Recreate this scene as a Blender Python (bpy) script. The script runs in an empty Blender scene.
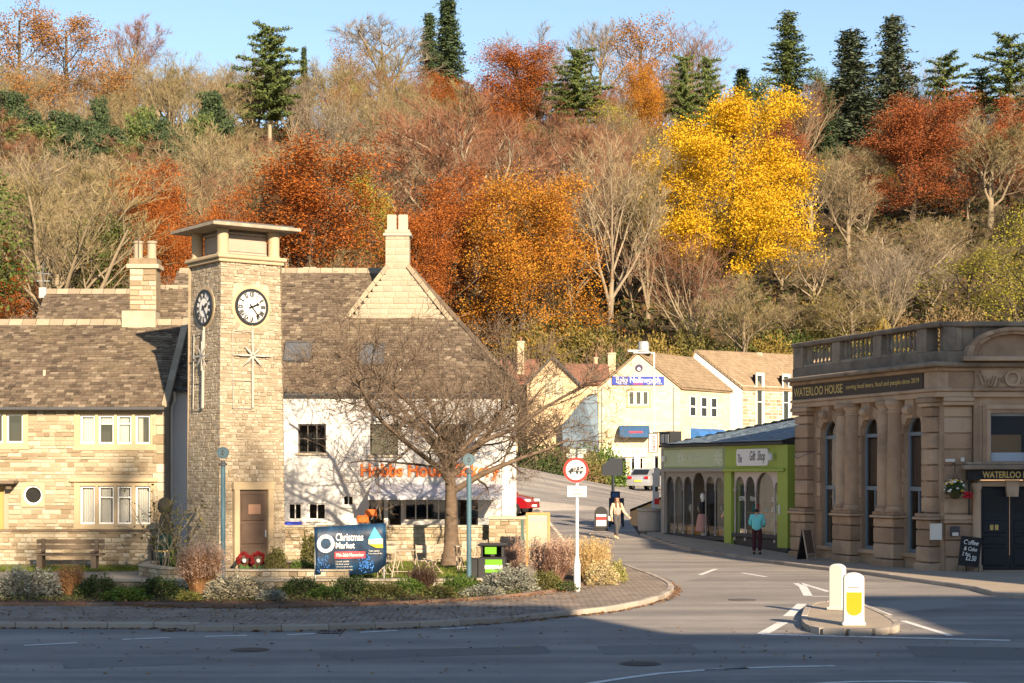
import bpy, bmesh, math, random
import numpy as np
from mathutils import Vector, Matrix, geometry
R = math.radians
scene = bpy.context.scene
COL = scene.collection
random.seed(7)

# ---------------------------------------------------------------- camera, sky, sun, exposure
F = 1750.0                      # focal length in pixels of a 1024 px wide picture
HOR, CX, CAMZ = 473.0, 512.0, 3.0
cam_d = bpy.data.cameras.new('camera')
cam = bpy.data.objects.new('camera', cam_d); COL.objects.link(cam)
cam.location = (0, 0, CAMZ); cam.rotation_euler = (R(90), 0, 0)
cam_d.sensor_width = 36.0; cam_d.lens = F / 1024 * 36
cam_d.shift_y = (HOR - 341.5) / 1024
cam_d.clip_start = 0.1; cam_d.clip_end = 6000
scene.camera = cam
SUN_EL = R(20.5)
SUN_H = Vector((0.36, -0.933, 0)).normalized()      # towards the sun, on the ground
world = bpy.data.worlds.new('World'); scene.world = world; world.use_nodes = True
wn = world.node_tree.nodes; wl = world.node_tree.links
sky = wn.new('ShaderNodeTexSky'); sky.sky_type = 'NISHITA'; sky.sun_disc = False
sky.sun_elevation = SUN_EL; sky.sun_rotation = math.atan2(SUN_H.x, SUN_H.y)
sky.altitude = 100; sky.air_density = 1.0; sky.dust_density = 0.3; sky.ozone_density = 1.3
wn['Background'].inputs['Strength'].default_value = 0.069
wl.new(sky.outputs[0], wn['Background'].inputs['Color'])
sun_d = bpy.data.lights.new('sun', 'SUN'); sun = bpy.data.objects.new('sun', sun_d); COL.objects.link(sun)
sun_d.energy = 5.0; sun_d.angle = R(0.55); sun_d.color = (1.0, 0.79, 0.54)
sdir = SUN_H * math.cos(SUN_EL) + Vector((0, 0, math.sin(SUN_EL)))
sun.rotation_euler = sdir.to_track_quat('Z', 'Y').to_euler(); sun.location = (60, -80, 60)
scene.view_settings.view_transform = 'Standard'; scene.view_settings.look = 'None'
scene.view_settings.exposure = 1.46; scene.view_settings.gamma = 1.0
scene.render.resolution_x = 1024; scene.render.resolution_y = 683
try: scene.cycles.transparent_max_bounces = 16
except Exception: pass

# ---------------------------------------------------------------- terrain height and pixel mapping
TM = [(-300, 0), (60, 0), (66, .15), (72, .42), (85, .9), (110, 1.6), (138, 2.2), (150, 4), (162, 10), (180, 17), (195, 22), (240, 37), (330, 66), (375, 76), (450, 80), (3000, 84)]
TL = [(-300, 0), (64, 0), (72, .5), (85, 2), (110, 7), (140, 13), (175, 21), (195, 26), (240, 38), (330, 67), (375, 77), (450, 80), (3000, 84)]
def _tab(T, d): return np.interp(d, [a for a, b in T], [b for a, b in T])
def h(x, d):
    t = np.clip((np.asarray(x, float) + 16) / 14.0, 0, 1); t = t * t * (3 - 2 * t)
    return _tab(TL, d) * (1 - t) + _tab(TM, d) * t
def hf(x, d): return float(h(x, d))
def g(px, py):
    """ground point seen at a pixel (lower part of the picture)"""
    d = 5250.0 / (py - HOR)
    for _ in range(12):
        x = (px - CX) * d / F
        d = (CAMZ - hf(x, min(d, 130))) * F / (py - HOR)
    return ((px - CX) * d / F, d)
def at(px, py, d): return Vector(((px - CX) * d / F, d, CAMZ + (HOR - py) * d / F))

# ---------------------------------------------------------------- materials
MATS = {}
def M(name, cols, rough=.8, rnd=1.0, noise=0.0, scale=6.0, bump=0.0, bscale=None, metal=0.0, spec=.3, trans=0.0, coat=0.0, stain=0.0, stain_col=(.05, .045, .035), stain_scale=.6, stretch=None):
    """base colour picked along a ramp by object/piece random + noise; optional stains and bump"""
    if name in MATS: return MATS[name]
    m = bpy.data.materials.new(name); m.use_nodes = True; MATS[name] = m
    nt = m.node_tree; N = nt.nodes; L = nt.links; b = N['Principled BSDF']; out = N['Material Output']
    b.inputs['Roughness'].default_value = rough; b.inputs['Metallic'].default_value = metal
    b.inputs['Specular IOR Level'].default_value = spec; b.inputs['Coat Weight'].default_value = coat
    tc = N.new('ShaderNodeTexCoord'); co = tc.outputs['Object']
    if stretch:
        mp = N.new('ShaderNodeMapping'); mp.inputs['Scale'].default_value = stretch; L.new(co, mp.inputs[0]); co = mp.outputs[0]
    col = None
    if len(cols) == 1: b.inputs['Base Color'].default_value = (*cols[0], 1)
    else:
        oi = N.new('ShaderNodeObjectInfo'); ge = N.new('ShaderNodeNewGeometry')
        ad = N.new('ShaderNodeMath'); ad.operation = 'ADD'; L.new(oi.outputs['Random'], ad.inputs[0]); L.new(ge.outputs['Random Per Island'], ad.inputs[1])
        fr = N.new('ShaderNodeMath'); fr.operation = 'FRACT'; L.new(ad.outputs[0], fr.inputs[0])
        mu = N.new('ShaderNodeMath'); mu.operation = 'MULTIPLY_ADD'; L.new(fr.outputs[0], mu.inputs[0]); mu.inputs[1].default_value = rnd; mu.inputs[2].default_value = .5 - .5 * rnd - .5 * noise
        fac = mu.outputs[0]
        if noise:
            nz = N.new('ShaderNodeTexNoise'); nz.inputs['Scale'].default_value = scale; nz.inputs['Detail'].default_value = 4; L.new(co, nz.inputs['Vector'])
            m2 = N.new('ShaderNodeMath'); m2.operation = 'MULTIPLY_ADD'; L.new(nz.outputs[0], m2.inputs[0]); m2.inputs[1].default_value = noise; L.new(fac, m2.inputs[2]); fac = m2.outputs[0]
        rp = N.new('ShaderNodeValToRGB'); L.new(fac, rp.inputs[0]); el = rp.color_ramp.elements
        while len(el) < len(cols): el.new(.5)
        for i, c in enumerate(cols): el[i].position = i / (len(cols) - 1); el[i].color = (*c, 1)
        col = rp.outputs[0]
        if stain:
            sn = N.new('ShaderNodeTexNoise'); sn.inputs['Scale'].default_value = stain_scale; sn.inputs['Detail'].default_value = 6; sn.inputs['Roughness'].default_value = .65; L.new(tc.outputs['Object'], sn.inputs['Vector'])
            sr = N.new('ShaderNodeValToRGB'); sr.color_ramp.elements[0].position = .48; sr.color_ramp.elements[1].position = .72; L.new(sn.outputs[0], sr.inputs[0])
            sm = N.new('ShaderNodeMath'); sm.operation = 'MULTIPLY'; L.new(sr.outputs[0], sm.inputs[0]); sm.inputs[1].default_value = stain
            mx = N.new('ShaderNodeMixRGB'); L.new(sm.outputs[0], mx.inputs[0]); L.new(col, mx.inputs[1]); mx.inputs[2].default_value = (*stain_col, 1); col = mx.outputs[0]
        L.new(col, b.inputs['Base Color'])
    if bump:
        bn = N.new('ShaderNodeTexNoise'); bn.inputs['Scale'].default_value = bscale or scale; bn.inputs['Detail'].default_value = 5; L.new(co, bn.inputs['Vector'])
        bp = N.new('ShaderNodeBump'); bp.inputs['Strength'].default_value = min(1, bump * 10); bp.inputs['Distance'].default_value = bump; L.new(bn.outputs[0], bp.inputs['Height']); L.new(bp.outputs[0], b.inputs['Normal'])
    if trans:
        tr = N.new('ShaderNodeBsdfTranslucent'); ms = N.new('ShaderNodeMixShader'); ms.inputs[0].default_value = trans
        if col is not None: L.new(col, tr.inputs[0])
        else: tr.inputs[0].default_value = (*cols[0], 1)
        L.new(b.outputs[0], ms.inputs[1]); L.new(tr.outputs[0], ms.inputs[2]); L.new(ms.outputs[0], out.inputs[0])
    return m
def glass(name, tint=(.9, .93, .93), refl=.10):
    if name in MATS: return MATS[name]
    m = bpy.data.materials.new(name); m.use_nodes = True; MATS[name] = m; N = m.node_tree.nodes; L = m.node_tree.links
    N.remove(N['Principled BSDF'])
    t = N.new('ShaderNodeBsdfTransparent'); t.inputs[0].default_value = (*tint, 1); gl = N.new('ShaderNodeBsdfGlossy'); gl.inputs['Roughness'].default_value = .03
    lw = N.new('ShaderNodeLayerWeight'); lw.inputs[0].default_value = .35; ad = N.new('ShaderNodeMath'); ad.operation = 'MULTIPLY_ADD'; L.new(lw.outputs['Fresnel'], ad.inputs[0]); ad.inputs[1].default_value = .6; ad.inputs[2].default_value = refl
    ms = N.new('ShaderNodeMixShader'); L.new(ad.outputs[0], ms.inputs[0]); L.new(t.outputs[0], ms.inputs[1]); L.new(gl.outputs[0], ms.inputs[2]); L.new(ms.outputs[0], N['Material Output'].inputs[0])
    return m

GLASS = glass('window_glass')
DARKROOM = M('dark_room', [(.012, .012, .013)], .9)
COTS = M('cotswold_stone', [(.185, .138, .088), (.275, .218, .145), (.35, .29, .203), (.41, .36, .27), (.47, .43, .35)], .9, .9, .55, 5, .012, 14, stain=.45, stain_col=(.19, .15, .10))
RUBBLE = M('rubble_stone', [(.20, .158, .112), (.285, .235, .172), (.35, .298, .228), (.43, .38, .305)], .95, .8, .6, 4, .05, 9, stain=.55, stain_col=(.25, .19, .12), stain_scale=.9)
MORTAR = M('lime_mortar', [(.25, .205, .148), (.33, .278, .208)], .95, .3, .8, 3, .008, 20)
ASHLAR = M('dressed_limestone', [(.36, .275, .17), (.44, .35, .23)], .85, .5, .7, 4, .004, 30, stain=.25, stain_col=(.22, .18, .13))
RIDGE = M('ridge_stone', [(.22, .175, .125), (.33, .275, .2)], .9, .8, .6, 4, .01, 15)
PALESTONE = M('pale_stone', [(.31, .265, .2), (.41, .365, .285)], .85, .6, .6, 4, .012, 25, stain=.65, stain_col=(.17, .145, .11))
WSTONE = M('brown_sandstone', [(.28, .185, .12), (.40, .27, .178), (.49, .35, .24), (.43, .315, .225)], .85, .75, .55, 2.5, .006, 25, stain=.6, stain_col=(.15, .11, .085), stain_scale=.9)
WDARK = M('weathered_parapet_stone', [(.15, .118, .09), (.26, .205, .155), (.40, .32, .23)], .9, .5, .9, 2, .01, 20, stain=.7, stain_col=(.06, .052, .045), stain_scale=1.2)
SLATE = M('stone_slates', [(.055, .042, .032), (.095, .072, .053), (.135, .102, .074), (.12, .095, .07), (.24, .195, .145)], .95, .95, .4, 3, .012, 18, stain=.5, stain_col=(.19, .145, .09), stain_scale=.5)
ROOFBASE = M('roof_underlay', [(.05, .04, .03), (.08, .065, .05)], .95, .3, .7, 3)
BROWNTILE = M('brown_concrete_tiles', [(.20, .145, .095), (.25, .185, .12), (.29, .22, .15)], .9, .6, .6, 1.5, .01, 10, stain=.3)
REDTILE = M('red_brown_tiles', [(.18, .085, .06), (.22, .11, .075), (.27, .145, .1)], .9, .7, .5, 2, .01, 10)
BLUESLATE = M('blue_grey_slates', [(.12, .165, .205), (.155, .205, .25), (.19, .24, .28)], .55, .7, .5, 3, .005, 10)
WHITEWALL = M('white_painted_render', [(.46, .46, .47), (.55, .55, .555)], .85, .1, .9, 1.2, .01, 6, stain=.25, stain_col=(.48, .46, .42))
WHITE = M('white_paint', [(.74, .73, .70), (.80, .79, .77)], .45, .4, .6, 8)
OFFWHITE = M('aged_white_paint', [(.55, .53, .48), (.68, .66, .61)], .6, .5, .6, 6)
BLACK = M('black_paint', [(.012, .013, .015), (.022, .024, .028)], .4, .3, .7, 5)
LEAD = M('dark_lead', [(.05, .052, .058), (.09, .092, .1)], .6, .4, .6, 6)
GREYMETAL = M('grey_metal', [(.30, .32, .33), (.38, .4, .41)], .45, .4, .6, 6, metal=.3)
BLUEPOST = M('blue_grey_post_paint', [(.055, .115, .15), (.08, .15, .19)], .45, .3, .6, 8)
OAK = M('weathered_oak', [(.085, .062, .043), (.125, .095, .068), (.17, .135, .1)], .85, .6, .7, 9, .004, 30, stretch=(1, 6, 6))
PINEWOOD = M('warm_wood', [(.36, .19, .07), (.48, .27, .10)], .6, .5, .6, 8)
GOLD = M('gold_lettering', [(.52, .37, .12), (.6, .44, .16)], .5, .3, .4, 10)
CURTAIN = M('net_curtain', [(.66, .63, .58), (.78, .75, .70)], .95, .5, .6, 3, trans=.25)
ORANGE = M('orange_paint', [(.72, .14, .025), (.8, .18, .035)], .5, .2, .4, 6)
RED = M('red_sign_face', [(.62, .02, .02), (.68, .03, .025)], .4, .2, .4, 6)
ASPHALT = None

# ---------------------------------------------------------------- mesh building
class MB:
    def __init__(s): s.v = []; s.f = []; s.m = []
    def add(s, vs, fs, mi=0):
        o = len(s.v); s.v += [tuple(p) for p in vs]; s.f += [tuple(i + o for i in f) for f in fs]; s.m += [mi] * len(fs); return s
    def quad(s, a, b, c, d, mi=0): return s.add([a, b, c, d], [(0, 1, 2, 3)], mi)
    def box(s, x0, x1, y0, y1, z0, z1, mi=0, bev=0.0, X=None):
        if bev:
            b = bev
            pts = []; fs = []
            lev = [(z0, b), (z0 + b, 0), (z1 - b, 0), (z1, b)]
            for z, i in lev:
                for (x, y) in ((x0 + i, y0 + i), (x1 - i, y0 + i), (x1 - i, y1 - i), (x0 + i, y1 - i)): pts.append((x, y, z))
            fs.append((3, 2, 1, 0)); fs.append((12, 13, 14, 15))
            for k in range(3):
                for j in range(4): a = k * 4 + j; c = k * 4 + (j + 1) % 4; fs.append((a, c, c + 4, a + 4))
        else:
            pts = [(x0, y0, z0), (x1, y0, z0), (x1, y1, z0), (x0, y1, z0), (x0, y0, z1), (x1, y0, z1), (x1, y1, z1), (x0, y1, z1)]
            fs = [(3, 2, 1, 0), (4, 5, 6, 7), (0, 1, 5, 4), (1, 2, 6, 5), (2, 3, 7, 6), (3, 0, 4, 7)]
        if X is not None: pts = [X @ Vector(p) for p in pts]
        return s.add(pts, fs, mi)
    def prism(s, poly, y0, y1, mi=0, axis='y', X=None):
        """poly: list of (x,z), extruded along y (or (x,y) extruded in z)"""
        n = len(poly)
        if axis == 'y': p0 = [(a, y0, b) for a, b in poly]; p1 = [(a, y1, b) for a, b in poly]
        elif axis == 'x': p0 = [(y0, a, b) for a, b in poly]; p1 = [(y1, a, b) for a, b in poly]
        else: p0 = [(a, b, y0) for a, b in poly]; p1 = [(a, b, y1) for a, b in poly]
        pts = p0 + p1
        if X is not None: pts = [X @ Vector(p) for p in pts]
        return s.add(pts, [tuple(range(n)), tuple(range(2 * n - 1, n - 1, -1))] + [(i, i + n, (i + 1) % n + n, (i + 1) % n) for i in range(n)], mi)
    def tube(s, pts, rad, n=8, mi=0, cap=True):
        pts = [Vector(p) for p in pts]; k = len(pts)
        if not hasattr(rad, '__len__'): rad = [rad] * k
        rings = []; up = None
        for i, p in enumerate(pts):
            t = (pts[min(i + 1, k - 1)] - pts[max(i - 1, 0)]).normalized()
            if up is None: up = t.orthogonal().normalized()
            else:
                up = up - t * up.dot(t)
                up = up.normalized() if up.length > 1e-6 else t.orthogonal().normalized()
            w = t.cross(up)
            rings += [p + (up * math.cos(2 * math.pi * j / n) + w * math.sin(2 * math.pi * j / n)) * rad[i] for j in range(n)]
        fs = []
        for i in range(k - 1):
            for j in range(n): a = i * n + j; b = i * n + (j + 1) % n; fs.append((a, b, b + n, a + n))
        if cap: fs.append(tuple(range(n - 1, -1, -1))); fs.append(tuple((k - 1) * n + j for j in range(n)))
        return s.add(rings, fs, mi)
    def lathe(s, prof, n=12, c=(0, 0, 0), mi=0, X=None):
        """prof: (r,z) list, around z through c"""
        pts = []; fs = []; k = len(prof)
        for r, z in prof:
            for j in range(n): a = 2 * math.pi * j / n; pts.append((c[0] + r * math.cos(a), c[1] + r * math.sin(a), c[2] + z))
        for i in range(k - 1):
            for j in range(n): a = i * n + j; b = i * n + (j + 1) % n; fs.append((a, b, b + n, a + n))
        fs.append(tuple(range(n - 1, -1, -1))); fs.append(tuple((k - 1) * n + j for j in range(n)))
        if X is not None: pts = [X @ Vector(p) for p in pts]
        return s.add(pts, fs, mi)
    def disc(s, c, r, y, n=24, r0=0.0, mi=0, yb=None):
        """disc in the xz plane facing -y; r0 for a ring; yb gives thickness"""
        cx, cz = c; a = [2 * math.pi * j / n for j in range(n)]
        o = [(cx + r * math.cos(t), y, cz + r * math.sin(t)) for t in a]
        if r0: i_ = [(cx + r0 * math.cos(t), y, cz + r0 * math.sin(t)) for t in a]; s.add(o + i_, [(j, (j + 1) % n, (j + 1) % n + n, j + n) for j in range(n)], mi)
        else: s.add(o, [tuple(range(n))], mi)
        if yb is not None:
            ob = [(p[0], yb, p[2]) for p in o]; s.add(o + ob, [(j, j + n, (j + 1) % n + n, (j + 1) % n) for j in range(n)], mi)
            if r0:
                ib = [(p[0], yb, p[2]) for p in i_]; s.add(i_ + ib, [(j, (j + 1) % n, (j + 1) % n + n, j + n) for j in range(n)], mi)
        return s
    def mesh(s, name, mats):
        me = bpy.data.meshes.new(name); me.from_pydata(s.v, [], s.f)
        for m in (mats if isinstance(mats, (list, tuple)) else [mats]): me.materials.append(m)
        if any(s.m): me.polygons.foreach_set('material_index', s.m)
        bm = bmesh.new(); bm.from_mesh(me); bmesh.ops.recalc_face_normals(bm, faces=bm.faces); bm.to_mesh(me); bm.free()
        return me
    def build(s, name, mats, parent=None, smooth=False, kind=None):
        o = link(name, s.mesh(name, mats), parent, kind)
        if smooth: smooth_by_angle(o.data)
        return o
def smooth_by_angle(me, ang=40):
    me.polygons.foreach_set('use_smooth', [True] * len(me.polygons))
    try: me.set_sharp_from_angle(angle=R(ang))
    except Exception: pass
def link(name, me, parent=None, kind=None, loc=None, rz=0.0):
    o = bpy.data.objects.new(name, me); COL.objects.link(o)
    if parent is not None: o.parent = parent
    if kind: o['kind'] = kind
    if loc is not None: o.location = loc
    if rz: o.rotation_euler = (0, 0, rz)
    return o
def np_mesh(name, verts, faces, mats, mi=None):
    verts = np.asarray(verts, np.float32); faces = np.asarray(faces, np.int32); m, k = faces.shape
    me = bpy.data.meshes.new(name); me.vertices.add(len(verts)); me.vertices.foreach_set('co', verts.ravel())
    me.loops.add(m * k); me.loops.foreach_set('vertex_index', faces.ravel()); me.polygons.add(m)
    me.polygons.foreach_set('loop_start', np.arange(0, m * k, k, dtype=np.int32)); me.polygons.foreach_set('loop_total', np.full(m, k, np.int32))
    for x in (mats if isinstance(mats, (list, tuple)) else [mats]): me.materials.append(x)
    if mi is not None: me.polygons.foreach_set('material_index', np.asarray(mi, np.int32))
    me.update(calc_edges=True); return me
def thing(name, label, cat, loc=(0, 0, 0), rz=0.0, group=None):
    o = bpy.data.objects.new(name, None); COL.objects.link(o); o.location = loc; o.rotation_euler = (0, 0, rz); o.empty_display_size = .3
    o['label'] = label; o['category'] = cat
    if group: o['group'] = group
    return o
def tag(o, label, cat, group=None):
    o['label'] = label; o['category'] = cat
    if group: o['group'] = group
    return o
def copy_tree(o, parent=None, label=None):
    c = o.copy(); COL.objects.link(c); c.parent = parent
    if label: c['label'] = label
    for ch in o.children: copy_tree(ch, c)
    return c
def lettering(parent, text, x0, x1, z0, z1, y, mat, name='lettering', depth=.006, bold=0.0, shear=0.0):
    """text fitted into a rectangle on a wall that faces -y"""
    cu = bpy.data.curves.new('t', 'FONT'); cu.body = text; cu.extrude = .02; cu.offset = bold; cu.shear = shear; cu.resolution_u = 3
    ob = bpy.data.objects.new('t', cu); me = bpy.data.meshes.new_from_object(ob); bpy.data.objects.remove(ob)
    n = len(me.vertices); c = np.empty(n * 3, np.float32); me.vertices.foreach_get('co', c); c = c.reshape(-1, 3)
    lo, hi = c.min(0), c.max(0); s = (hi - lo); s[s < 1e-6] = 1
    u = (c - lo) / s
    p = np.stack([x0 + u[:, 0] * (x1 - x0), y - u[:, 2] * depth, z0 + u[:, 1] * (z1 - z0)], 1).astype(np.float32)
    me.vertices.foreach_set('co', p.ravel()); me.materials.clear(); me.materials.append(mat); me.name = name; me.update()
    return link(name, me, parent)

# a few shared unit stones: [0,1]x[-1,0]x[0,1] with worn edges; scaled per piece
def unit_stones(mat, n=5, key=[]):
    out = []
    for k in range(n):
        rs = random.Random(k * 13 + 5); m = MB(); j = lambda a: a * rs.uniform(.4, 1.4)
        a = [(j(.015), 0, j(.03)), (1 - j(.015), 0, j(.03)), (1 - j(.015), 0, 1 - j(.03)), (j(.015), 0, 1 - j(.03))]
        b = [(j(.05), -1, j(.1)), (1 - j(.05), -1 * rs.uniform(.7, 1.1), j(.1)), (1 - j(.05), -rs.uniform(.7, 1.1), 1 - j(.1)), (j(.05), -rs.uniform(.7, 1.1), 1 - j(.1))]
        m.add(a + b, [(4, 5, 6, 7), (0, 1, 5, 4), (1, 2, 6, 5), (2, 3, 7, 6), (3, 0, 4, 7)]); out.append(m.mesh('stone', mat))
    return out
_US = {}
def stones(parent, x0, x1, z0, z1, y=0.0, holes=(), ch=(.12, .2), ln=(.2, .5), proud=(.012, .035), mat=None, name='stone', most=300, seed=1, clip=None, gap=.012, jit=0.0, order=None):
    """coursed stones on a wall plane facing -y; first `most` are parts, the rest one stuff part. clip(zmid)->(xa,xb)"""
    rs = random.Random(seed); mat = mat or COTS
    if mat.name not in _US: _US[mat.name] = unit_stones(mat)
    us = _US[mat.name]; todo = []; z = z0
    while z < z1 - .04:
        c = min(rs.uniform(*ch), z1 - z)
        if z1 - z - c < .05: c = z1 - z
        a, b = (x0, x1) if clip is None else clip(z + c / 2)
        iv = [(a, b)]
        for hx0, hx1, hz0, hz1 in holes:
            if hz0 < z + c - .01 and hz1 > z + .01:
                nv = []
                for p, q in iv:
                    if hx1 <= p or hx0 >= q: nv.append((p, q)); continue
                    if hx0 > p: nv.append((p, hx0))
                    if hx1 < q: nv.append((hx1, q))
                iv = nv
        for p, q in iv:
            x = p
            while x < q - .03:
                w = min(rs.uniform(*ln), q - x)
                if q - x - w < ln[0] * .4: w = q - x
                zj = rs.uniform(-jit, jit)
                todo.append((x + gap / 2, z + gap / 2 + zj, w - gap, c - gap, rs.uniform(*proud), rs.randrange(len(us)))); x += w
        z += c
    if order: todo.sort(key=order)
    else: rs.shuffle(todo); todo.sort(key=lambda t: -t[2] * t[3])
    for t in todo[:most]:
        o = link(name, us[t[5]], parent); o.location = (t[0], y, t[1]); o.scale = (t[2], t[4], t[3])
    rest = todo[most:]
    if rest:
        m = MB()
        for t in rest:
            for_v = [(t[0] + p.co.x * t[2], y + p.co.y * t[4], t[1] + p.co.z * t[3]) for p in us[t[5]].vertices]
            m.add(for_v, [tuple(f.vertices) for f in us[t[5]].polygons])
        m.build(name, mat, parent, kind='stuff')
def wall_sheet(m, x0, x1, z0, z1, y=0.0, holes=(), reveal=.2, mi=0, clip=None):
    """front skin of a wall facing -y with rectangular holes and their reveals"""
    xs = sorted({x0, x1, *[q for hh in holes for q in hh[:2] if x0 < q < x1]}); zs = sorted({z0, z1, *[q for hh in holes for q in hh[2:4] if z0 < q < z1]})
    for a, b in zip(xs, xs[1:]):
        for c, d in zip(zs, zs[1:]):
            if any(hh[0] <= a + 1e-6 and hh[1] >= b - 1e-6 and hh[2] <= c + 1e-6 and hh[3] >= d - 1e-6 for hh in holes): continue
            m.quad((a, y, c), (b, y, c), (b, y, d), (a, y, d), mi)
    for a, b, c, d in [hh[:4] for hh in holes]:
        r = y + reveal
        m.quad((a, y, c), (b, y, c), (b, r, c), (a, r, c), mi).quad((a, y, d), (b, y, d), (b, r, d), (a, r, d), mi)
        m.quad((a, y, c), (a, y, d), (a, r, d), (a, r, c), mi).quad((b, y, c), (b, y, d), (b, r, d), (b, r, c), mi)
def arch_pts(x0, x1, zs, rise=None, n=12):
    c = (x0 + x1) / 2; r = (x1 - x0) / 2; rise = r if rise is None else rise
    return [(c - r * math.cos(math.pi * i / n), zs + rise * math.sin(math.pi * i / n)) for i in range(n + 1)]
def arch_panel(m, x0, x1, z0, z1, o, y=0.0, reveal=.25, rise=None, n=12, mi=0):
    """wall panel with one arched opening o=(ox0,ox1,oz0,spring)"""
    a, b, c, s = o; P = arch_pts(a, b, s, rise, n)
    if a > x0: m.quad((x0, y, z0), (a, y, z0), (a, y, z1), (x0, y, z1), mi)
    if b < x1: m.quad((b, y, z0), (x1, y, z0), (x1, y, z1), (b, y, z1), mi)
    if c > z0: m.quad((a, y, z0), (b, y, z0), (b, y, c), (a, y, c), mi)
    ring = [(a, c)] + P + [(b, c)]
    for (p, q) in zip(P, P[1:]): m.quad((p[0], y, p[1]), (q[0], y, q[1]), (q[0], y, z1), (p[0], y, z1), mi)
    if reveal:
        for (p, q) in zip(ring, ring[1:] + ring[:1]): m.quad((p[0], y, p[1]), (q[0], y, q[1]), (q[0], y + reveal, q[1]), (p[0], y + reveal, p[1]), mi)
def window(parent, x0, x1, z0, z1, y=.1, fw=.05, mull=(), trans=(), fmat=None, curtain=None, room=.5, name='window', gl=None, dep=.05):
    """casement: window > frame bars, pane, curtain; room box behind keeps the inside dark"""
    m = MB(); fm = fmat or WHITE
    m.box(x0, x0 + fw, y, y + dep, z0, z1).box(x1 - fw, x1, y, y + dep, z0, z1).box(x0 + fw, x1 - fw, y, y + dep, z0, z0 + fw).box(x0 + fw, x1 - fw, y, y + dep, z1 - fw, z1)
    for q in mull: m.box(q - fw * .35, q + fw * .35, y + .005, y + dep - .005, z0 + fw, z1 - fw)
    for q in trans: m.box(x0 + fw, x1 - fw, y + .008, y + dep - .008, q - fw * .35, q + fw * .35)
    w = m.build(name, fm, parent)
    MB().quad((x0 + fw, y + dep * .6, z0 + fw), (x1 - fw, y + dep * .6, z0 + fw), (x1 - fw, y + dep * .6, z1 - fw), (x0 + fw, y + dep * .6, z1 - fw)).build('pane', gl or GLASS, w)
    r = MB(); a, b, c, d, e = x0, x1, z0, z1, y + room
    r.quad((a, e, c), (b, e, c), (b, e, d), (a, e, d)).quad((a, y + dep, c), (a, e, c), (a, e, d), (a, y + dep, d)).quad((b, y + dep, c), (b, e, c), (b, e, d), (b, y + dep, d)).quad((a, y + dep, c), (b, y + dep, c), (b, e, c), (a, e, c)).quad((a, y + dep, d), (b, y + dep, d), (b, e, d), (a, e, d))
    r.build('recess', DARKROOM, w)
    if curtain:
        cm = MB(); k = 26; yy = y + dep + .07
        for (u0, u1, zt, zb) in curtain:
            A = x0 + fw + (x1 - x0 - 2 * fw) * u0; B = x0 + fw + (x1 - x0 - 2 * fw) * u1; T = z0 + (z1 - z0) * zt; Z = z0 + (z1 - z0) * zb
            for i in range(k):
                p = A + (B - A) * i / k; q = A + (B - A) * (i + 1) / k; f1 = .02 * math.sin(i * 1.3); f2 = .02 * math.sin((i + 1) * 1.3)
                cm.quad((p, yy + f1, Z), (q, yy + f2, Z), (q, yy + f2, T), (p, yy + f1, T))
        cm.build('curtain', CURTAIN, w)
    return w
def slates(parent, O, U, V, span, mat=None, course=.2, wid=(.22, .42), thick=.03, name='slate', most=300, seed=3, sl=None, holes=(), rough=1.0):
    """roof covering: O eaves corner, U unit along the eaves, V unit up the slope, sl slope length, span(v)->(u0,u1)"""
    rs = random.Random(seed); mat = mat or SLATE; O, U, V = Vector(O), Vector(U).normalized(), Vector(V).normalized(); Nn = U.cross(V).normalized()
    if Nn.z < 0: Nn = -Nn
    todo = []; v = 0.0; row = 0
    while v < sl - .02:
        c = course * (1.15 - .4 * v / sl) * rs.uniform(.92, 1.08); u0, u1 = span(min(v + c * .5, sl))
        u = u0 - rs.uniform(0, .1) if u1 - u0 > .4 else u0
        while u < u1 - .03:
            w = min(rs.uniform(*wid), u1 - u)
            if not any(a < u + w / 2 < b and e < v + c / 2 < f for a, b, e, f in holes):
                todo.append((max(u, u0) + .006, v - rs.uniform(0, .03) * rough, w - .012, min(c * 1.5, sl - v), thick * rs.uniform(.7, 1.5), rs.uniform(-.008, .012) * rough))
            u += w
        v += c; row += 1
    X = Matrix((U, V, Nn)).transposed().to_4x4(); X.translation = O
    key = ('sl', mat.name)
    if key not in _US:
        q = MB().add([(0, 0, 0), (1, 0, 0), (1, 1, 0), (0, 1, 0), (0, 0, 1), (1, .0, 1), (1, 1, .15), (0, 1, .15)], [(4, 5, 6, 7), (0, 1, 5, 4), (1, 2, 6, 5), (3, 0, 4, 7)]); _US[key] = q.mesh('slate', mat)
    us = _US[key]
    for i, t in enumerate(todo[:most]):
        o = link(name, us, parent); o.matrix_local = X @ Matrix.Translation((t[0], t[1], .012 + t[5])) @ Matrix.Diagonal((t[2], t[3], t[4] + .012, 1))
    if todo[most:]:
        m = MB()
        for t in todo[most:]:
            a, b, c, e = t[0], t[0] + t[2], t[1], t[1] + t[3]; z = .012 + t[5]; k = z + t[4] + .012
            pts = [(a, c, z), (b, c, z), (b, e, z), (a, e, z), (a, c, k), (b, c, k), (b, e, z + (k - z) * .15), (a, e, z + (k - z) * .15)]
            m.add([X @ Vector(p) for p in pts], [(4, 5, 6, 7), (0, 1, 5, 4), (1, 2, 6, 5), (3, 0, 4, 7)])
        m.build(name, mat, parent, kind='stuff')

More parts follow.
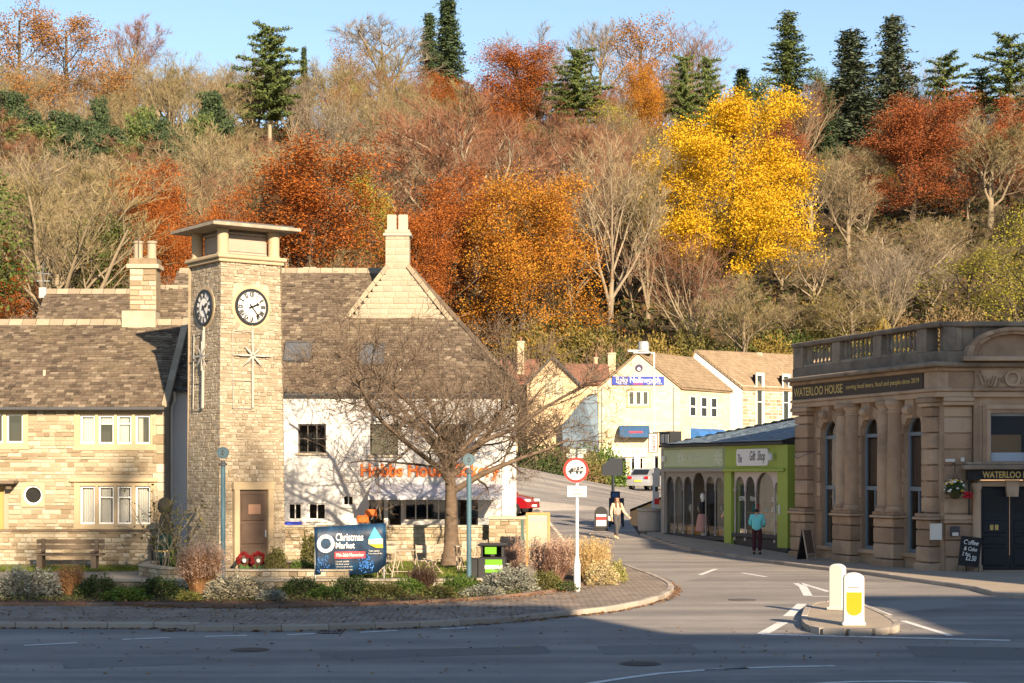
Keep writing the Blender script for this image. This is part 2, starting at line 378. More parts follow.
# ================================================================ GROUND, ROADS, PAVEMENTS
def ground_mat(name, cols, scale, bump=.01, rough=.9, patch=None):
    m = bpy.data.materials.new(name); m.use_nodes = True; MATS[name] = m; N = m.node_tree.nodes; L = m.node_tree.links; b = N['Principled BSDF']
    b.inputs['Roughness'].default_value = rough; b.inputs['Specular IOR Level'].default_value = .25
    tc = N.new('ShaderNodeTexCoord'); n1 = N.new('ShaderNodeTexNoise'); n1.inputs['Scale'].default_value = scale; n1.inputs['Detail'].default_value = 8; n1.inputs['Roughness'].default_value = .7; L.new(tc.outputs['Object'], n1.inputs[0])
    rp = N.new('ShaderNodeValToRGB'); el = rp.color_ramp.elements
    while len(el) < len(cols): el.new(.5)
    for i, c in enumerate(cols): el[i].position = .3 + .4 * i / (len(cols) - 1); el[i].color = (*c, 1)
    L.new(n1.outputs[0], rp.inputs[0]); col = rp.outputs[0]
    if patch:
        n2 = N.new('ShaderNodeTexNoise'); n2.inputs['Scale'].default_value = 160; n2.inputs['Detail'].default_value = 2; L.new(tc.outputs['Object'], n2.inputs[0])
        r2 = N.new('ShaderNodeValToRGB'); r2.color_ramp.elements[0].color = (.72, .72, .72, 1); r2.color_ramp.elements[1].color = (1.3, 1.3, 1.3, 1); r2.color_ramp.elements[0].position = .35; r2.color_ramp.elements[1].position = .65; L.new(n2.outputs[0], r2.inputs[0])
        mx = N.new('ShaderNodeMixRGB'); mx.blend_type = 'MULTIPLY'; mx.inputs[0].default_value = 1; L.new(col, mx.inputs[1]); L.new(r2.outputs[0], mx.inputs[2]); col = mx.outputs[0]
        # worn wheel tracks: long streaks along the road across the picture
        mp = N.new('ShaderNodeMapping'); mp.inputs['Scale'].default_value = (.035, .55, .5); mp.inputs['Rotation'].default_value = (0, 0, R(-4)); L.new(tc.outputs['Object'], mp.inputs[0])
        n3 = N.new('ShaderNodeTexNoise'); n3.inputs['Scale'].default_value = 1.6; n3.inputs['Detail'].default_value = 4; L.new(mp.outputs[0], n3.inputs[0])
        r3 = N.new('ShaderNodeValToRGB'); r3.color_ramp.elements[0].color = (.78, .78, .8, 1); r3.color_ramp.elements[1].color = (1.22, 1.22, 1.2, 1); r3.color_ramp.elements[0].position = .35; r3.color_ramp.elements[1].position = .62; L.new(n3.outputs[0], r3.inputs[0])
        m3 = N.new('ShaderNodeMixRGB'); m3.blend_type = 'MULTIPLY'; m3.inputs[0].default_value = 1; L.new(col, m3.inputs[1]); L.new(r3.outputs[0], m3.inputs[2]); col = m3.outputs[0]
    L.new(col, b.inputs['Base Color'])
    bp = N.new('ShaderNodeBump'); bp.inputs['Strength'].default_value = .6; bp.inputs['Distance'].default_value = bump
    nb = N.new('ShaderNodeTexNoise'); nb.inputs['Scale'].default_value = 40 if patch else scale * 5; nb.inputs['Detail'].default_value = 6; L.new(tc.outputs['Object'], nb.inputs[0]); L.new(nb.outputs[0], bp.inputs['Height']); L.new(bp.outputs[0], b.inputs['Normal'])
    return m
ASPHALT = ground_mat('asphalt', [(.19, .175, .163), (.235, .214, .197), (.28, .252, .228)], .5, .012, .8, patch=True)
HILLSOIL = ground_mat('woodland_floor', [(.03, .026, .015), (.055, .043, .025), (.08, .052, .028), (.045, .045, .02)], .12, .1, 1)
SOIL = ground_mat('bed_soil', [(.035, .022, .014), (.07, .04, .024), (.12, .065, .03)], 5, .03, 1)
GRAVEL = ground_mat('path_gravel', [(.22, .19, .15), (.30, .265, .22)], 3, .015, .95)
PAVE2 = ground_mat('pavement_tarmac', [(.30, .245, .19), (.38, .315, .245)], 1.2, .008, .9)
GRASSM = ground_mat('lawn_ground', [(.05, .075, .012), (.085, .11, .02)], 2, .02, 1)
def paver_mat():
    m = bpy.data.materials.new('block_paving'); m.use_nodes = True; N = m.node_tree.nodes; L = m.node_tree.links; b = N['Principled BSDF']; b.inputs['Roughness'].default_value = .85
    tc = N.new('ShaderNodeTexCoord'); br = N.new('ShaderNodeTexBrick'); br.inputs['Scale'].default_value = 1; br.inputs['Brick Width'].default_value = .2; br.inputs['Row Height'].default_value = .1
    mp = N.new('ShaderNodeMapping'); mp.inputs['Rotation'].default_value = (0, 0, R(45)); L.new(tc.outputs['Object'], mp.inputs[0])
    br.inputs['Mortar Size'].default_value = .009; br.inputs['Color1'].default_value = (.24, .195, .16, 1); br.inputs['Color2'].default_value = (.36, .30, .25, 1); br.inputs['Mortar'].default_value = (.045, .038, .03, 1); L.new(mp.outputs[0], br.inputs[0])
    n = N.new('ShaderNodeTexNoise'); n.inputs['Scale'].default_value = .9; n.inputs['Detail'].default_value = 5; L.new(tc.outputs['Object'], n.inputs[0])
    r = N.new('ShaderNodeValToRGB'); r.color_ramp.elements[0].position = .3; r.color_ramp.elements[0].color = (.65, .63, .6, 1); r.color_ramp.elements[1].position = .7; r.color_ramp.elements[1].color = (1.2, 1.15, 1.1, 1); L.new(n.outputs[0], r.inputs[0])
    mx = N.new('ShaderNodeMixRGB'); mx.blend_type = 'MULTIPLY'; mx.inputs[0].default_value = 1; L.new(br.outputs[0], mx.inputs[1]); L.new(r.outputs[0], mx.inputs[2]); L.new(mx.outputs[0], b.inputs['Base Color'])
    bp = N.new('ShaderNodeBump'); bp.inputs['Distance'].default_value = .008; bp.inputs['Strength'].default_value = .8; bp.invert = True; L.new(br.outputs['Fac'], bp.inputs['Height']); L.new(bp.outputs[0], b.inputs['Normal'])
    return m
PAVERS = paver_mat()
PAINT = M('worn_road_paint', [(.62, .61, .58), (.82, .81, .78)], .7, .1, .9, 5, stain=.6, stain_col=(.2, .19, .18), stain_scale=5)
KERBM = M('kerb_stone_grey', [(.24, .205, .17), (.33, .29, .25), (.40, .35, .3)], .9, .8, .5, 3, .006, 20)
def spline(P, k=8):
    P = [Vector(p).to_2d() if len(p) > 2 else Vector(p) for p in P]; out = []
    for i in range(len(P) - 1):
        a, b, c, d = P[max(i - 1, 0)], P[i], P[i + 1], P[min(i + 2, len(P) - 1)]
        for j in range(k):
            t = j / k; out.append(.5 * ((2 * b) + (c - a) * t + (2 * a - 5 * b + 4 * c - d) * t * t + (3 * b - a - 3 * c + d) * t ** 3))
    out.append(P[-1]); return out
def sheet(name, poly, dz, mat, kind='structure', parent=None):
    pts = [Vector((p[0], p[1], 0)) for p in poly]; tris = geometry.tessellate_polygon([pts])
    m = MB(); m.add([(p.x, p.y, hf(p.x, p.y) + dz) for p in pts], [tuple(t) for t in tris]); o = m.build(name, mat, parent)
    for p in o.data.polygons:
        if p.normal.z < 0: p.flip()
    if kind: o['kind'] = kind
    return o
# the ground: one sheet to the horizon
xs = np.unique(np.concatenate([np.linspace(-1400, -180, 14), np.linspace(-180, 180, 91), np.linspace(180, 1400, 14)]))
ds = np.unique(np.concatenate([np.linspace(-300, 56, 16), np.linspace(56, 160, 53), np.linspace(160, 460, 76), np.linspace(460, 3000, 16)]))
GX, GD = np.meshgrid(xs, ds); GZ = h(GX, GD) - .06
bumpy = np.clip((GD - 160) / 40, 0, 1); GZ = GZ + bumpy * (1.2 * np.sin(GX * .11 + 1) * np.sin(GD * .09) + 1.5 * np.sin(GX * .037 + GD * .05)) - np.where((GD > 64) & (GD < 134) & (np.abs(GX) < 22), .25, 0)
nx = len(xs); idx = np.arange(GX.size).reshape(GX.shape)
fc = np.stack([idx[:-1, :-1], idx[:-1, 1:], idx[1:, 1:], idx[1:, :-1]], -1).reshape(-1, 4)
gm = np_mesh('ground', np.stack([GX.ravel(), GD.ravel(), GZ.ravel()], 1), fc, HILLSOIL); gm.polygons.foreach_set('use_smooth', [True] * len(gm.polygons))
link('ground', gm, kind='structure')
KL = spline([(-60, 34.6)] + [g(*p) for p in ((0, 628), (170, 631), (340, 630), (480, 624.5), (560, 617), (612, 611.5), (652, 603), (672, 594), (669, 585), (641, 573), (611, 563), (578, 553), (556, 541), (540, 531))], 8)
KR = spline([(60, 34), (26, 36.5), (17, 38.6)] + [g(*p) for p in ((1024, 599), (970, 590), (922, 583), (862, 574.5), (800, 567.5), (734, 557.5), (687, 550.5), (640, 543.5))], 8)
FAR = [(5.4, 80), (6.2, 92), (10, 112), (15, 131), (7, 133), (5, 122), (-1, 114), (-14, 108), (-14, 84), (-3, 80)]
def dense(P, step=3.0):
    out = []
    for a, b in zip(P, P[1:]):
        a, b = Vector(a[:2]), Vector(b[:2]); n = max(1, int((b - a).length / step)); out += [a.lerp(b, i / n) for i in range(n)]
    return out + [Vector(P[-1][:2])]
road_poly = [Vector((-60, -60)), Vector((60, -60))] + KR + dense([KR[-1]] + FAR + [KL[-1]])[1:-1] + KL[::-1]
sheet('road', road_poly, 0.0, ASPHALT)
def inset(P, d):
    out = []
    for i, p in enumerate(P):
        t = (P[min(i + 1, len(P) - 1)] - P[max(i - 1, 0)]).normalized(); out.append(p + Vector((-t.y, t.x)) * d)
    return out
KLi = inset(KL, .14); KRi = inset(KR, -.14)
INNER = spline([(-60, 39)] + [g(*p) for p in ((0, 610), (150, 611.5), (280, 612.5), (430, 607), (520, 600), (572, 592), (594, 581))] + [(2.45, 52), (2.3, 57), (1.9, 62), (1.0, 68), (0, 73)], 6)
pav = sheet('pavement', KLi + [Vector((-.5, 76))] + INNER[::-1], .10, PAVERS)
BL = [Vector((60, 46)), Vector((20, 53.5)), Vector((12.2, 53.5)), Vector((9.9, 61.5)), Vector((6.4, 72.5)), Vector((5.9, 76))]
pav2 = sheet('pavement_right', KRi[:-1] + BL[::-1], .10, PAVE2)
def kerb(P, side, parent, z1=.115, w=.14, step=.9, mat=KERBM):
    d = 0; L_ = [0]
    for a, b in zip(P, P[1:]): L_.append(L_[-1] + (b - a).length)
    def pt(s):
        s = min(max(s, 0), L_[-1]); i = min(np.searchsorted(L_, s, side='right') - 1, len(P) - 2); return P[i].lerp(P[i + 1], (s - L_[i]) / max(1e-6, L_[i + 1] - L_[i]))
    um = MB().box(0, 1, 0, 1, 0, 1).mesh('kerb_stone', mat)
    um = MB().add([(0, 0, 0), (1, 0, 0), (1, 1, 0), (0, 1, 0), (0, .0, .85), (1, 0, .85), (1, .12, 1), (0, .12, 1), (1, 1, 1), (0, 1, 1)], [(0, 1, 5, 4), (4, 5, 6, 7), (7, 6, 8, 9), (0, 4, 7, 9, 3), (1, 2, 8, 6, 5), (2, 3, 9, 8)]).mesh('kerb_stone', mat)
    s = 0; rs = random.Random(4)
    while s < L_[-1] - .3:
        e = min(s + step, L_[-1]); a, b = pt(s), pt(e); t = (b - a); c = (a + b) / 2
        if c.y > 20 and abs(c.x) < .34 * c.y + 3:
            z = min(hf(a.x, a.y), hf(b.x, b.y)); o = link('kerb_stone', um, parent); o.location = (a.x, a.y, z - .03 + rs.uniform(-.004, .004))
            o.rotation_euler = (0, 0, math.atan2(t.y, t.x)); o.scale = (t.length - .012, w * side, z1 + .03)
        s = e
kerb(KL, 1, pav); kerb(KR, -1, pav2)
# splitter island
isl_px = [(808, 622), (811, 629), (824, 634), (852, 635.5), (882, 634), (893, 630), (884, 622), (866, 613), (850, 607), (824, 607), (812, 612)]
isl = spline([g(*p) for p in isl_px + isl_px[:1]], 4)[:-1]
io = sheet('traffic_island', isl, .115, PAVE2)
kerb(isl + [isl[0]], -1, io, z1=.125, w=.13, step=.45)
# painted markings
def mark(pts, w, closed=False):
    P = [Vector(g(*p)) for p in pts]; m = MB()
    a = inset(P, w / 2); b = inset(P, -w / 2)
    for i in range(len(P) - 1): m.quad(*[(q.x, q.y, hf(q.x, q.y) + .006) for q in (b[i], b[i + 1], a[i + 1], a[i])])
    o = m.build('road_marking', PAINT); o['kind'] = 'structure'
    return o
for p in ([(24, 645.6), (77, 643)], [(122, 639.7), (170, 637.6)], [(205, 636.7), (247, 635.6)], [(287, 635), (325, 633.4)], [(360, 632.6), (397, 630.6)], [(440, 629.3), (470, 627.6)],
          [(588, 684), (620, 679), (660, 673.6), (715, 669.6), (770, 667.4), (835, 666)], [(705, 670.6), (728, 669.4), (748, 668.3)], [(795, 685), (850, 682), (900, 681.3), (960, 683), (1000, 686)],
          [(762, 634.4), (783, 622.6)], [(788, 616.6), (802, 604)], [(762, 634.6), (830, 636.2), (905, 638), (1010, 640.6)], [(866, 606), (890, 615.4)], [(903, 621), (951, 636)], [(797, 583.4), (803, 587), (808, 596)], [(800, 583.2), (829, 592)], [(812, 596.4), (829, 596.6)], [(700, 575), (716, 569)], [(742, 573), (766, 577)]):
    mark(p, .22 if p[0][0] in (762, 788, 797) else .15)

# repairs and iron covers in the road
PATCHM = [M('road_patch_%d' % i, [c, tuple(v * 1.15 for v in c)], .85, .2, .9, 1.5, .01, 40) for i, c in enumerate([(.15, .14, .132), (.18, .167, .157), (.25, .23, .21)])]
for i, pp in enumerate((((318, 652), (545, 646), (552, 653), (322, 660)), ((596, 646), (690, 644), (702, 652), (604, 655)), ((870, 603), (952, 598), (968, 606), (890, 613)), ((905, 646), (1040, 648), (1044, 660), (915, 657)), ((60, 660), (190, 656), (196, 664), (64, 669)), ((664, 577), (700, 572), (708, 577), (676, 583)))):
    P = [Vector(g(*q)) for q in pp]; m_ = MB(); m_.add([(q.x, q.y, hf(q.x, q.y) + .003) for q in dense(P + P[:1], 1.0)[:-1]], [tuple(range(len(dense(P + P[:1], 1.0)) - 1))]); o = m_.build('road_patch', PATCHM[i % 3]); o['kind'] = 'structure'
IRON = M('cast_iron', [(.05, .048, .046), (.085, .08, .075)], .6, .3, .7, 20, metal=.4)
for i, (qx, qy, lb) in enumerate(((640, 664, 'round iron manhole cover beside the long white road arc'), (742, 600, 'round iron manhole cover near the traffic island'), (250, 650, 'round iron manhole cover by the dashed line'))):
    q = g(qx, qy); t_ = thing('manhole_cover', lb, 'manhole cover', (q[0], q[1], .004), 0, 'manhole covers in the road'); MB().lathe([(.33, 0), (.33, .006)], 24).build('rim', IRON, t_)
    for k in range(7): w_ = math.sqrt(max(.01, .28 ** 2 - (-.24 + .08 * k) ** 2)); MB().box(-w_, w_, -.265 + .08 * k, -.215 + .08 * k, .006, .011).build('rib', IRON, t_)
for i, (qx, qy) in enumerate(((330, 632.5), (661, 600.5))):
    q = g(qx, qy); t_ = thing('drain_grate', ['iron gutter grate under the long kerb', 'iron gutter grate at the rounded kerb corner'][i], 'drain grate', (q[0], q[1] - .25, .004), [0, R(40)][i])
    MB().box(-.25, .25, -.03, 0, 0, .012).build('rim', IRON, t_); MB().box(-.25, .25, .4, .43, 0, .012).build('rim', IRON, t_)
    for k in range(6): MB().box(-.24 + .085 * k, -.19 + .085 * k, 0, .4, 0, .012).build('bar', IRON, t_)
# fallen leaves in the gutter and on the pavement
LEAF_LITTER = M('fallen_leaf', [(.11, .045, .015), (.24, .10, .03), (.36, .19, .06), (.20, .11, .05)], .9, 1)
rs = np.random.default_rng(3); V = []; 
def litter(px, py, z, n, spread):
    global V
    for _ in range(n):
        x, d = px + rs.normal(0, spread), py + rs.normal(0, spread); a = rs.uniform(0, 6.28); s = rs.uniform(.025, .06); t = rs.uniform(-.02, .03)
        c, q = math.cos(a) * s, math.sin(a) * s; z0 = hf(x, d) + z + .012
        V += [(x - c, d - q, z0), (x + q * .6, d - c * .6, z0 + t * .4), (x + c, d + q, z0 + t), (x - q * .6, d + c * .6, z0 + .01)]
KD = dense(KL, .3)
for q in inset(KD, -.1):
    if 30 < q.y < 60 and q.x > -12: litter(q.x, q.y, 0, int(rs.integers(6, 22)), .07)
for p in INNER:
    if 30 < p.y < 60 and p.x > -14: litter(p.x, p.y - .2, .1, 22, .25)
for _ in range(700):
    x, d = rs.uniform(-13, 1), rs.uniform(34, 38); litter(x, d, .1, 1, .1)
for _ in range(260): litter(rs.uniform(-12, 9), rs.uniform(26, 34), 0.0, 1, .1)
for _ in range(900): litter(rs.uniform(-13, 1.5), rs.uniform(38.6, 43), .14, 1, .2)
for p in isl: litter(p.x, p.y - .08, 0, 3, .08)
V = np.array(V); link('fallen_leaves', np_mesh('fallen_leaves', V, np.arange(len(V)).reshape(-1, 4), LEAF_LITTER), kind='stuff')

# planting bed, garden terrace, lawns
bed_in = [p for p in INNER if p.x > -30 and p.y < 56]
sheet('planting_bed', bed_in + [Vector((1.2, 56)), Vector((.6, 48)), Vector((-.6, 44.4)), Vector((-12, 44.4)), Vector((-30, 44.4))], .13, SOIL)
sheet('garden_path', [Vector(p) for p in ((-30, 44.3), (.7, 44.3), (1.3, 56.2), (.3, 70), (-30, 70))], .09, GRAVEL)
lawns = [sheet('lawn', [Vector(p) for p in ((-22, 51.4), (-17, 51), (-12, 51.6), (-10.9, 52.4), (-10.9, 54.2), (-22, 54.2))], .12, GRASSM, None),
         sheet('lawn', [Vector(p) for p in ((-5.6, 47.9), (-.7, 47.9), (.1, 50), (.3, 56.9), (-5.6, 56.9))], .12, GRASSM, None),
         sheet('lawn', [Vector(p) for p in ((-22, 44.5), (-13.2, 44.5), (-12.2, 46.4), (-22, 47.6))], .12, GRASSM, None)]
for o in lawns: o['kind'] = 'structure'
GRASSB = M('grass_blade', [(.06, .09, .012), (.11, .15, .02), (.17, .19, .035)], .8, 1, trans=.3)
gv = []
for (xa, xb, da, db, n) in ((-17.5, -10.9, 51.2, 54.2, 7000), (-5.6, .1, 48, 56.8, 9000), (-16.5, -12.6, 44.6, 47, 4000)):
    X_ = rs.uniform(xa, xb, n); D_ = rs.uniform(da, db, n); A = rs.uniform(0, 6.28, n); H_ = rs.uniform(.03, .09, n)
    b = np.stack([X_, D_, np.full(n, .12)], 1); w = np.stack([np.cos(A), np.sin(A), 0 * A], 1) * .012; t = np.stack([rs.normal(0, .02, n), rs.normal(0, .02, n), H_], 1)
    gv.append(np.stack([b - w, b + w, b + t], 1).reshape(-1, 3))
gv = np.concatenate(gv); link('grass', np_mesh('grass', gv, np.arange(len(gv)).reshape(-1, 3), GRASSB), kind='stuff')
# edging stones along the bed
em = MB().box(0, 1, -.06, .06, 0, 1).mesh('edging_stone', M('edging_brick', [(.10, .055, .04), (.17, .10, .07), (.15, .12, .1)], .9, .8, .5, 6))
bedge = [p for p in INNER if p.x > -14 and p.y < 56]
for a, b in zip(bedge, bedge[1:]):
    n = max(1, int((b - a).length / .6))
    for i in range(n):
        p, q = a.lerp(b, i / n), a.lerp(b, (i + 1) / n); o = link('edging_stone', em, pav); o.location = (p.x, p.y, .06); o.rotation_euler = (0, 0, math.atan2(q.y - p.y, q.x - p.x)); o.scale = ((q - p).length - .015, 1, .105)

# ================================================================ LOW STONE WALLS
LEDGE = M('dark_lichen_ledge', [(.10, .075, .05), (.17, .13, .09)], .95, .7, .6, 5, .01, 15)
def low_wall(name, label, P, z0, z1, thick=.3, cap=.06, ch=(.09, .16), ln=(.16, .38), most=300, mat=COTS, capmat=PALESTONE, seed=1, group=None):
    P = [Vector(p) for p in P]; t = thing(name, label, 'wall', (P[0].x, P[0].y, z0), 0, group)
    nseg = len(P) - 1; rs = random.Random(seed)
    for a, b in zip(P, P[1:]):
        d = b - a; ang = math.atan2(d.y, d.x); L = d.length
        body = MB().box(0, L, .0, thick, 0, z1 - z0).build('wall_core', MORTAR, t); body.location = (a.x - P[0].x, a.y - P[0].y, 0); body.rotation_euler = (0, 0, ang)
        stones(body, 0, L, 0, z1 - z0, 0, (), ch, ln, (.02, .05), mat, most=most // nseg, seed=seed)
        if cap:
            um = MB().box(0, 1, 0, 1, 0, 1).mesh('coping_stone', capmat); x = 0
            while x < L - .05:
                w = min(rs.uniform(.45, .9), L - x)
                if L - x - w < .2: w = L - x
                o = link('coping_stone', um, body); o.location = (x + .005, -.06, z1 - z0 + .002 + rs.uniform(0, .01)); o.scale = (w - .01, thick + .1, cap); x += w
    return t
low_wall('garden_wall', 'low stone retaining wall with flat coping behind the planted bed', [(-10.2, 44.0), (-5, 44.2), (-.75, 44.5)], .08, .26, .32, .05, seed=2)
low_wall('raised_bed_wall', 'low curved stone edging wall around the foot of the clock tower', [(-10.7, 51.6), (-10.55, 49.6), (-9.6, 48.0), (-8.0, 47.1), (-4.4, 47.0)], .08, .36, .26, .045, ch=(.12, .16), seed=3)
sheet('tower_bed', [Vector(p) for p in ((-10.5, 51.6), (-10.35, 49.7), (-9.5, 48.2), (-8.0, 47.3), (-4.5, 47.2), (-4.5, 48.5), (-6, 53.5), (-10.4, 53.5))], .26, SOIL)
low_wall('terrace_wall', 'honey stone wall behind the white bistro tables and cherry tree', [(-7.9, 57.2), (-.9, 57.2), (-.4, 57.4)], .05, 1.22, .32, .07, seed=4)
low_wall('terrace_end_wall', 'taller stone wall end beside the wooden notice board', [(-.75, 56.6), (.55, 56.6), (.75, 57.6)], .05, 1.5, .32, .09, seed=6)
low_wall('front_boundary_wall', 'coursed stone boundary wall with ledge behind the wooden bench', [(-20, 54.35), (-11.25, 54.35)], .02, 1.17, .3, .07, ch=(.085, .16), ln=(.15, .42), seed=5, capmat=LEDGE)

# ================================================================ CLOCK TOWER
def clock_tower():
    TH = R(36); t = thing('clock_tower', 'square stone clock tower with flat overhanging roof and two clock faces', 'tower', (-8.09, 51.2, .1), TH)
    sb, st, H = 1.09, .97, 8.95
    def s_at(z): return sb + (st - sb) * z / H
    # battered core
    m = MB(); pts = []
    for z, s in ((0, sb - .03), (H, st - .03)): pts += [(-s, -s, z), (s, -s, z), (s, s, z), (-s, s, z)]
    m.add(pts, [(0, 1, 5, 4), (1, 2, 6, 5), (2, 3, 7, 6), (3, 0, 4, 7), (4, 5, 6, 7)]); core = m.build('shaft', MORTAR, t)
    tilt = math.atan((sb - st) / H)
    for k, (ang, holes, most) in enumerate(((0, [(-.63, .60, 0, 2.62), (-.56, .56, 7.0, 8.3)], 300), (-90, [(-.56, .56, 7.0, 8.3)], 300), (90, [], 0), (180, [], 0))):
        f = bpy.data.objects.new('face_stonework', None); COL.objects.link(f); f.parent = t
        FM = Matrix.Rotation(R(ang), 4, 'Z') @ Matrix.Translation((0, -(sb - .03), 0)) @ Matrix.Rotation(-tilt, 4, 'X'); f.matrix_local = FM
        if k > 1: m = MB(); wall_sheet(m, -sb + .05, sb - .05, 0, H, -.02); m.build('stone_skin', RUBBLE, f); continue
        stones(f, -sb, sb, 0, H, 0, holes, (.05, .125), (.07, .26), ((.008, .04) if k == 0 else (.003, .014)), RUBBLE, seed=20 + k, most=300, gap=.01, jit=.012, clip=lambda z: (-s_at(z) + .012, s_at(z) - .012))
        # round clock surround filled in with radial stones
        z0 = 7.68 + .0
        ring = MB().disc((0, z0), .62, -.03, 40, .52, 0, .0); ring.build('clock_surround', ASHLAR, f)
        fill = MB(); n = 32
        for i in range(n):
            a0, a1 = 2 * math.pi * i / n, 2 * math.pi * (i + 1) / n
            def sq(a):
                c, s = math.cos(a), math.sin(a); q = max(abs(c) / .58, abs(s) / .68); return (c / q, z0 + s / q)
            p, q = sq(a0), sq(a1); fill.quad((.6 * math.cos(a0), -.02, z0 + .6 * math.sin(a0)), (.6 * math.cos(a1), -.02, z0 + .6 * math.sin(a1)), (q[0], -.02, q[1]), (p[0], -.02, p[1]))
        fill.build('surround_infill', RUBBLE, f)
        clock = MB().disc((0, z0), .525, -.085, 48, .455, 0, 0.0).build('clock', BLACK, t); clock.matrix_local = FM
        MB().disc((0, z0), .46, -.06, 48).build('dial', M('clock_dial_white', [(.72, .71, .68)], .5), clock)
        MB().disc((0, z0), .29, -.064, 40, .275).disc((0, z0), .445, -.064, 40, .435).build('minute_ring', BLACK, clock)
        num = MB(); NUMS = ['XII', 'I', 'II', 'III', 'IIII', 'V', 'VI', 'VII', 'VIII', 'IX', 'X', 'XI']
        for i, s in enumerate(NUMS):
            a = -R(30 * i); Xm = Matrix.Translation((0, 0, z0)) @ Matrix.Rotation(-a, 4, 'Y') ; wd = {'I': .035, 'V': .075, 'X': .075}; tot = sum(wd[c] for c in s); x = -tot / 2
            for c in s:
                w = wd[c]; cx = x + w / 2
                def bar(xa, xb): num.add([Xm @ Vector(p) for p in ((xa - .0145, -.068, .295), (xa + .0145, -.068, .295), (xb + .0145, -.068, .43), (xb - .0145, -.068, .43))], [(0, 1, 2, 3)])
                if c == 'I': bar(cx, cx)
                elif c == 'V': bar(cx, cx - .025); bar(cx, cx + .025)
                else: bar(cx - .025, cx + .025); bar(cx + .025, cx - .025)
                x += w
        num.build('numerals', BLACK, clock)
        for nm, ang2, ln, wd_ in (('hour_hand', 68, .27, .06), ('minute_hand', 141, .42, .042)):
            Xm = Matrix.Translation((0, 0, z0)) @ Matrix.Rotation(R(ang2), 4, 'Y')
            MB().prism([(-wd_ * .5, -.1), (wd_ * .5, -.1), (wd_ * .45, ln * .6), (wd_, ln * .72), (0, ln), (-wd_, ln * .72), (-wd_ * .45, ln * .6)], -.085, -.075, X=Xm).build(nm, BLACK, clock)
        # metal cross with star and thin frame
        cz = 6.28; cr = MB(); cr.box(-.03, .03, -.10, -.07, 4.78, 7.02).box(-.012, .012, -.075, -.02, 4.78, 7.2)
        for a in (0, 45, 90, 135, 180, 225, 270, 315):
            L_ = .66 if a in (0, 180) else .42; Xm = Matrix.Translation((0, 0, cz)) @ Matrix.Rotation(R(a), 4, 'Y')
            cr.prism([(0, -.02), (L_ * .5, -.03), (L_, 0), (L_ * .5, .03), (0, .02)], -.13, -.105, X=Xm)
        cr.box(-.63, -.615, -.07, -.05, 4.75, 6.98).box(-.63, 0, -.07, -.05, 4.75, 4.765).box(-.63, 0, -.07, -.05, 6.965, 6.98).box(-.63, 0, -.07, -.05, 5.55, 5.56)
        cross = cr.build('memorial_cross', M('dull_silver_metal', [(.36, .345, .31), (.46, .44, .4)], .5, .3, .5, 6, metal=.4), t); cross.matrix_local = FM
    # door
    f = t; y = -sb
    dm = MB(); dm.box(-.63, -.47, y - .1, y + .2, 0, 2.42, bev=.01).box(.45, .61, y - .1, y + .2, 0, 2.42, bev=.01).box(-.66, .64, y - .1, y + .2, 2.42, 2.64, bev=.01)
    dm.build('door_surround', ASHLAR, t)
    DOOR = M('brown_door_wood', [(.055, .035, .025), (.085, .055, .04), (.12, .085, .062)], .6, .4, .8, 5, .003, 20, stretch=(6, 6, 1))
    d = MB().box(-.47, .45, y - .01, y + .1, 0, 2.42).build('door', DOOR, t)
    for z0, z1 in ((.12, .78), (.86, 1.45), (1.53, 2.3)):
        MB().box(-.37, .35, y - .035, y - .01, z0, z1, bev=.02).build('door_panel', DOOR, d)
    MB().box(-.17, .22, y - .05, y - .036, 1.72, 2.0).build('notice', M('brown_notice', [(.22, .12, .08), (.3, .18, .12)], .7, .3, .7, 30), d)
    MB().box(.36, .4, y - .06, y - .01, 1.05, 1.25).build('door_handle', GREYMETAL, d)
    # cornice, corner columns, inner lantern, roof slab
    MB().box(-1.04, 1.04, -1.04, 1.04, H - .02, H + .08, bev=.02).box(-1.10, 1.10, -1.10, 1.10, H + .082, H + .2, bev=.03).build('cornice', ASHLAR, t)
    zc = H + .2
    for sx in (-1, 1):
        for sy in (-1, 1):
            MB().lathe([(.19, 0), (.19, .05), (.165, .06), (.165, .7), (.18, .71), (.18, .76)], 20, (sx * .82, sy * .82, zc)).build('column', ASHLAR, t, smooth=True)
    inn = MB().box(-.66, .66, -.66, .66, zc, zc + .76).build('lantern_core', M('lantern_louvre_grey', [(.20, .16, .12), (.28, .23, .18)], .7, .2, .8, 4), t)
    for a in range(4):
        Xm = Matrix.Rotation(R(90 * a), 4, 'Z'); q = MB()
        for k in range(2): q.box(-.62, .62, -.72, -.665, zc + .06 + .56 * k, zc + .12 + .56 * k, X=Xm)
        q.box(-.62, .62, -.69, -.665, zc + .14, zc + .6, X=Xm); q.build('louvre_panel', M('louvre_grey', [(.26, .21, .17), (.36, .3, .25)], .6, .3, .8, 3), t)
    rf = MB(); zr = zc + .76
    rf.box(-1.4, 1.4, -1.4, 1.4, zr, zr + .1, bev=.012)
    rf.build('roof_slab', M('lichened_concrete', [(.16, .13, .1), (.25, .21, .16), (.34, .3, .235)], .95, .2, .9, 3, .015, 15, stain=.6, stain_col=(.4, .37, .3), stain_scale=4), t)
    MB().box(-1.25, 1.25, -1.25, 1.25, zr + .101, zr + .16).build('roof_top', LEAD, t)
    return t
clock_tower()
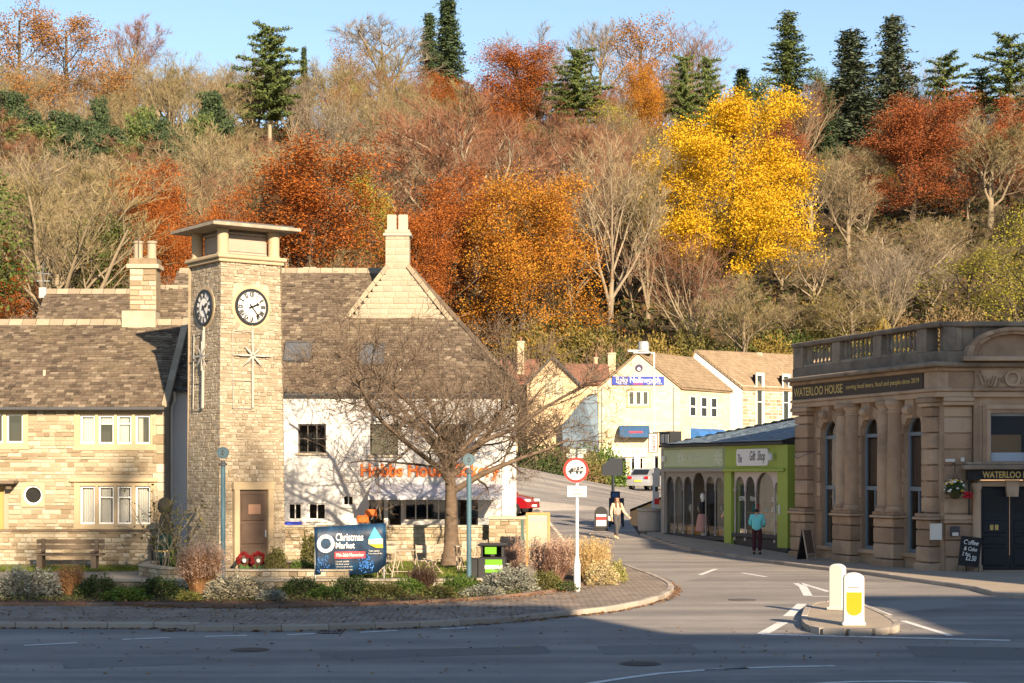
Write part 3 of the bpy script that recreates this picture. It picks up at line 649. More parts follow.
# poppy wreaths at the tower door
WR = M('poppy_red', [(.09, .004, .004), (.2, .008, .008), (.15, .006, .008)], .8, .9)
def wreath(px, lab, tilt):
    p = at(px, 563, 49.35); t = thing('poppy_wreath', lab, 'wreath', (p.x, p.y, .27), R(36), 'poppy wreaths at the tower door')
    rs = random.Random(px); mm = MB()
    for i in range(26):
        a = 2 * math.pi * i / 26; r = .19 + rs.uniform(-.03, .03); c = Vector((r * math.cos(a), rs.uniform(-.02, .02), .26 + r * math.sin(a)))
        mm.lathe([(.015, -.02), (.065, 0), (.05, .025), (.012, .03)], 7, (0, 0, 0), X=Matrix.Translation(c) @ Matrix.Rotation(R(90) + rs.uniform(-.5, .5), 4, 'X') @ Matrix.Rotation(rs.uniform(-.5, .5), 4, 'Y'))
    mm.build('poppy_ring', WR, t); MB().lathe([(.0, 0), (.055, 0), (.055, .02), (0, .02)], 14, X=Matrix.Translation((0, 0, .26)) @ Matrix.Rotation(R(90), 4, 'X')).build('badge', WHITE, t)
    q = MB()
    for i in range(14):
        a = rs.uniform(3.4, 6); q.add([(.1 * math.cos(a), -.05, .2 + .05 * math.sin(a)), (.2 * math.cos(a) + .03, -.08, .18 + .2 * math.sin(a)), (.2 * math.cos(a) - .03, -.07, .2 + .2 * math.sin(a))], [(0, 1, 2)])
    q.build('green_leaves', M('wreath_leaf', [(.05, .12, .03), (.1, .2, .05)], .7, 1), t)
wreath(244, 'red poppy wreath at the foot of the tower door, under the hinges', 0); wreath(258, 'red poppy wreath at the foot of the tower door, below the handle', 0)

# ================================================================ STONE COTTAGE (left)
def cottage():
    X0, X1, D, ZE, ZR, DR = -21.0, -10.97, 55.0, 5.05, 8.03, 3.3
    t = thing('stone_cottage', 'honey stone cottage with mullioned windows and mossy stone slate roof', 'house', (X1, D, 0), 0)
    px = lambda a: (a - 512) * D / F - X1; pz = lambda b: CAMZ + (HOR - b) * D / F
    lights = [(79.8, 95), (98, 114), (116.7, 131.7), (135, 150.4)]
    wins = []
    for (z0, z1) in ((444, 414.9), (524.3, 485.9)):
        for a, b in lights: wins.append((px(a), px(b), pz(z0), pz(z1)))
    for a, b in ((-12, 3), (5.9, 23)): wins.append((px(a), px(b), pz(443), pz(414)))
    for a in (-60, -44): wins.append((px(a), px(a + 15), pz(443), pz(414))); wins.append((px(a), px(a + 15), pz(524), pz(486)))
    big = [(px(76), px(154), pz(447.5), pz(411.5)), (px(76), px(154), pz(528), pz(482.5)), (px(-16), px(26.5), pz(446.5), pz(411)), (px(-64), px(-25), pz(446.5), pz(411)), (px(-64), px(-25), pz(528), pz(482.5))]
    door = (px(-16), px(3.5), 0, pz(487)); rw = (px(32.9), pz(495))
    m = MB(); wall_sheet(m, X0 - X1, 0, 0, ZE, .03, big + [door, (px(22.5), px(43.5), pz(506), pz(484))], .22)
    m.quad((0, .03, 0), (0, 6.5, 0), (0, 6.5, ZE), (0, .03, ZE)).add([(0, .03, ZE), (0, 6.5, ZE), (0, DR, ZR - .1)], [(0, 1, 2)]); m.quad((X0 - X1, .03, 0), (X0 - X1, 6.5, 0), (X0 - X1, 6.5, ZE), (X0 - X1, .03, ZE)).add([(X0 - X1, .03, ZE), (X0 - X1, 6.5, ZE), (X0 - X1, DR, ZR - .1)], [(0, 1, 2)]); m.quad((X0 - X1, 6.5, 0), (0, 6.5, 0), (0, 6.5, ZE), (X0 - X1, 6.5, ZE))
    wl_ = m.build('wall', MORTAR, t)
    hol = big + [(door[0] - .15, door[1] + .15, 0, door[3] + .2), (px(21.5), px(44.5), pz(507), pz(483)), (px(70), px(160), pz(482), pz(477.8))]
    stones(wl_, -6.0, 0, .0, ZE - .06, .03, hol, (.085, .18), (.15, .48), (.01, .045), COTS, seed=31, most=300, order=lambda s: -s[2] * s[3] - (s[1] > 1.2) * 5)
    # dressed surrounds: sills, heads, mullions
    for (a, b, c, d) in big:
        q = MB().box(a - .1, b + .1, -.03, .2, c - .1, c, bev=.012).box(a - .06, b + .06, -.025, .2, d, d + .1, bev=.012)
        q.box(a - .06, a, -.02, .2, c, d).box(b, b + .06, -.02, .2, c, d)
        ws = sorted([w for w in wins if a < w[0] < b and c < w[2] < d])
        for w0, w1 in zip(ws, ws[1:]): q.box(w0[1], w1[0], 0.0, .2, c, d)
        q.box(a, ws[0][0], 0.0, .2, c, d).box(ws[-1][1], b, 0.0, .2, c, d)
        q.box(ws[0][0], ws[-1][1], .005, .2, c, ws[0][2]).box(ws[0][0], ws[-1][1], .005, .2, ws[0][3], d); q.build('window_surround', ASHLAR, wl_)
    MB().box(px(70), px(158), -.09, .03, pz(482), pz(478), bev=.02).build('string_course', ASHLAR, wl_)
    rs = random.Random(2)
    for i, w in enumerate(wins):
        cur = [(0, 1, .97, 0)] if i in (0, 4, 7) else ([(0, .8, .97, 0)] if i in (2, 5, 6) else [(0, .42, .97, 0)])
        if i == 1: cur = [(0, 1, .97, .7)]
        if i in (8, 9): cur = None
        window(t, w[0] + .004, w[1] - .004, w[2] + .004, w[3] - .004, .09, .055, (), (w[2] + (w[3] - w[2]) * .7,) if i in (1, 2, 5, 6) else (), curtain=cur)
    # round window
    q = MB(); n = 32; r = .31
    for i in range(n):
        a0, a1 = 2 * math.pi * i / n, 2 * math.pi * (i + 1) / n
        def sq(a, e=.37): c, s = math.cos(a), math.sin(a); k = max(abs(c), abs(s)) / e; return c / k, s / k
        p, s_ = sq(a0), sq(a1); q.quad((rw[0] + r * math.cos(a0), -.02, rw[1] + r * math.sin(a0)), (rw[0] + r * math.cos(a1), -.02, rw[1] + r * math.sin(a1)), (rw[0] + s_[0], -.02, rw[1] + s_[1]), (rw[0] + p[0], -.02, rw[1] + p[1]))
    q.disc(rw, r + .001, -.02, n, r - .002, 0, .1); q.box(rw[0] - .37, rw[0] + .37, -.018, .06, rw[1] + .37, rw[1] + .39); q.build('round_window_surround', ASHLAR, wl_)
    ow = MB().disc(rw, r, .04, n, r - .06, 0, .1).build('round_window', WHITE, t); MB().disc(rw, r - .05, .07, n).build('pane', GLASS, ow); MB().disc(rw, r, .2, n).build('recess', DARKROOM, ow)
    # door and canopy at the frame edge
    OCH = M('ochre_door', [(.36, .22, .07), (.43, .27, .09)], .6, .3, .6, 6)
    dd = MB().box(door[0], door[1], .12, .17, .0, door[3]).build('door', OCH, t)
    for k in range(3): MB().box(door[0] + .04 + k * .2, door[0] + .22 + k * .2, .10, .12, .1, door[3] - .1).build('door_plank', OCH, dd)
    cm = MB().box(door[0] - .3, px(18.5), -.55, .03, pz(484), pz(480.5), bev=.02).box(px(9), px(14), -.35, .03, pz(489), pz(484)).build('door_canopy', OAK, t)
    # quoins on the right corner
    z = 0; k = 0
    while z < ZE - .3:
        w = .31 if k % 2 else .2; MB().box(-w, .015, -.035, .3, z + .006, z + .29, bev=.012).build('quoin', COTS, wl_); z += .3; k += 1
    # roof
    rise = ZR - ZE; run = DR + .25; sl = math.hypot(run, rise + .2)
    rb = MB().add([(X0 - X1 - .2, -.25, ZE - .02), (.12, -.25, ZE - .02), (.12, DR, ZR - .03), (X0 - X1 - .2, DR, ZR - .03), (X0 - X1 - .2, 6.8, ZE), (.12, 6.8, ZE)], [(0, 1, 2, 3), (3, 2, 5, 4)]).build('roof', ROOFBASE, t)
    slates(rb, (X0 - X1 - .2, -.27, ZE - .01), (1, 0, 0), (0, DR + .27, ZR - ZE - .01), lambda v: (4.2, X1 - X0 + .32), sl=math.hypot(DR + .27, ZR - ZE), course=.135, wid=(.13, .3), thick=.028, seed=8)
    q = MB(); x = -6.2
    while x < .1: q = MB().prism([(DR - .2, ZR - .12), (DR, ZR + .1), (DR + .2, ZR - .12), (DR, ZR + .02)], x, x + .43, axis='x').build('ridge_tile', RIDGE, rb); x += .45
    # gable coping on the right verge
    U = Vector((0, DR + .25, ZR - ZE)).normalized(); n = 8; L_ = math.hypot(DR + .25, ZR - ZE)
    ug = None
    for i in range(n):
        a = Vector((0.02, -.25, ZE + .06)) + U * (L_ * i / n); b = Vector((0.02, -.25, ZE + .06)) + U * (L_ * (i + 1) / n - .02)
        MB().add([(a.x, a.y, a.z - .04), (a.x + .2, a.y, a.z - .04), (b.x + .2, b.y, b.z - .04), (b.x, b.y, b.z - .04), (a.x, a.y, a.z + .1), (a.x + .2, a.y, a.z + .1), (b.x + .2, b.y, b.z + .1), (b.x, b.y, b.z + .1)], [(3, 2, 1, 0), (4, 5, 6, 7), (0, 1, 5, 4), (1, 2, 6, 5), (2, 3, 7, 6), (3, 0, 4, 7)]).build('verge_stone', RIDGE, rb)
    MB().tube([(X0 - X1, -.31, ZE - .04), (.1, -.31, ZE - .04)], .055, 8).build('gutter', LEAD, t)
    MB().tube([(-7.2 + 3.2, 1.0, ZE + .6), (-4.0, 1.0, ZE + 1.25)], .05, 8).build('vent_pipe', PALESTONE, rb)
    # chimney at the right end of the ridge
    cx, cy = -1.35, DR + .1
    ch = MB().box(cx - .62, cx + .5, cy - .38, cy + .38, ZR - 1.2, ZR + .35).build('chimney', PALESTONE, t)
    stones(ch, cx - .36, cx + .52, ZR + .38, ZR + 1.75, cy - .36, (), (.14, .2), (.25, .5), (.02, .04), COTS, seed=9, most=100)
    for i, (q0, q1, e) in enumerate(((ZR + .352, ZR + 1.75, 0), (ZR + 1.752, ZR + 1.9, .09), (ZR + 1.902, ZR + 2.1, .02))):
        MB().box(cx - .36 - e, cx + .52 + e, cy - .36 - e, cy + .36 + e, q0, q1, bev=.015).build('chimney_course', COTS, ch)
    for k in (-.15, .3): MB().lathe([(.17, 0), (.15, .1), (.15, .5), (.18, .53), (.18, .6)], 12, (cx + k, cy, ZR + 2.1)).build('chimney_pot', RIDGE, ch, smooth=True)
    MB().tube([(cx - .1, cy - .2, ZR + 2.0), (cx - .1, cy - .2, ZR + 2.75)], .02, 6).build('cowl_rod', LEAD, ch)
    return t
cottage()
# rear cottage roof behind the stone cottage
def rear_house():
    D, X0, X1, ZE, DR, ZR = 63.0, -17.9, -12.6, 6.2, 4.6, 10.0
    t = thing('rear_house', 'stone slated house rising behind the stone cottage roof', 'house', (X0, D, 0))
    m = MB().box(0, X1 - X0, 0, 9, 0, ZE); m.add([(0, 0, ZE), (0, 9.2, ZE), (0, DR, ZR)], [(0, 1, 2)]); m.build('wall', MORTAR, t)
    rb = MB().add([(-.1, -.2, ZE - .1), (X1 - X0 + .8, -.2, ZE - .1), (X1 - X0 + .8, DR, ZR - .03), (-.1, DR, ZR - .03), (-.1, 9.4, ZE), (X1 - X0 + .8, 9.4, ZE)], [(0, 1, 2, 3), (3, 2, 5, 4)]).build('roof', ROOFBASE, t)
    slates(rb, (-.1, -.2, ZE - .09), (1, 0, 0), (0, DR + .2, ZR - ZE + .06), lambda v: (0, X1 - X0 + .9), sl=math.hypot(DR + .2, ZR - ZE + .06), course=.145, wid=(.14, .32), thick=.03, seed=11, most=150)
    x = -.1
    while x < X1 - X0 + .5: MB().prism([(DR - .2, ZR - .1), (DR, ZR + .12), (DR + .2, ZR - .1)], x, x + .43, axis='x').build('ridge_tile', RIDGE, rb); x += .45
    a = thing('television_aerial', 'thin pole with aerial on the rear house gable end', 'aerial', (X0 - .18, D + 4.5, 8.2))
    MB().tube([(0, 0, 0), (0, 0, 2.9)], .035, 6).build('pole', LEAD, a); MB().tube([(-.25, 0, 2.2), (.25, 0, 2.2)], .02, 5).tube([(-.2, -.2, 2.5), (.2, .25, 2.5)], .015, 5).box(-.14, .14, -.1, .05, 1.55, 1.95).build('antenna', GREYMETAL, a)
rear_house()

# ================================================================ WHITE BAKERY
def bakery():
    X0, X1, D, ZE = -12.7, .15, 62.0, 5.82; DR = 4.9; ZR = 10.72
    t = thing('bakery_house', 'white rendered bakery with stone slate roof, awning and orange lettering', 'house', (X0, D, 0)); W = X1 - X0
    px = lambda a: (a - 512) * D / F - X0; pz = lambda b: CAMZ + (HOR - b) * D / F
    up = [(px(298), px(326), pz(453), pz(424)), (px(370), px(398), pz(455), pz(424)), (px(440), px(466), pz(455), pz(424))]
    lo = [(px(288), px(302), pz(520), pz(503)), (px(308), px(326), pz(520), pz(503)), (px(342.5), px(354), pz(506), pz(495))]
    shop = [(px(369), px(384), .1, pz(494)), (px(388), px(401), .1, pz(494)), (px(404), px(450), pz(521), pz(498)), (px(458), px(478), .1, pz(496))]
    m = MB(); wall_sheet(m, 0, W, 0, ZE, 0, up + lo + shop, .22)
    m.quad((W, 0, 0), (W, 9.8, 0), (W, 9.8, ZE), (W, 0, ZE)).quad((0, 0, 0), (0, 9.8, 0), (0, 9.8, ZE), (0, 0, ZE)).quad((0, 9.8, 0), (W, 9.8, 0), (W, 9.8, ZE), (0, 9.8, ZE))
    wl_ = m.build('wall', WHITEWALL, t)
    DG = M('dark_window_frame', [(.05, .045, .04), (.1, .09, .08)], .6, .4, .5, 5)
    for w in up:
        c = (w[0] + w[1]) / 2; window(t, w[0], w[1], w[2], w[3], .1, .05, (c - .16, c + .16), ((w[2] + w[3]) / 2,), fmat=DG, room=.6)
        MB().box(w[0] - .06, w[1] + .06, -.07, .05, w[2] - .08, w[2] - .003).build('sill', PALESTONE, wl_)
    for w in lo:
        c = (w[0] + w[1]) / 2; window(t, w[0], w[1], w[2], w[3], .08, .05, (c,), (), room=.6); MB().box(w[0] - .05, w[1] + .05, -.06, .05, w[2] - .07, w[2] - .003).build('sill', OFFWHITE, wl_)
    MB().box(px(286), px(302), -.3, -.01, pz(526), pz(521.5), bev=.01).build('blue_window_box', M('blue_paint', [(.02, .04, .42), (.03, .06, .5)], .5, .2, .4, 5), t)
    window(t, *shop[0], .12, .05, fmat=DG, room=1.5, name='shop_door'); window(t, *shop[1], .12, .05, fmat=DG, room=1.5, name='shop_door')
    window(t, *shop[2], .12, .06, tuple(shop[2][0] + (shop[2][1] - shop[2][0]) * k / 4 for k in (1, 2, 3)), (), fmat=OFFWHITE, room=1.2, name='shop_window')
    window(t, *shop[3], .12, .06, (), (), fmat=DG, room=1.5, name='shop_door')
    lettering(t, 'Hobbs House Bakery', px(361), px(500), pz(480.5), pz(463.5), -.03, ORANGE, bold=.028, depth=.05)
    AW = M('grey_awning_canvas', [(.50, .52, .60), (.6, .62, .69)], .9, .2, .7, 2, trans=.2)
    a0, a1 = px(372), px(503); nst = 14; aw = None
    for k in range(nst):
        p = a0 + (a1 - a0) * k / nst; q = a0 + (a1 - a0) * (k + 1) / nst - .005
        e = MB().add([(p, -.02, pz(484)), (q, -.02, pz(484)), (q, -1.7, pz(495.5)), (p, -1.7, pz(495.5)), (q, -1.7, pz(499)), (p, -1.7, pz(499)), (p, -.02, pz(484) - .02), (q, -.02, pz(484) - .02), (q, -1.68, pz(495.5) - .02), (p, -1.68, pz(495.5) - .02)], [(0, 1, 2, 3), (3, 2, 4, 5), (6, 7, 8, 9)])
        if aw is None: aw = e.build('awning', AW, t)
        else: e.build('awning_strip', AW, aw)
    for xx in (px(385), px(381.5)): MB().tube([(xx, -1.6, pz(498)), (xx - (.45 if xx > px(383) else 0), -.3, pz(519))], .03, 6).build('awning_arm', OFFWHITE, aw)
    # lower left range, set forward beside the stone cottage
    lx0, lx1, ly, lze, lr, lzr = -12.3 - X0, -8.75 - X0, 56.2 - D, 5.72, 60.0 - D, 9.35
    lk = MB().box(lx0, lx1, ly, -.001, 0, lze); lk.add([(lx0, ly, lze), (lx0, 1.5, lze), (lx0, lr, lzr - .1), (lx1, ly, lze), (lx1, 1.5, lze), (lx1, lr, lzr - .1)], [(0, 1, 2), (3, 4, 5)]); lk.build('side_range', WHITEWALL, t)
    lb = MB().add([(lx0 - .1, ly - .2, lze - .05), (lx1 + .1, ly - .2, lze - .05), (lx1 + .1, lr, lzr), (lx0 - .1, lr, lzr), (lx0 - .1, 2.0, lze), (lx1 + .1, 2.0, lze)], [(0, 1, 2, 3), (3, 2, 5, 4)]).build('side_range_roof', ROOFBASE, t)
    slates(lb, (lx0 - .1, ly - .22, lze - .04), (1, 0, 0), (0, lr - ly + .2, lzr - lze + .05), lambda v: (0, lx1 - lx0 + .2), sl=math.hypot(lr - ly + .2, lzr - lze + .05), course=.14, wid=(.13, .3), thick=.028, seed=19, most=150)
    x = lx0
    while x < lx1 - .2: MB().prism([(lr - .2, lzr - .1), (lr, lzr + .1), (lr + .2, lzr - .1)], x, x + .43, axis='x').build('ridge_tile', RIDGE, lb); x += .45
    MB().tube([(lx0, ly - .26, lze - .06), (lx1, ly - .26, lze - .06)], .055, 8).build('gutter', LEAD, t)
    # corner board and pipes
    MB().box(W - .5, W - .28, -.06, -.002, 0, 4.2).build('corner_post', WHITE, t)
    MB().tube([(1.78, 56.1 - D, .2), (1.78, 56.1 - D, 5.1), (1.88, 56.1 - D, 5.35), (1.88, 56.0 - D, 5.62)], .045, 8).build('drainpipe', OFFWHITE, t)
    MB().tube([(-.1, -.22, ZE - .05), (W + .2, -.22, ZE - .05)], .06, 8).build('gutter', LEAD, t)
    # roof with hip on the right
    hx = px(0) ; RX = (412 - 512) * (D + DR) / F - X0
    rb = MB().add([(-.1, -.2, ZE - .02), (W + .2, -.2, ZE - .02), (RX, DR, ZR), (-.1, DR, ZR), (-.1, 9.9, ZE), (W + .2, 9.9, ZE)], [(0, 1, 2, 3), (1, 5, 2), (3, 2, 5, 4)]).build('roof', ROOFBASE, t)
    sl = math.hypot(DR + .2, ZR - ZE + .02)
    hs = []
    def vv(py, dpt): return None
    slope = lambda v: v / sl
    sky = []
    for (xa, xb, ya, yb) in ((284, 311, 363, 344), (359, 384, 367, 346)):
        # slope parameter from picture rows
        def s_of(y):
            lo_, hi_ = 0., 1.
            for _ in range(40):
                mid = (lo_ + hi_) / 2; dd = D - .2 + (DR + .2) * mid; zz = ZE + (ZR - ZE) * mid
                if HOR - (zz - CAMZ) * F / dd > y: lo_ = mid
                else: hi_ = mid
            return lo_
        s0, s1 = s_of(ya), s_of(yb); d0 = D + DR * s0; sky.append(((xa - 512) * d0 / F - X0, (xb - 512) * d0 / F - X0, s0, s1))
    slates(rb, (-.1, -.22, ZE - .01), (1, 0, 0), (0, DR + .2, ZR - ZE + .01), lambda v: (.0, (W + .3) + (RX - W - .2) * v / sl), sl=sl, course=.14, wid=(.13, .3), thick=.028, seed=15, holes=[(a + .1, b + .1, s0 * sl - .05, s1 * sl - .05) for a, b, s0, s1 in sky])
    hv = Vector((RX - W - .2, DR + .2, ZR - ZE)); ev = Vector((0, 10.1, 0))
    # hip face on the right: from the eaves (W+.2) up to the ridge end
    upv = Vector((RX - W - .2, 0, ZR - ZE)).normalized(); hl = math.hypot(RX - W - .2, ZR - ZE)
    slates(rb, (W + .22, -.2, ZE), (0, 1, 0), upv, lambda v: (5.1 * v / hl, 10.1 - 5.0 * v / hl), sl=hl, course=.22, seed=16, most=60)
    V3 = Vector((0, DR + .2, ZR - ZE)).normalized(); N3 = Vector((1, 0, 0)).cross(V3); N3 = N3 if N3.z > 0 else -N3
    for a, b, s0, s1 in sky:
        Xm = Matrix((Vector((1, 0, 0)), V3, N3)).transposed().to_4x4(); Xm.translation = Vector((0, -.2, ZE))
        fr = MB(); e = .07; v0, v1 = s0 * sl, s1 * sl
        fr.box(a, b, v0, v0 + e, 0, .14, X=Xm).box(a, b, v1 - e, v1, 0, .14, X=Xm).box(a, a + e, v0 + e, v1 - e, 0, .14, X=Xm).box(b - e, b, v0 + e, v1 - e, 0, .14, X=Xm)
        w = fr.build('roof_window', LEAD, t)
        MB().add([Xm @ Vector(p) for p in ((a + e, v0 + e, .1), (b - e, v0 + e, .1), (b - e, v1 - e, .1), (a + e, v1 - e, .1))], [(0, 1, 2, 3)]).build('pane', M('rooflight_glass', [(.09, .1, .115)], .12, spec=.5, coat=.2), w)
    x = .0
    while x < RX - .4: MB().prism([(DR - .2, ZR - .1), (DR, ZR + .12), (DR + .2, ZR - .1)], x, x + .43, axis='x').build('ridge_tile', RIDGE, rb); x += .45
    for i in range(22):
        a = Vector((W + .2, -.2, ZE)).lerp(Vector((RX, DR, ZR)), i / 22); b = Vector((W + .2, -.2, ZE)).lerp(Vector((RX, DR, ZR)), (i + .95) / 22)
        MB().tube([a + Vector((0, 0, .04)), b + Vector((0, 0, .06))], .1, 6).build('hip_tile', SLATE, rb)
    # cross gable with tall chimney
    gD = 64.78 - D; zg = 8.5; c = (398 - 512) * 64.8 / F - X0; hw = 1.95; za = 10.75
    gm = MB().prism([(c - hw, zg - .2), (c + hw, zg - .2), (c + .32, za - .25), (c - .32, za - .25)], gD, gD + .35).build('cross_gable', MORTAR, t)
    stones(gm, c - hw, c + hw, zg - .1, za - .3, gD, [(c + .35, c + 1.15, zg - .05, zg + .16)], (.16, .24), (.25, .6), (.015, .03), PALESTONE, seed=22, most=200, clip=lambda z: (c - .46 - (za - z - .25) / (za - zg) * (hw - .3), c + .46 + (za - z - .25) / (za - zg) * (hw - .3)))
    MB().box(c + .38, c + 1.12, gD - .03, gD + .01, zg - .03, zg + .14).build('gable_window', LEAD, gm)
    for s in (-1, 1):
        for i in range(7):
            a = Vector((c + s * (hw + .12), 0, zg - .12)).lerp(Vector((c + s * .3, 0, za - .12)), i / 7); b = Vector((c + s * (hw + .12), 0, zg - .12)).lerp(Vector((c + s * .3, 0, za - .12)), (i + .96) / 7); nrm = Vector((s * .1, 0, .13))
            MB().add([(a.x, gD - .1, a.z), (b.x, gD - .1, b.z), (b.x + nrm.x, gD - .1, b.z + nrm.z), (a.x + nrm.x, gD - .1, a.z + nrm.z), (a.x, gD + .4, a.z), (b.x, gD + .4, b.z), (b.x + nrm.x, gD + .4, b.z + nrm.z), (a.x + nrm.x, gD + .4, a.z + nrm.z)], [(0, 1, 2, 3), (7, 6, 5, 4), (0, 1, 5, 4), (2, 3, 7, 6), (0, 3, 7, 4), (1, 2, 6, 5)]).build('gable_coping', RIDGE, gm)
        rr = MB().add([(c + s * (hw + .1), gD + .35, zg - .1), (c, gD + .35, za - .05), (c, gD + 3.2, za - .05), (c + s * (hw + .1), gD + 3.2, zg - .1)], [(0, 1, 2, 3)]).build('gable_roof', SLATE, t)
    ch = MB().box(c - .46, c + .42, gD - .02, gD + .7, za - .5, za + 1.02).build('chimney', MORTAR, t)
    stones(ch, c - .47, c + .43, za - .5, za + 1.02, gD - .02, (), (.22, .3), (.3, .5), (.012, .02), PALESTONE, seed=23)
    MB().box(c - .54, c + .5, gD - .1, gD + .78, za + 1.022, za + 1.13, bev=.02).box(c - .48, c + .44, gD - .05, gD + .72, za + 1.132, za + 1.26, bev=.02).build('chimney_cap', PALESTONE, ch)
    for k in (-.24, .18): MB().box(c + k - .17, c + k + .17, gD + .15, gD + .5, za + 1.262, za + 1.84, bev=.02).build('chimney_pot', PALESTONE, ch)
    # small chimney pots behind the ridge
    for xx in (313, 306): p = (xx - 512) * 68 / F - X0; MB().box(p - .12, p + .12, 6.0, 6.3, ZR - 1.2, ZR + .28).build('chimney_stub', PALESTONE, t)
    return t
bakery()

# ================================================================ WATERLOO HOUSE (right)
def stone_rows(parent, x0, x1, rows, y, proud, mat, bev=.018, name='stone_block', depth=.12, split=None):
    """large dressed blocks, one object each, between the heights in rows"""
    for i, (a, b) in enumerate(zip(rows, rows[1:])):
        cuts = [x0, x1]
        if split and x1 - x0 > split: cuts = [x0, x0 + (x1 - x0) * (.36 if i % 2 else .64), x1]
        for p, q in zip(cuts, cuts[1:]): MB().box(p + .013, q - .013, y - proud, y + depth, a + .013, b - .013, bev=bev * 1.4).build(name, mat, parent)
def waterloo():
    A0 = Vector((10.0, 61.0)); A1 = Vector((12.78, 52.1)); dv = A1 - A0; L = dv.length; ang = math.atan2(dv.y, dv.x)
    t = thing('waterloo_house', 'brown sandstone corner building with paired columns and roof balustrade', 'building', (A0.x, A0.y, 0), ang)
    ZW, ZC, ZP = 5.25, 6.28, 7.5
    wins = [(1.75, 3.05), (4.62, 5.92), (7.45, 8.7)]; wins = [(L * a / 9.65, L * b / 9.65) for a, b in wins]
    spr, wb = 4.2, .55; s = L / 9.65
    m = MB(); ed = [0] + [(wins[i][1] + wins[i + 1][0]) / 2 for i in range(2)] + [L]
    for (a, b), e0, e1 in zip(wins, ed, ed[1:]): arch_panel(m, e0, e1, 0, ZW + .4, (a, b, wb, spr), 0, .3)
    m.quad((0, 0, 0), (0, 9, 0), (0, 9, ZP - .6), (0, 0, ZP - .6)); wl_ = m.build('wall', WSTONE, t)
    FRAME = M('grey_blue_frame', [(.16, .20, .24), (.21, .25, .29)], .5, .3, .5, 6)
    for a, b in wins:
        P = arch_pts(a, b, spr, None, 14); q = MB(); c = (a + b) / 2; r = (b - a) / 2
        Pi = [(c + (x - c) * (r - .09) / r, spr + (z - spr) * (r - .09) / r) for x, z in P]
        for y0 in (.13,):
            for (p, p2, i, i2) in zip(P, P[1:], Pi, Pi[1:]): q.quad((p[0], y0, p[1]), (p2[0], y0, p2[1]), (i2[0], y0, i2[1]), (i[0], y0, i[1])).quad((i[0], y0, i[1]), (i2[0], y0, i2[1]), (i2[0], y0 + .08, i2[1]), (i[0], y0 + .08, i[1]))
        q.box(a, a + .09, .13, .21, wb, spr).box(b - .09, b, .13, .21, wb, spr).box(a + .09, b - .09, .125, .21, spr - .05, spr + .06).box(a + .09, b - .09, .125, .21, 2.45, 2.58).box(a + .09, b - .09, .13, .21, wb, wb + .1).box(c - .03, c + .03, .14, .2, wb + .1, 2.45)
        w = q.build('window', FRAME, t)
        g_ = MB(); g_.add([(a, .18, wb), (b, .18, wb)] + [(x, .18, z) for x, z in reversed(P)], [tuple(range(len(P) + 2))]); g_.build('pane', GLASS, w)
        k = MB().box(a - .1, b + .1, 1.2, 1.25, wb, spr + .8).box(a - .12, a - .1, .4, 1.2, wb, spr + .8).box(b + .1, b + .12, .4, 1.2, wb, spr + .8).build('recess', DARKROOM, w)
        MB().box(a + .1, b - .1, .26, .29, 2.6, spr - .1).build('blind', M('brown_blind', [(.10, .06, .045), (.16, .1, .075)], .9, .3, .7, 3, stretch=(20, 1, 1)), w)
        MB().box(a - .12, b + .12, -.12, .13, wb - .14, wb - .002, bev=.02).build('sill', WSTONE, wl_)
        # rusticated arch: voussoirs + big keystone
        n = 7
        for i in range(n):
            a0, a1 = math.pi * i / n, math.pi * (i + 1) / n
            r0, r1 = r + .004, r + .34
            f = lambda rr, th: (c - rr * math.cos(th), spr + rr * math.sin(th))
            if i == n // 2: continue
            pa = [f(r0, a0 + .012), f(r0, a1 - .012), f(r1, a1 - .012), f(r1, a0 + .012)]; pa = [(max(a - .36, min(b + .36, x)), min(z, ZW)) for x, z in pa]
            MB().prism(pa, -.06, .1).build('voussoir', WSTONE, wl_)
        MB().prism([(c - .17, spr + r - .12), (c + .17, spr + r - .12), (c + .26, ZW + .02), (c - .26, ZW + .02)], -.2, .05).build('keystone', WSTONE, wl_)
        MB().lathe([(.0, -.19), (.13, -.17), (.15, 0), (.13, .17), (0, .19)], 10, X=Matrix.Translation((c, -.24, spr + r + .12)) @ Matrix.Rotation(R(90), 4, 'Y')).build('scroll', WSTONE, wl_, smooth=True)
        rows = [1.72, 2.2, 2.68, 3.16, 3.64, spr - .02]
        if a > 1.0: stone_rows(wl_, a - .26, a - .005, rows, 0, .05, WSTONE)
        stone_rows(wl_, b + .005, b + .22, rows, 0, .05, WSTONE)
    rows = [.32, .8, 1.3, 1.6]; rows2 = [1.8, 2.28, 2.76, 3.24, 3.72, 4.2, 4.68, 4.98]
    def pier(x0, x1):
        stone_rows(wl_, x0, x1, [0, .32], 0, .42, WSTONE, .03); stone_rows(wl_, x0 + .05, x1 - .05, rows, 0, .36, WSTONE, .02, split=1.0)
        MB().box(x0 - .04, x1 + .04, -.44, .05, 1.602, 1.68, bev=.02).box(x0 + .02, x1 - .02, -.38, .05, 1.682, 1.79, bev=.02).build('pedestal_cap', WSTONE, wl_)
        stone_rows(wl_, x0 + .12, x1 - .12, rows2, 0, .22, WSTONE, .018)
        MB().box(x0 + .06, x1 - .06, -.3, .05, 4.985, 5.1, bev=.02).box(x0, x1, -.34, .05, 5.102, ZW, bev=.02).build('pier_capital', WSTONE, wl_)
    pier(0.0, 1.25 * s); pier(8.72 * s, 9.65 * s)
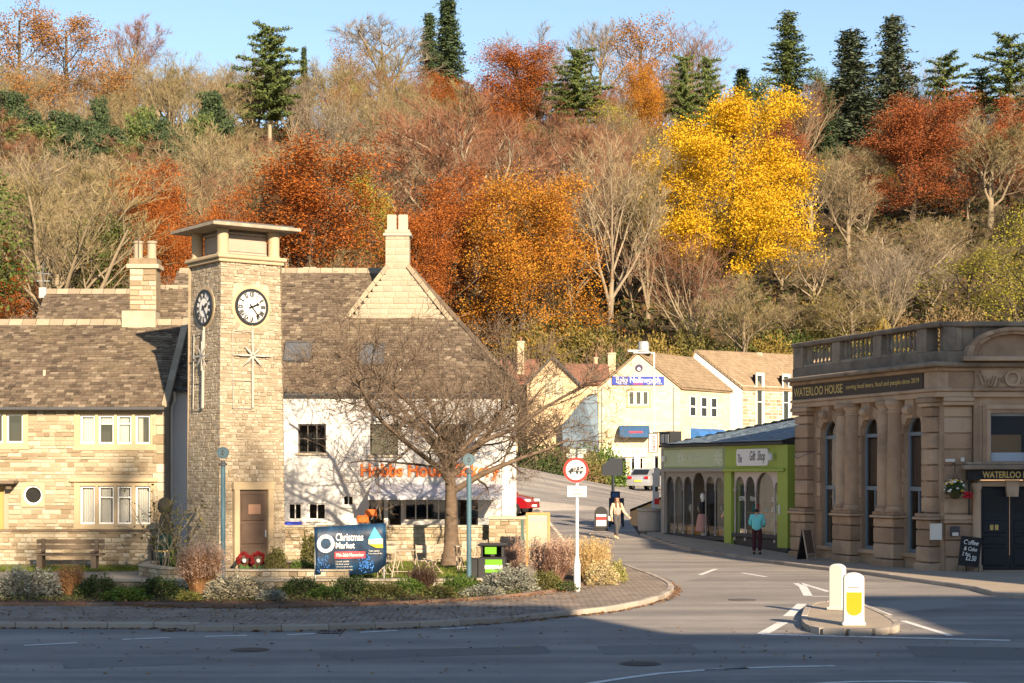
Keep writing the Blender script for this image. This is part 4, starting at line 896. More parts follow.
    for c in (3.93 * s, 6.78 * s):
        stone_rows(wl_, c - .7, c + .7, [0, .32], 0, .44, WSTONE, .03); stone_rows(wl_, c - .64, c + .64, rows, 0, .38, WSTONE, .02)
        MB().box(c - .72, c + .72, -.47, .05, 1.602, 1.68, bev=.02).box(c - .66, c + .66, -.4, .05, 1.682, 1.79, bev=.02).build('pedestal_cap', WSTONE, wl_)
        for e in (-.31, .31):
            MB().lathe([(.34, 1.79), (.34, 1.86), (.29, 1.9), (.31, 1.96), (.275, 2.0), (.27, 3.4), (.235, 4.86), (.26, 4.88), (.26, 4.93), (.24, 4.95), (.24, 5.0), (.31, 5.1), (.33, 5.12), (.33, ZW)], 20, (c + e, -.12, 0)).build('column', WSTONE, t, smooth=True)
    # entablature, sign frieze, cornice: facade A then the return along facade B
    cor = Vector((L, 0)); Rm = Matrix.Rotation(-ang, 4, 'Z'); BW = 8.0
    # local direction of facade B (world +x) in this frame
    bx = Vector((math.cos(-ang), math.sin(-ang))); by = Vector((-math.sin(-ang), math.cos(-ang)))
    OB = -.42
    BX = Matrix(((bx.x, by.x, 0, L + bx.x * OB), (bx.y, by.y, 0, bx.y * OB), (0, 0, 1, 0), (0, 0, 0, 1)))   # facade B frame: x right, y back, origin at the corner
    def course(z0, z1, out, name, mat, bev=.02, o=0.0):
        MB().box(0, L + out * .9, -out, .3, z0, z1, bev=bev).build(name, mat, t)
        MB().box(.44 + out * .2, BW, -out * .75 - .003, .3, z0 - .003, z1 - .003, bev=bev, X=BX).build(name, mat, t)
    course(ZW + .002, 5.42, .28, 'architrave', WSTONE); course(5.422, 5.52, .34, 'architrave_moulding', WSTONE)
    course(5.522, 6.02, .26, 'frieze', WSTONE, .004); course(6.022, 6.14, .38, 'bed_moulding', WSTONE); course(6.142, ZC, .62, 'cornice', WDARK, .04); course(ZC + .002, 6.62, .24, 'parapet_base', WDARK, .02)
    sg = MB().box(.1, L - .55, -.30, -.265, 5.54, 6.0).build('fascia_board', M('brown_black_fascia', [(.035, .026, .022), (.05, .038, .032)], .5, .3, .6, 4), t)
    lettering(sg, 'WATERLOO HOUSE', .22, 3.75, 5.63, 5.93, -.302, GOLD, bold=.015); lettering(sg, 'serving local beers, food and people since 2019', 4.0, L - .75, 5.68, 5.88, -.302, GOLD, bold=.01)
    # balustrade on facade A
    ped = [(0, .75), (2.95, 3.5), (5.8, 6.35), (8.55, 9.15)]; ped = [(a * s, b * s) for a, b in ped]
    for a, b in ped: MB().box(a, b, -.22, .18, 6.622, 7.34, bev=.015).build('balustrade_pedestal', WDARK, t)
    bm_ = MB().lathe([(.06, 0), (.06, .05), (.034, .07), (.034, .1), (.066, .2), (.068, .27), (.045, .42), (.03, .5), (.04, .53), (.03, .56), (.055, .58), (.055, .62)], 10).mesh('baluster', WDARK); smooth_by_angle(bm_)
    for (a, b), (c, d) in zip(ped, ped[1:]):
        n = 8
        for i in range(n): o = link('baluster', bm_, t); o.location = (b + (c - b) * (i + .5) / n, -.04, 6.72)
        MB().box(b, c, -.19, .11, 6.622, 6.72, bev=.01).build('plinth_rail', WDARK, t)
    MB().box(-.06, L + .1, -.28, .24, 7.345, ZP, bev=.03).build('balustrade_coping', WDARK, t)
    # ---------------- facade B
    def B(m_, name, mat, smooth=False, parent=t):
        o = m_.build(name, mat, parent, smooth); o.matrix_local = BX.copy(); return o
    bay0, bay1, yb = 1.35, 3.55, -.16; bc = (bay0 + bay1) / 2
    door = (1.53, 3.30, .12, 2.95); win = (bc - .62, bc + .62, 3.35, 4.78)
    m = MB(); wall_sheet(m, .4, BW, 0, ZW + .3, 0.02, [(bay0 - .01, bay1 + .01, .0, ZW + .29)], .1); B(m, 'wall_return', WSTONE)
    m = MB(); wall_sheet(m, bay0, bay1, 0, ZW, yb, [door, win], .42); m.quad((bay0, yb, 0), (bay0, .1, 0), (bay0, .1, ZW), (bay0, yb, ZW)).quad((bay1, yb, 0), (bay1, .1, 0), (bay1, .1, ZW), (bay1, yb, ZW)); B(m, 'entrance_bay', WSTONE)
    # rusticated wall between corner and bay
    hb = bpy.data.objects.new('rusticated_wall', None); COL.objects.link(hb); hb.parent = t; hb.matrix_local = BX.copy()
    stone_rows(hb, .5, bay0 - .02, [0, .5, 1.0, 1.5], .0, .16, WSTONE, .02, split=1); stone_rows(hb, .48, bay0 - .02, [1.78, 2.26, 2.74, 3.22, 3.7, 4.18, 4.66, 5.0], .0, .04, WSTONE, .018, split=None)
    stone_rows(hb, bay1 + .02, BW, [0, .5, 1.0, 1.5, 2.0, 2.5, 3, 3.5, 4, 4.5, 5.0], 0, .05, WSTONE, .018, split=1)
    MB().box(.46, bay0 + .0, -.24, .05, 1.502, 1.6, bev=.02).box(.48, bay0 - .01, -.2, .05, 1.602, 1.75, bev=.02).build('plinth_band', WSTONE, hb)
    MB().box(.44, bay0 - .01, -.2, .05, 5.01, 5.12, bev=.02).box(.44, bay0 - .01, -.24, .05, 5.122, ZW, bev=.02).build('pier_capital', WSTONE, hb)
    # door case: half columns, lintel shelf, name board, double doors
    for x in (bay0 + .06, 3.42): B(MB().lathe([(.17, 0), (.17, .25), (.13, .3), (.12, 2.5), (.15, 2.55), (.16, 2.7)], 14, (x, yb - .1, 0)), 'door_column', WSTONE, True)
    d2 = MB().box(bay0 + .2, door[0], yb - .1, yb + .1, 0, 2.95).box(door[1], 3.35, yb - .1, yb + .1, 0, 2.95).box(bay0 + .2, 3.35, yb - .12, yb + .1, 2.46, 2.6, bev=.01)
    d2 = MB().box(1.42, door[0], yb - .12, yb + .1, 0, 2.6).box(door[1], 3.41, yb - .12, yb + .1, 0, 2.6).box(1.42, 3.41, yb - .125, yb + .05, 2.602, 2.78, bev=.01).prism([(bc - .16, 2.3), (bc + .16, 2.3), (bc + .2, 2.79), (bc - .2, 2.79)], yb - .2, yb - .05)
    B(d2, 'door_surround', ASHLAR if False else WSTONE)
    nb = MB().box(1.1, 3.7, yb - .32, yb - .02, 2.80, 3.1); nbo = B(nb, 'name_board', BLACK)
    lettering(nbo, 'WATERLOO HOUSE', 1.52, 3.36, 2.85, 3.05, yb - .322, GOLD, bold=.02)
    B(MB().box(.95, 3.9, yb - .48, yb, 3.105, 3.24, bev=.02).box(1.05, 3.8, yb - .4, yb, 3.242, 3.32, bev=.02), 'door_hood', WDARK)
    DB = M('navy_black_door', [(.016, .02, .028), (.026, .032, .042)], .35, .3, .6, 6)
    for k, (a, b) in enumerate(((door[0] + .0, bc - .01), (bc + .01, door[1]))):
        d = B(MB().box(a, b, yb + .12, yb + .18, .12, 2.6), 'door', DB)
        for z0, z1 in ((.25, .78), (.88, 1.12), (1.22, 1.6)): MB().box(a + .12, b - .12, yb + .095, yb + .12, z0, z1, bev=.02).build('door_panel', DB, d)
        MB().box(a + .14, b - .14, yb + .105, yb + .119, 1.8, 2.4).build('door_light', BLACK, d)
        MB().box(a + .1, b - .1, yb + .10, yb + .12, 1.74, 1.8).build('rail', DB, d)
    B(MB().box(1.85, 1.95, yb + .08, yb + .095, 1.3, 1.46).box(2.0, 2.1, yb + .08, yb + .095, 1.3, 1.46), 'door_number', GOLD)
    B(MB().box(1.3, 3.6, yb - .3, yb + .3, .0, .12), 'door_step', WSTONE)
    # window above the door
    w = B(MB().box(win[0], win[0] + .08, yb + .2, yb + .28, win[2], win[3]).box(win[1] - .08, win[1], yb + .2, yb + .28, win[2], win[3]).box(win[0], win[1], yb + .2, yb + .28, win[3] - .08, win[3]).box(win[0], win[1], yb + .2, yb + .28, win[2], win[2] + .26), 'upper_window', M('pale_blue_frame', [(.36, .42, .5), (.44, .5, .58)], .5, .3, .5, 6))
    MB().quad((win[0], yb + .25, win[2]), (win[1], yb + .25, win[2]), (win[1], yb + .25, win[3]), (win[0], yb + .25, win[3])).build('pane', GLASS, w); MB().box(win[0] - .1, win[1] + .1, yb + 1.0, yb + 1.05, win[2] - .1, win[3] + .1).box(win[0] - .1, win[0] - .05, yb + .42, yb + 1, win[2], win[3]).build('recess', DARKROOM, w)
    MB().box(win[0] + .15, win[1] - .1, yb + .75, yb + .9, win[2] + .25, win[2] + .8).build('interior_cabinet', PINEWOOD, w)
    sr = MB()
    for e, yy in ((.12, .05), (.24, .09)): sr.box(win[0] - e, win[0] - e + .12, yb - yy, yb + .02, win[2] - .05, win[3] + e).box(win[1] + e - .12, win[1] + e, yb - yy, yb + .02, win[2] - .05, win[3] + e).box(win[0] - e + .12, win[1] + e - .12, yb - yy, yb + .02, win[3] + e - .12, win[3] + e)
    B(sr, 'window_architrave', WSTONE)
    B(MB().box(bay0 - .05, bay1 + .05, yb - .12, yb + .02, ZW + .0, 5.42, bev=.02).box(bay0 - .08, bay1 + .08, yb - .2, yb + .02, 5.422, 5.52, bev=.02).box(bay0, bay1, yb - .1, 0, 5.522, 6.1), 'bay_entablature', WSTONE)
    # carved panel: ring and scrolls
    cp = MB().box(bay0 + .18, bay1 - .18, yb - .13, yb - .1, 5.56, 6.06)
    cp.disc((bc, 5.8), .24, yb - .2, 20, .16, 0, yb - .13)
    for sgn in (-1, 1):
        for k in range(5):
            pts = [(bc + sgn * (.26 + .14 * k + .05 * j), yb - .15, 5.66 + .05 * k * .6 + .16 * math.sin(j * 1.1 + k)) for j in range(5)]; cp.tube(pts, [.035, .04, .04, .03, .015], 6)
    B(cp, 'carved_panel', WSTONE)
    # segmental pediment above the cornice
    cz, hw, rise = 6.30, 1.42, .86; n = 18
    P = [(bc - hw * math.cos(math.pi * i / n), cz + .14 + rise * math.sin(math.pi * i / n) ** .9) for i in range(n + 1)]
    pd = MB()
    for sc, y0 in ((1.0, -.62), (.9, -.52)):
        Po = [(bc + (x - bc) * sc, cz + .14 + (z - cz - .14) * sc) for x, z in P]; Pi = [(bc + (x - bc) * (sc - .12), cz + .14 + (z - cz - .14) * (sc - .12)) for x, z in P]
        for i in range(n): pd.prism([Po[i], Po[i + 1], Pi[i + 1], Pi[i]], y0, -.1)
    pd.add([(bc, -.32, cz)] + [(bc + (x - bc) * .8, -.32, cz + .1 + (z - cz - .1) * .8) for x, z in P], [(0, i, i + 1) for i in range(1, n + 1)]); pd.box(bc - hw - .1, bc + hw + .1, -.66, -.1, cz - .0, cz + .14, bev=.02)
    B(pd, 'pediment', WSTONE)
    B(MB().box(.80, 1.0, -.1, .25, 6.622, 7.34, bev=.02).box(1.4, BW, -.06, .25, 6.622, 7.34, bev=.01), 'parapet', WDARK); B(MB().box(1.02, 1.38, -.02, .25, 6.622, 7.34), 'parapet_panel', WDARK)
    B(MB().box(.44, .79, -.18, .25, 6.622, 7.34, bev=.012), 'corner_pedestal', WDARK); B(MB().box(.38, BW, -.2, .3, 7.347, ZP + .002, bev=.03), 'parapet_coping', WDARK)
    # roof and back so that no hole shows
    MB().add([tuple(BX @ Vector((0.44, .3, 6.5))), tuple(BX @ Vector((BW, .3, 6.5))), tuple(BX @ Vector((BW, 11, 6.5))), (0, 9, 6.5), (0, .3, 6.5)], [(0, 1, 2, 3, 4)]).build('flat_roof', LEAD, t)
    o = B(MB().box(.03, .38, -.25, -.2, 1.02, 1.5), 'menu_board', OFFWHITE); o2 = B(MB().box(.62, .88, -.36, -.25, 1.12, 1.42, bev=.02), 'ash_bin', LEAD); MB().box(.66, .84, -.366, -.36, 1.14, 1.24).build('notice', OFFWHITE, o2)
    B(MB().box(.52, .8, -.12, -.05, 3.33, 3.42).box(.98, 1.08, -.12, -.05, 3.34, 3.46), 'alarm_box', OFFWHITE)
    MB().tube([(.1, -.28, 3.6), (.5, -.3, 3.5), (1.0, -.3, 3.62), (1.5, -.1, 3.75)], .012, 5).build('cable', LEAD, t)
    B(MB().tube([(1.22, -.1, 3.1), (1.22, -.1, .9)], .025, 6), 'drainpipe', LEAD)
    return t, BX
wat, WBX = waterloo()

# ================================================================ GREEN SHOPS
def shops():
    A0 = Vector((6.2, 72.0)); A1 = Vector((9.95, 63.0)); dv = A1 - A0; L = dv.length; ang = math.atan2(dv.y, dv.x); zg = .12
    mid = L * .545; ZF = 4.08
    def tpx(px): k = (px - 512) / F; return (k * A0.y - A0.x) / (dv.x / L - k * dv.y / L)
    SAGE = M('sage_green_paint', [(.34, .41, .23), (.40, .47, .28)], .5, .2, .7, 3); LIME = M('olive_lime_paint', [(.30, .39, .06), (.35, .44, .085)], .5, .2, .7, 3)
    GREYP = M('grey_brown_paint', [(.26, .24, .22), (.34, .315, .285)], .6, .3, .7, 4); PINK = M('pale_pink_paint', [(.55, .45, .42), (.65, .56, .53)], .6, .3, .6, 4); DARK = M('charcoal_plinth', [(.04, .04, .045), (.07, .07, .075)], .6, .3, .7, 4)
    SHOPIN = M('shop_interior_wall', [(.6, .55, .48), (.7, .65, .58)], .9, .2, .9, 1)
    def shop(name, label, x0, x1, fmat, colm, kind):
        t = thing(name, label, 'shop', (A0.x, A0.y, 0), ang)
        zb, zt = (.75 if kind else .55), 3.05
        MB().box(x0, x1, 0, .35, -.3, zb - .16).build('plinth', DARK, t); MB().box(x0 - .02, x1 + .02, -.12, .35, zb - .158, zb - .02, bev=.02).build('sill', DARK, t)
        MB().box(x0, x1, -.10, .3, zt + .12, ZF - .05).build('fascia', fmat, t)
        MB().box(x0 - .05, x1 + .05, -.24, .3, zt + .0, zt + .118, bev=.02).build('fascia_moulding', fmat if kind else GREYP, t)
        MB().box(x0 - .05, x1 + .05, -.3, .3, ZF - .048, ZF + .07, bev=.02).build('cornice', DARK, t)
        # back walls of the room
        MB().box(x0, x1, 1.6, 1.7, 0, ZF).box(x0, x0 + .04, .36, 3.2, 0, ZF).box(x1 - .04, x1, .36, 3.2, 0, ZF).box(x0, x1, .36, 3.2, .3, zb - .1).box(x0, x1, .36, 3.2, zt + .3, zt + .35).build('room', SHOPIN, t)
        return t, zb, zt
    # --- left shop: grey arcade
    t, zb, zt = shop('sage_green_shop', 'shop with sage green fascia, grey arched window and mannequin', .25, mid, SAGE, GREYP, 0)
    def arcade(t, cols, zb, zt, matc, door=None, rise=None):
        for c in cols: MB().lathe([(.055, zb), (.055, zb + .1), (.028, zb + .14), (.028, 2.28), (.055, 2.33), (.055, 2.42)], 10, (c, .0, 0)).build('colonnette', matc, t, smooth=True)
        for a, b in zip(cols, cols[1:]):
            m = MB(); w = b - a; arch_panel(m, a, b, 2.42, zt + .01, (a + .03, b - .03, 2.42, 2.42), -.03, .06, min(.6, w * .58), 12); m.build('arch', matc, t)
            if door and abs((a + b) / 2 - door) < w * .5: continue
            MB().quad((a, .06, zb), (b, .06, zb), (b, .06, zt), (a, .06, zt)).build('pane', GLASS, t)
    c1 = [.45, 1.2, 1.95, 2.7, 3.75, 4.5, 5.2]; c1 = [.3 + (c - .45) * (mid - .5) / (c1[-1] - .45) for c in c1]
    arcade(t, c1, zb, zt, GREYP, door=(c1[3] + c1[4]) / 2)
    MB().box(.0, .3, -.08, .35, -.2, ZF - .05).box(.0, .06, .35, 4, -.2, ZF).build('pilaster', GREYP, t)
    MB().box(c1[3] + .1, c1[4] - .1, .5, .56, .4, 2.6).build('door', M('dark_doorway', [(.03, .022, .02), (.05, .04, .03)], .7, .2, .6, 4), t)
    MB().box(c1[3] - .1, c1[4] + .1, -.75, .0, -.1, .36, bev=.02).build('doorstep', DARK, t)
    fx0, fx1 = .35, mid - .1; z0, z1 = zt + .2, ZF - .14
    b = MB().box(fx0, fx1, -.13, -.102, z0, z1).build('sign_board', M('sage_sign', [(.42, .49, .29), (.5, .56, .36)], .5, .2, .8, 1.2), t)
    PALE = M('pale_green_lettering', [(.60, .63, .5), (.66, .69, .57)], .6, .2, .4, 6)
    lettering(b, 'Green Lane', fx0 + 1.75, fx0 + 3.2, z0 + .28, z1 - .12, -.134, PALE)
    for cx, sc_ in ((fx0 + 1.45, 1.0), (fx1 - .35, 1.15)):
        fl = MB()
        for k in range(8):
            Xm = Matrix.Translation((cx, 0, (z0 + z1) / 2)) @ Matrix.Rotation(R(45 * k + 20), 4, 'Y'); fl.prism([(0, .03), (.045, .16 * sc_), (0, .34 * sc_), (-.045, .16 * sc_)], -.14, -.131, X=Xm)
        fl.build('flower_emblem', PALE, b)
    MB().lathe([(.05, 0), (.09, .02), (.09, .2), (.05, .24)], 10, (fx0 + .12, -.2, z0 + .2)).build('fascia_lamp', WHITE, t)
    # mannequin and window dressing
    mn = thing('mannequin', 'black topped headless bust mannequin in pink skirt in the grey shop doorway', 'mannequin', (*(A0 + dv / L * (c1[3] + .55)), .36), ang); mn.location.x += -.35 * math.sin(-ang) * 0
    MB().lathe([(.3, .35), (.27, .6), (.2, .95), (.15, 1.02)], 14, (0, .15, 0)).build('skirt', M('pink_skirt', [(.42, .2, .18), (.52, .3, .26)], .9, .3, .7, 5), mn, smooth=True)
    MB().lathe([(.14, 1.02), (.17, 1.2), (.2, 1.36), (.13, 1.46), (.06, 1.5)], 14, (0, .15, 0)).build('top', BLACK, mn, smooth=True)
    MB().lathe([(.05, 1.48), (.05, 1.55), (.09, 1.62), (.105, 1.72), (.08, 1.82), (.02, 1.86)], 14, (0, .15, 0)).build('head', WHITE, mn, smooth=True)
    MB().tube([(-.08, .15, 0), (-.07, .15, .5)], .045, 8).tube([(.08, .12, 0), (.07, .15, .5)], .045, 8).build('legs', OFFWHITE, mn)
    rs = random.Random(12)
    for k, xx in enumerate((c1[0] + .3, c1[1] + .3, c1[2] + .28, c1[4] + .3, c1[5] + .3)):
        p = A0 + dv / L * xx; q = thing('display_head', 'white display head on a stand inside the grey arched window', 'display head', (p.x - .6 * math.sin(ang), p.y + .6 * math.cos(ang), zb - .1), ang, 'display heads in the grey shop window')
        MB().lathe([(.12, 0), (.02, .03), (.02, .85), (.05, .9), (.05, .98), (.1, 1.06), (.11, 1.18), (.07, 1.28), (.01, 1.3)], 12, (0, 0, 0)).build('head_stand', OFFWHITE, q, smooth=True)
        MB().box(-.28, .28, -.15, .15, 0, rs.uniform(.25, .5)).build('display_box', PINEWOOD, q)
    # --- right shop: lime green
    t2, zb, zt = shop('lime_green_shop', 'lime green gift shop with pale arched window and white oval-ended sign', mid + .02, L, LIME, PINK, 1)
    MB().box(mid + .02, mid + .55, -.14, .35, -.1, zt + .12).build('pilaster', LIME, t2); MB().box(L - .5, L + .2, -.16, .2, -.1, ZF - .06).build('pilaster', LIME, t2)
    MB().box(L - .58, L + .25, -.2, .1, -.2, .3).build('pilaster_foot', DARK, t2)
    a, e = mid + .62, L - .54; c2 = [a, a + (e - a) * .235, a + (e - a) * .47, a + (e - a) * .88, e + .02]
    arcade(t2, c2, .45, zt, PINK)
    s0, s1 = mid + 1.0, L - 1.15
    n = 10; rr = .12; y0 = -.17; z0, z1 = zt + .22, ZF - .18; P = []
    for cx, cz, st in ((s1 - rr, z1 - rr, 0), (s0 + rr, z1 - rr, 90), (s0 + rr, z0 + rr, 180), (s1 - rr, z0 + rr, 270)): P += [(cx + rr * math.cos(R(st + 9 * i)), cz + rr * math.sin(R(st + 9 * i))) for i in range(11)]
    b = MB().prism(P, y0, -.10).build('sign_board', WHITE, t2); INK = M('dark_ink', [(.05, .05, .07)], .7)
    lettering(b, 'The', s0 + .12, s0 + .42, z0 + .12, z1 - .2, y0 - .002, INK, shear=.2); lettering(b, 'Gift  Shop', s0 + 1.0, s1 - .18, z0 + .08, z1 - .08, y0 - .002, INK, shear=.25)
    MB().lathe([(.05, 0), (.09, .02), (.09, .24), (.05, .28)], 10, (L - .8, -.26, z0 + .18)).build('fascia_lamp', WHITE, t2)
    MB().box(L - .42, L - .28, -.18, -.161, 1.5, 1.85).build('notice', OFFWHITE, t2)
    for tx, u in (('070', .12), ('7016', .36), ('01', .84)):
        p = a + (e - a) * u; lettering(t2, tx, p - .15, p + .25, 1.95, 2.12, .055, WHITE, name='window_lettering')
    # gifts in the window
    GC = [M('gift_red', [(.55, .02, .03)], .6), M('gift_teal', [(.03, .26, .3)], .6), M('gift_brown', [(.2, .1, .05)], .8), M('gift_dark', [(.03, .03, .035)], .6), M('gift_white', [(.6, .58, .55)], .6), M('gift_orange', [(.5, .2, .06)], .6), M('gift_green', [(.06, .2, .05)], .7)]
    sh = MB().box(a, e, .35, .8, .9, .94).box(a, e, .35, .8, 1.5, 1.53).build('display_shelf', PINEWOOD, t2)
    names = ['red', 'teal', 'brown', 'black', 'white', 'orange', 'green']
    for k in range(26):
        ci = rs.randrange(7); xx = rs.uniform(a + .1, e - .1); zl = rs.choice([.45, .94, 1.53]); p = A0 + dv / L * xx; off = rs.uniform(.4, .7); hh = rs.uniform(.15, .5); w = rs.uniform(.07, .16)
        q = MB().lathe([(w * .7, 0), (w, .04), (w * rs.uniform(.6, 1.1), hh * .5), (w * rs.uniform(.3, .9), hh * .9), (w * .3, hh)], 9).build('gift', GC[ci], None, True)
        q.location = (p.x - off * math.sin(ang), p.y + off * math.cos(ang), zl); tag(q, 'small %s gift displayed in the lime green shop window' % names[ci], 'gift', 'gifts in the shop window')
    # hanging garland of dark plants at the right shop's window head
    # shared slate roof
    r = thing('slate_shop_roof', 'shallow blue-grey slate roof over the two green shops', 'roof', (A0.x, A0.y, 0), ang)
    ZRr = 5.12; E = [(.9, -.32, ZF + .075), (L + .1, -.32, ZF + .075), (L + .1, 4.0, ZRr), (3.9, 4.0, ZRr), (.9, 7.5, ZF + .1), (L + .1, 8, ZF + .1)]
    rb = MB().add(E, [(0, 1, 2, 3), (0, 3, 4), (3, 2, 5, 4)]).build('roof_deck', BLUESLATE, r)
    sl = math.hypot(4.32, ZRr - ZF); slates(rb, (.9, -.34, ZF + .08), (1, 0, 0), (0, 4.32, ZRr - ZF - .08), lambda v: (3.0 * v / sl, L - .8), mat=BLUESLATE, sl=sl, course=.24, wid=(.28, .32), thick=.012, seed=41, rough=.3, most=200)
    ln = math.hypot(3.5, 4.3); lv = Vector((3.0, 0, ZRr - ZF)).normalized()
    slates(rb, (.88, 7.4, ZF + .08), (0, -1, 0), lv, lambda v: (3.4 * v / 3.15, 7.7 - 4.2 * v / 3.15), mat=BLUESLATE, sl=3.15, course=.24, wid=(.28, .32), thick=.012, seed=42, rough=.3, most=80)
    MB().tube([(3.9, 4, ZRr + .03), (L + .1, 4, ZRr + .03)], .07, 6).build('ridge', LEAD, r)
    # left flat roofed end with dark signs
    e = thing('dark_shop_end', 'dark flat roofed end bay with square logo board beside the sage shop', 'shop', (A0.x, A0.y, 0), ang)
    MB().box(-.15, .92, .4, 3.5, -.2, ZF + .25).build('wall', GREYP, e); MB().box(-.02, .9, -.15, .39, ZF + .08, ZF + .62).build('logo_board', BLACK, e); MB().box(.1, .4, -.16, -.151, ZF + .15, ZF + .5).box(.5, .8, -.16, -.151, ZF + .15, ZF + .5).build('logo_marks', GREYMETAL, e)
    p = at(653, 443, 70.5); hs = thing('hanging_sign', 'narrow white hanging sign with dark pink lettering beside the shop', 'sign', (p.x, p.y, p.z), R(0))
    bd = MB().box(-.16, .16, -.04, .04, -.36, .36).build('sign_board', OFFWHITE, hs); MB().box(-.19, -.16, -.05, .05, -.39, .39).box(.16, .19, -.05, .05, -.39, .39).box(-.16, .16, -.05, .05, .36, .39).box(-.16, .16, -.05, .05, -.39, -.36).build('sign_frame', BLACK, hs)
    le = lettering(hs, 'salons', -.31, .31, -.09, .09, 0, M('dark_pink', [(.45, .03, .08)], .6), bold=.02); le.matrix_local = Matrix.Translation((0, -.042, 0)) @ Matrix.Rotation(R(-90), 4, 'Y')
    MB().tube([(0, 0, .42), (.6, .1, .42)], .02, 6).build('bracket', BLACK, hs)
shops()

# ================================================================ HOUSES UP THE STREET
def face_frame(a, b):
    dv = Vector(b) - Vector(a); return dv.length, math.atan2(dv.y, dv.x)
def gable_house(name, label, A, Bp, depth, z0, ze, za, wmat, rmat, holes=(), apex=.5, skew=None, side_holes=(), ch=(.2, .3), ln=(.35, .8), seed=1, over=.15, course=.35):
    """gable facing -y of its own frame from A to Bp; skew = local direction of the side walls"""
    L, ang = face_frame(A, Bp); t = thing(name, label, 'house', (A[0], A[1], z0), ang); H = ze - z0; G = za - z0; k = Vector((skew[0], skew[1])) if skew else Vector((0, depth)); ax = L * apex
    m = MB(); wall_sheet(m, 0, L, 0, H, 0, holes, .15); m.add([(0, 0, H), (L, 0, H), (ax, 0, G)], [(0, 1, 2)])
    m.add([(k.x, k.y, 0), (L + k.x, k.y, 0), (L + k.x, k.y, H), (ax + k.x, k.y, G), (k.x, k.y, H)], [(0, 1, 2, 3, 4)]); m.quad((0, 0, 0), (k.x, k.y, 0), (k.x, k.y, H), (0, 0, H)); w = m.build('wall', wmat, t)
    sL = k.length; sa = math.atan2(k.y, k.x); sm = MB(); wall_sheet(sm, 0, sL, 0, H, 0, side_holes, .15); sw = sm.build('side_wall', wmat, t); sw.location = (L, 0, 0); sw.rotation_euler = (0, 0, sa)
    o = over
    rb = MB()
    for s in (0, 1):
        e = Vector((-o if s == 0 else L + o, 0, H - o * (G - H) / max(ax, .1))); a = Vector((ax, 0, G + .02)); f = Vector((0, -o, 0)); kk = Vector((k.x, k.y, 0)) * 1.02
        rb.add([e + f, a + f, a + kk, e + kk, e + f + Vector((0, 0, -.12)), a + f + Vector((0, 0, -.12)), a + kk + Vector((0, 0, -.12)), e + kk + Vector((0, 0, -.12))], [(0, 1, 2, 3), (4, 5, 6, 7), (0, 1, 5, 4), (0, 3, 7, 4)])
    r = rb.build('roof', rmat, t)
    for s in (0, 1):
        e = Vector((-o if s == 0 else L + o, -o, H - o * (G - H) / max(ax, .1) + .02)); a = Vector((ax, -o, G + .04)); U = Vector((k.x, k.y, 0)).normalized(); Vv = (a - e); per = Vv - U * Vv.dot(U); ofs = Vv.dot(U)
        sl = per.length; LL = sL * 1.02 + o
        slates(r, e, U, per, lambda v, ofs=ofs, sl=sl, LL=LL: (ofs * v / sl, LL + ofs * v / sl), mat=rmat, sl=sl, course=course, wid=(.3, .36), thick=.03, seed=seed + s, rough=.3, most=0)
    return t, w, sw, r, L, H, G, sL
def gz(x, d): return hf(x, d)
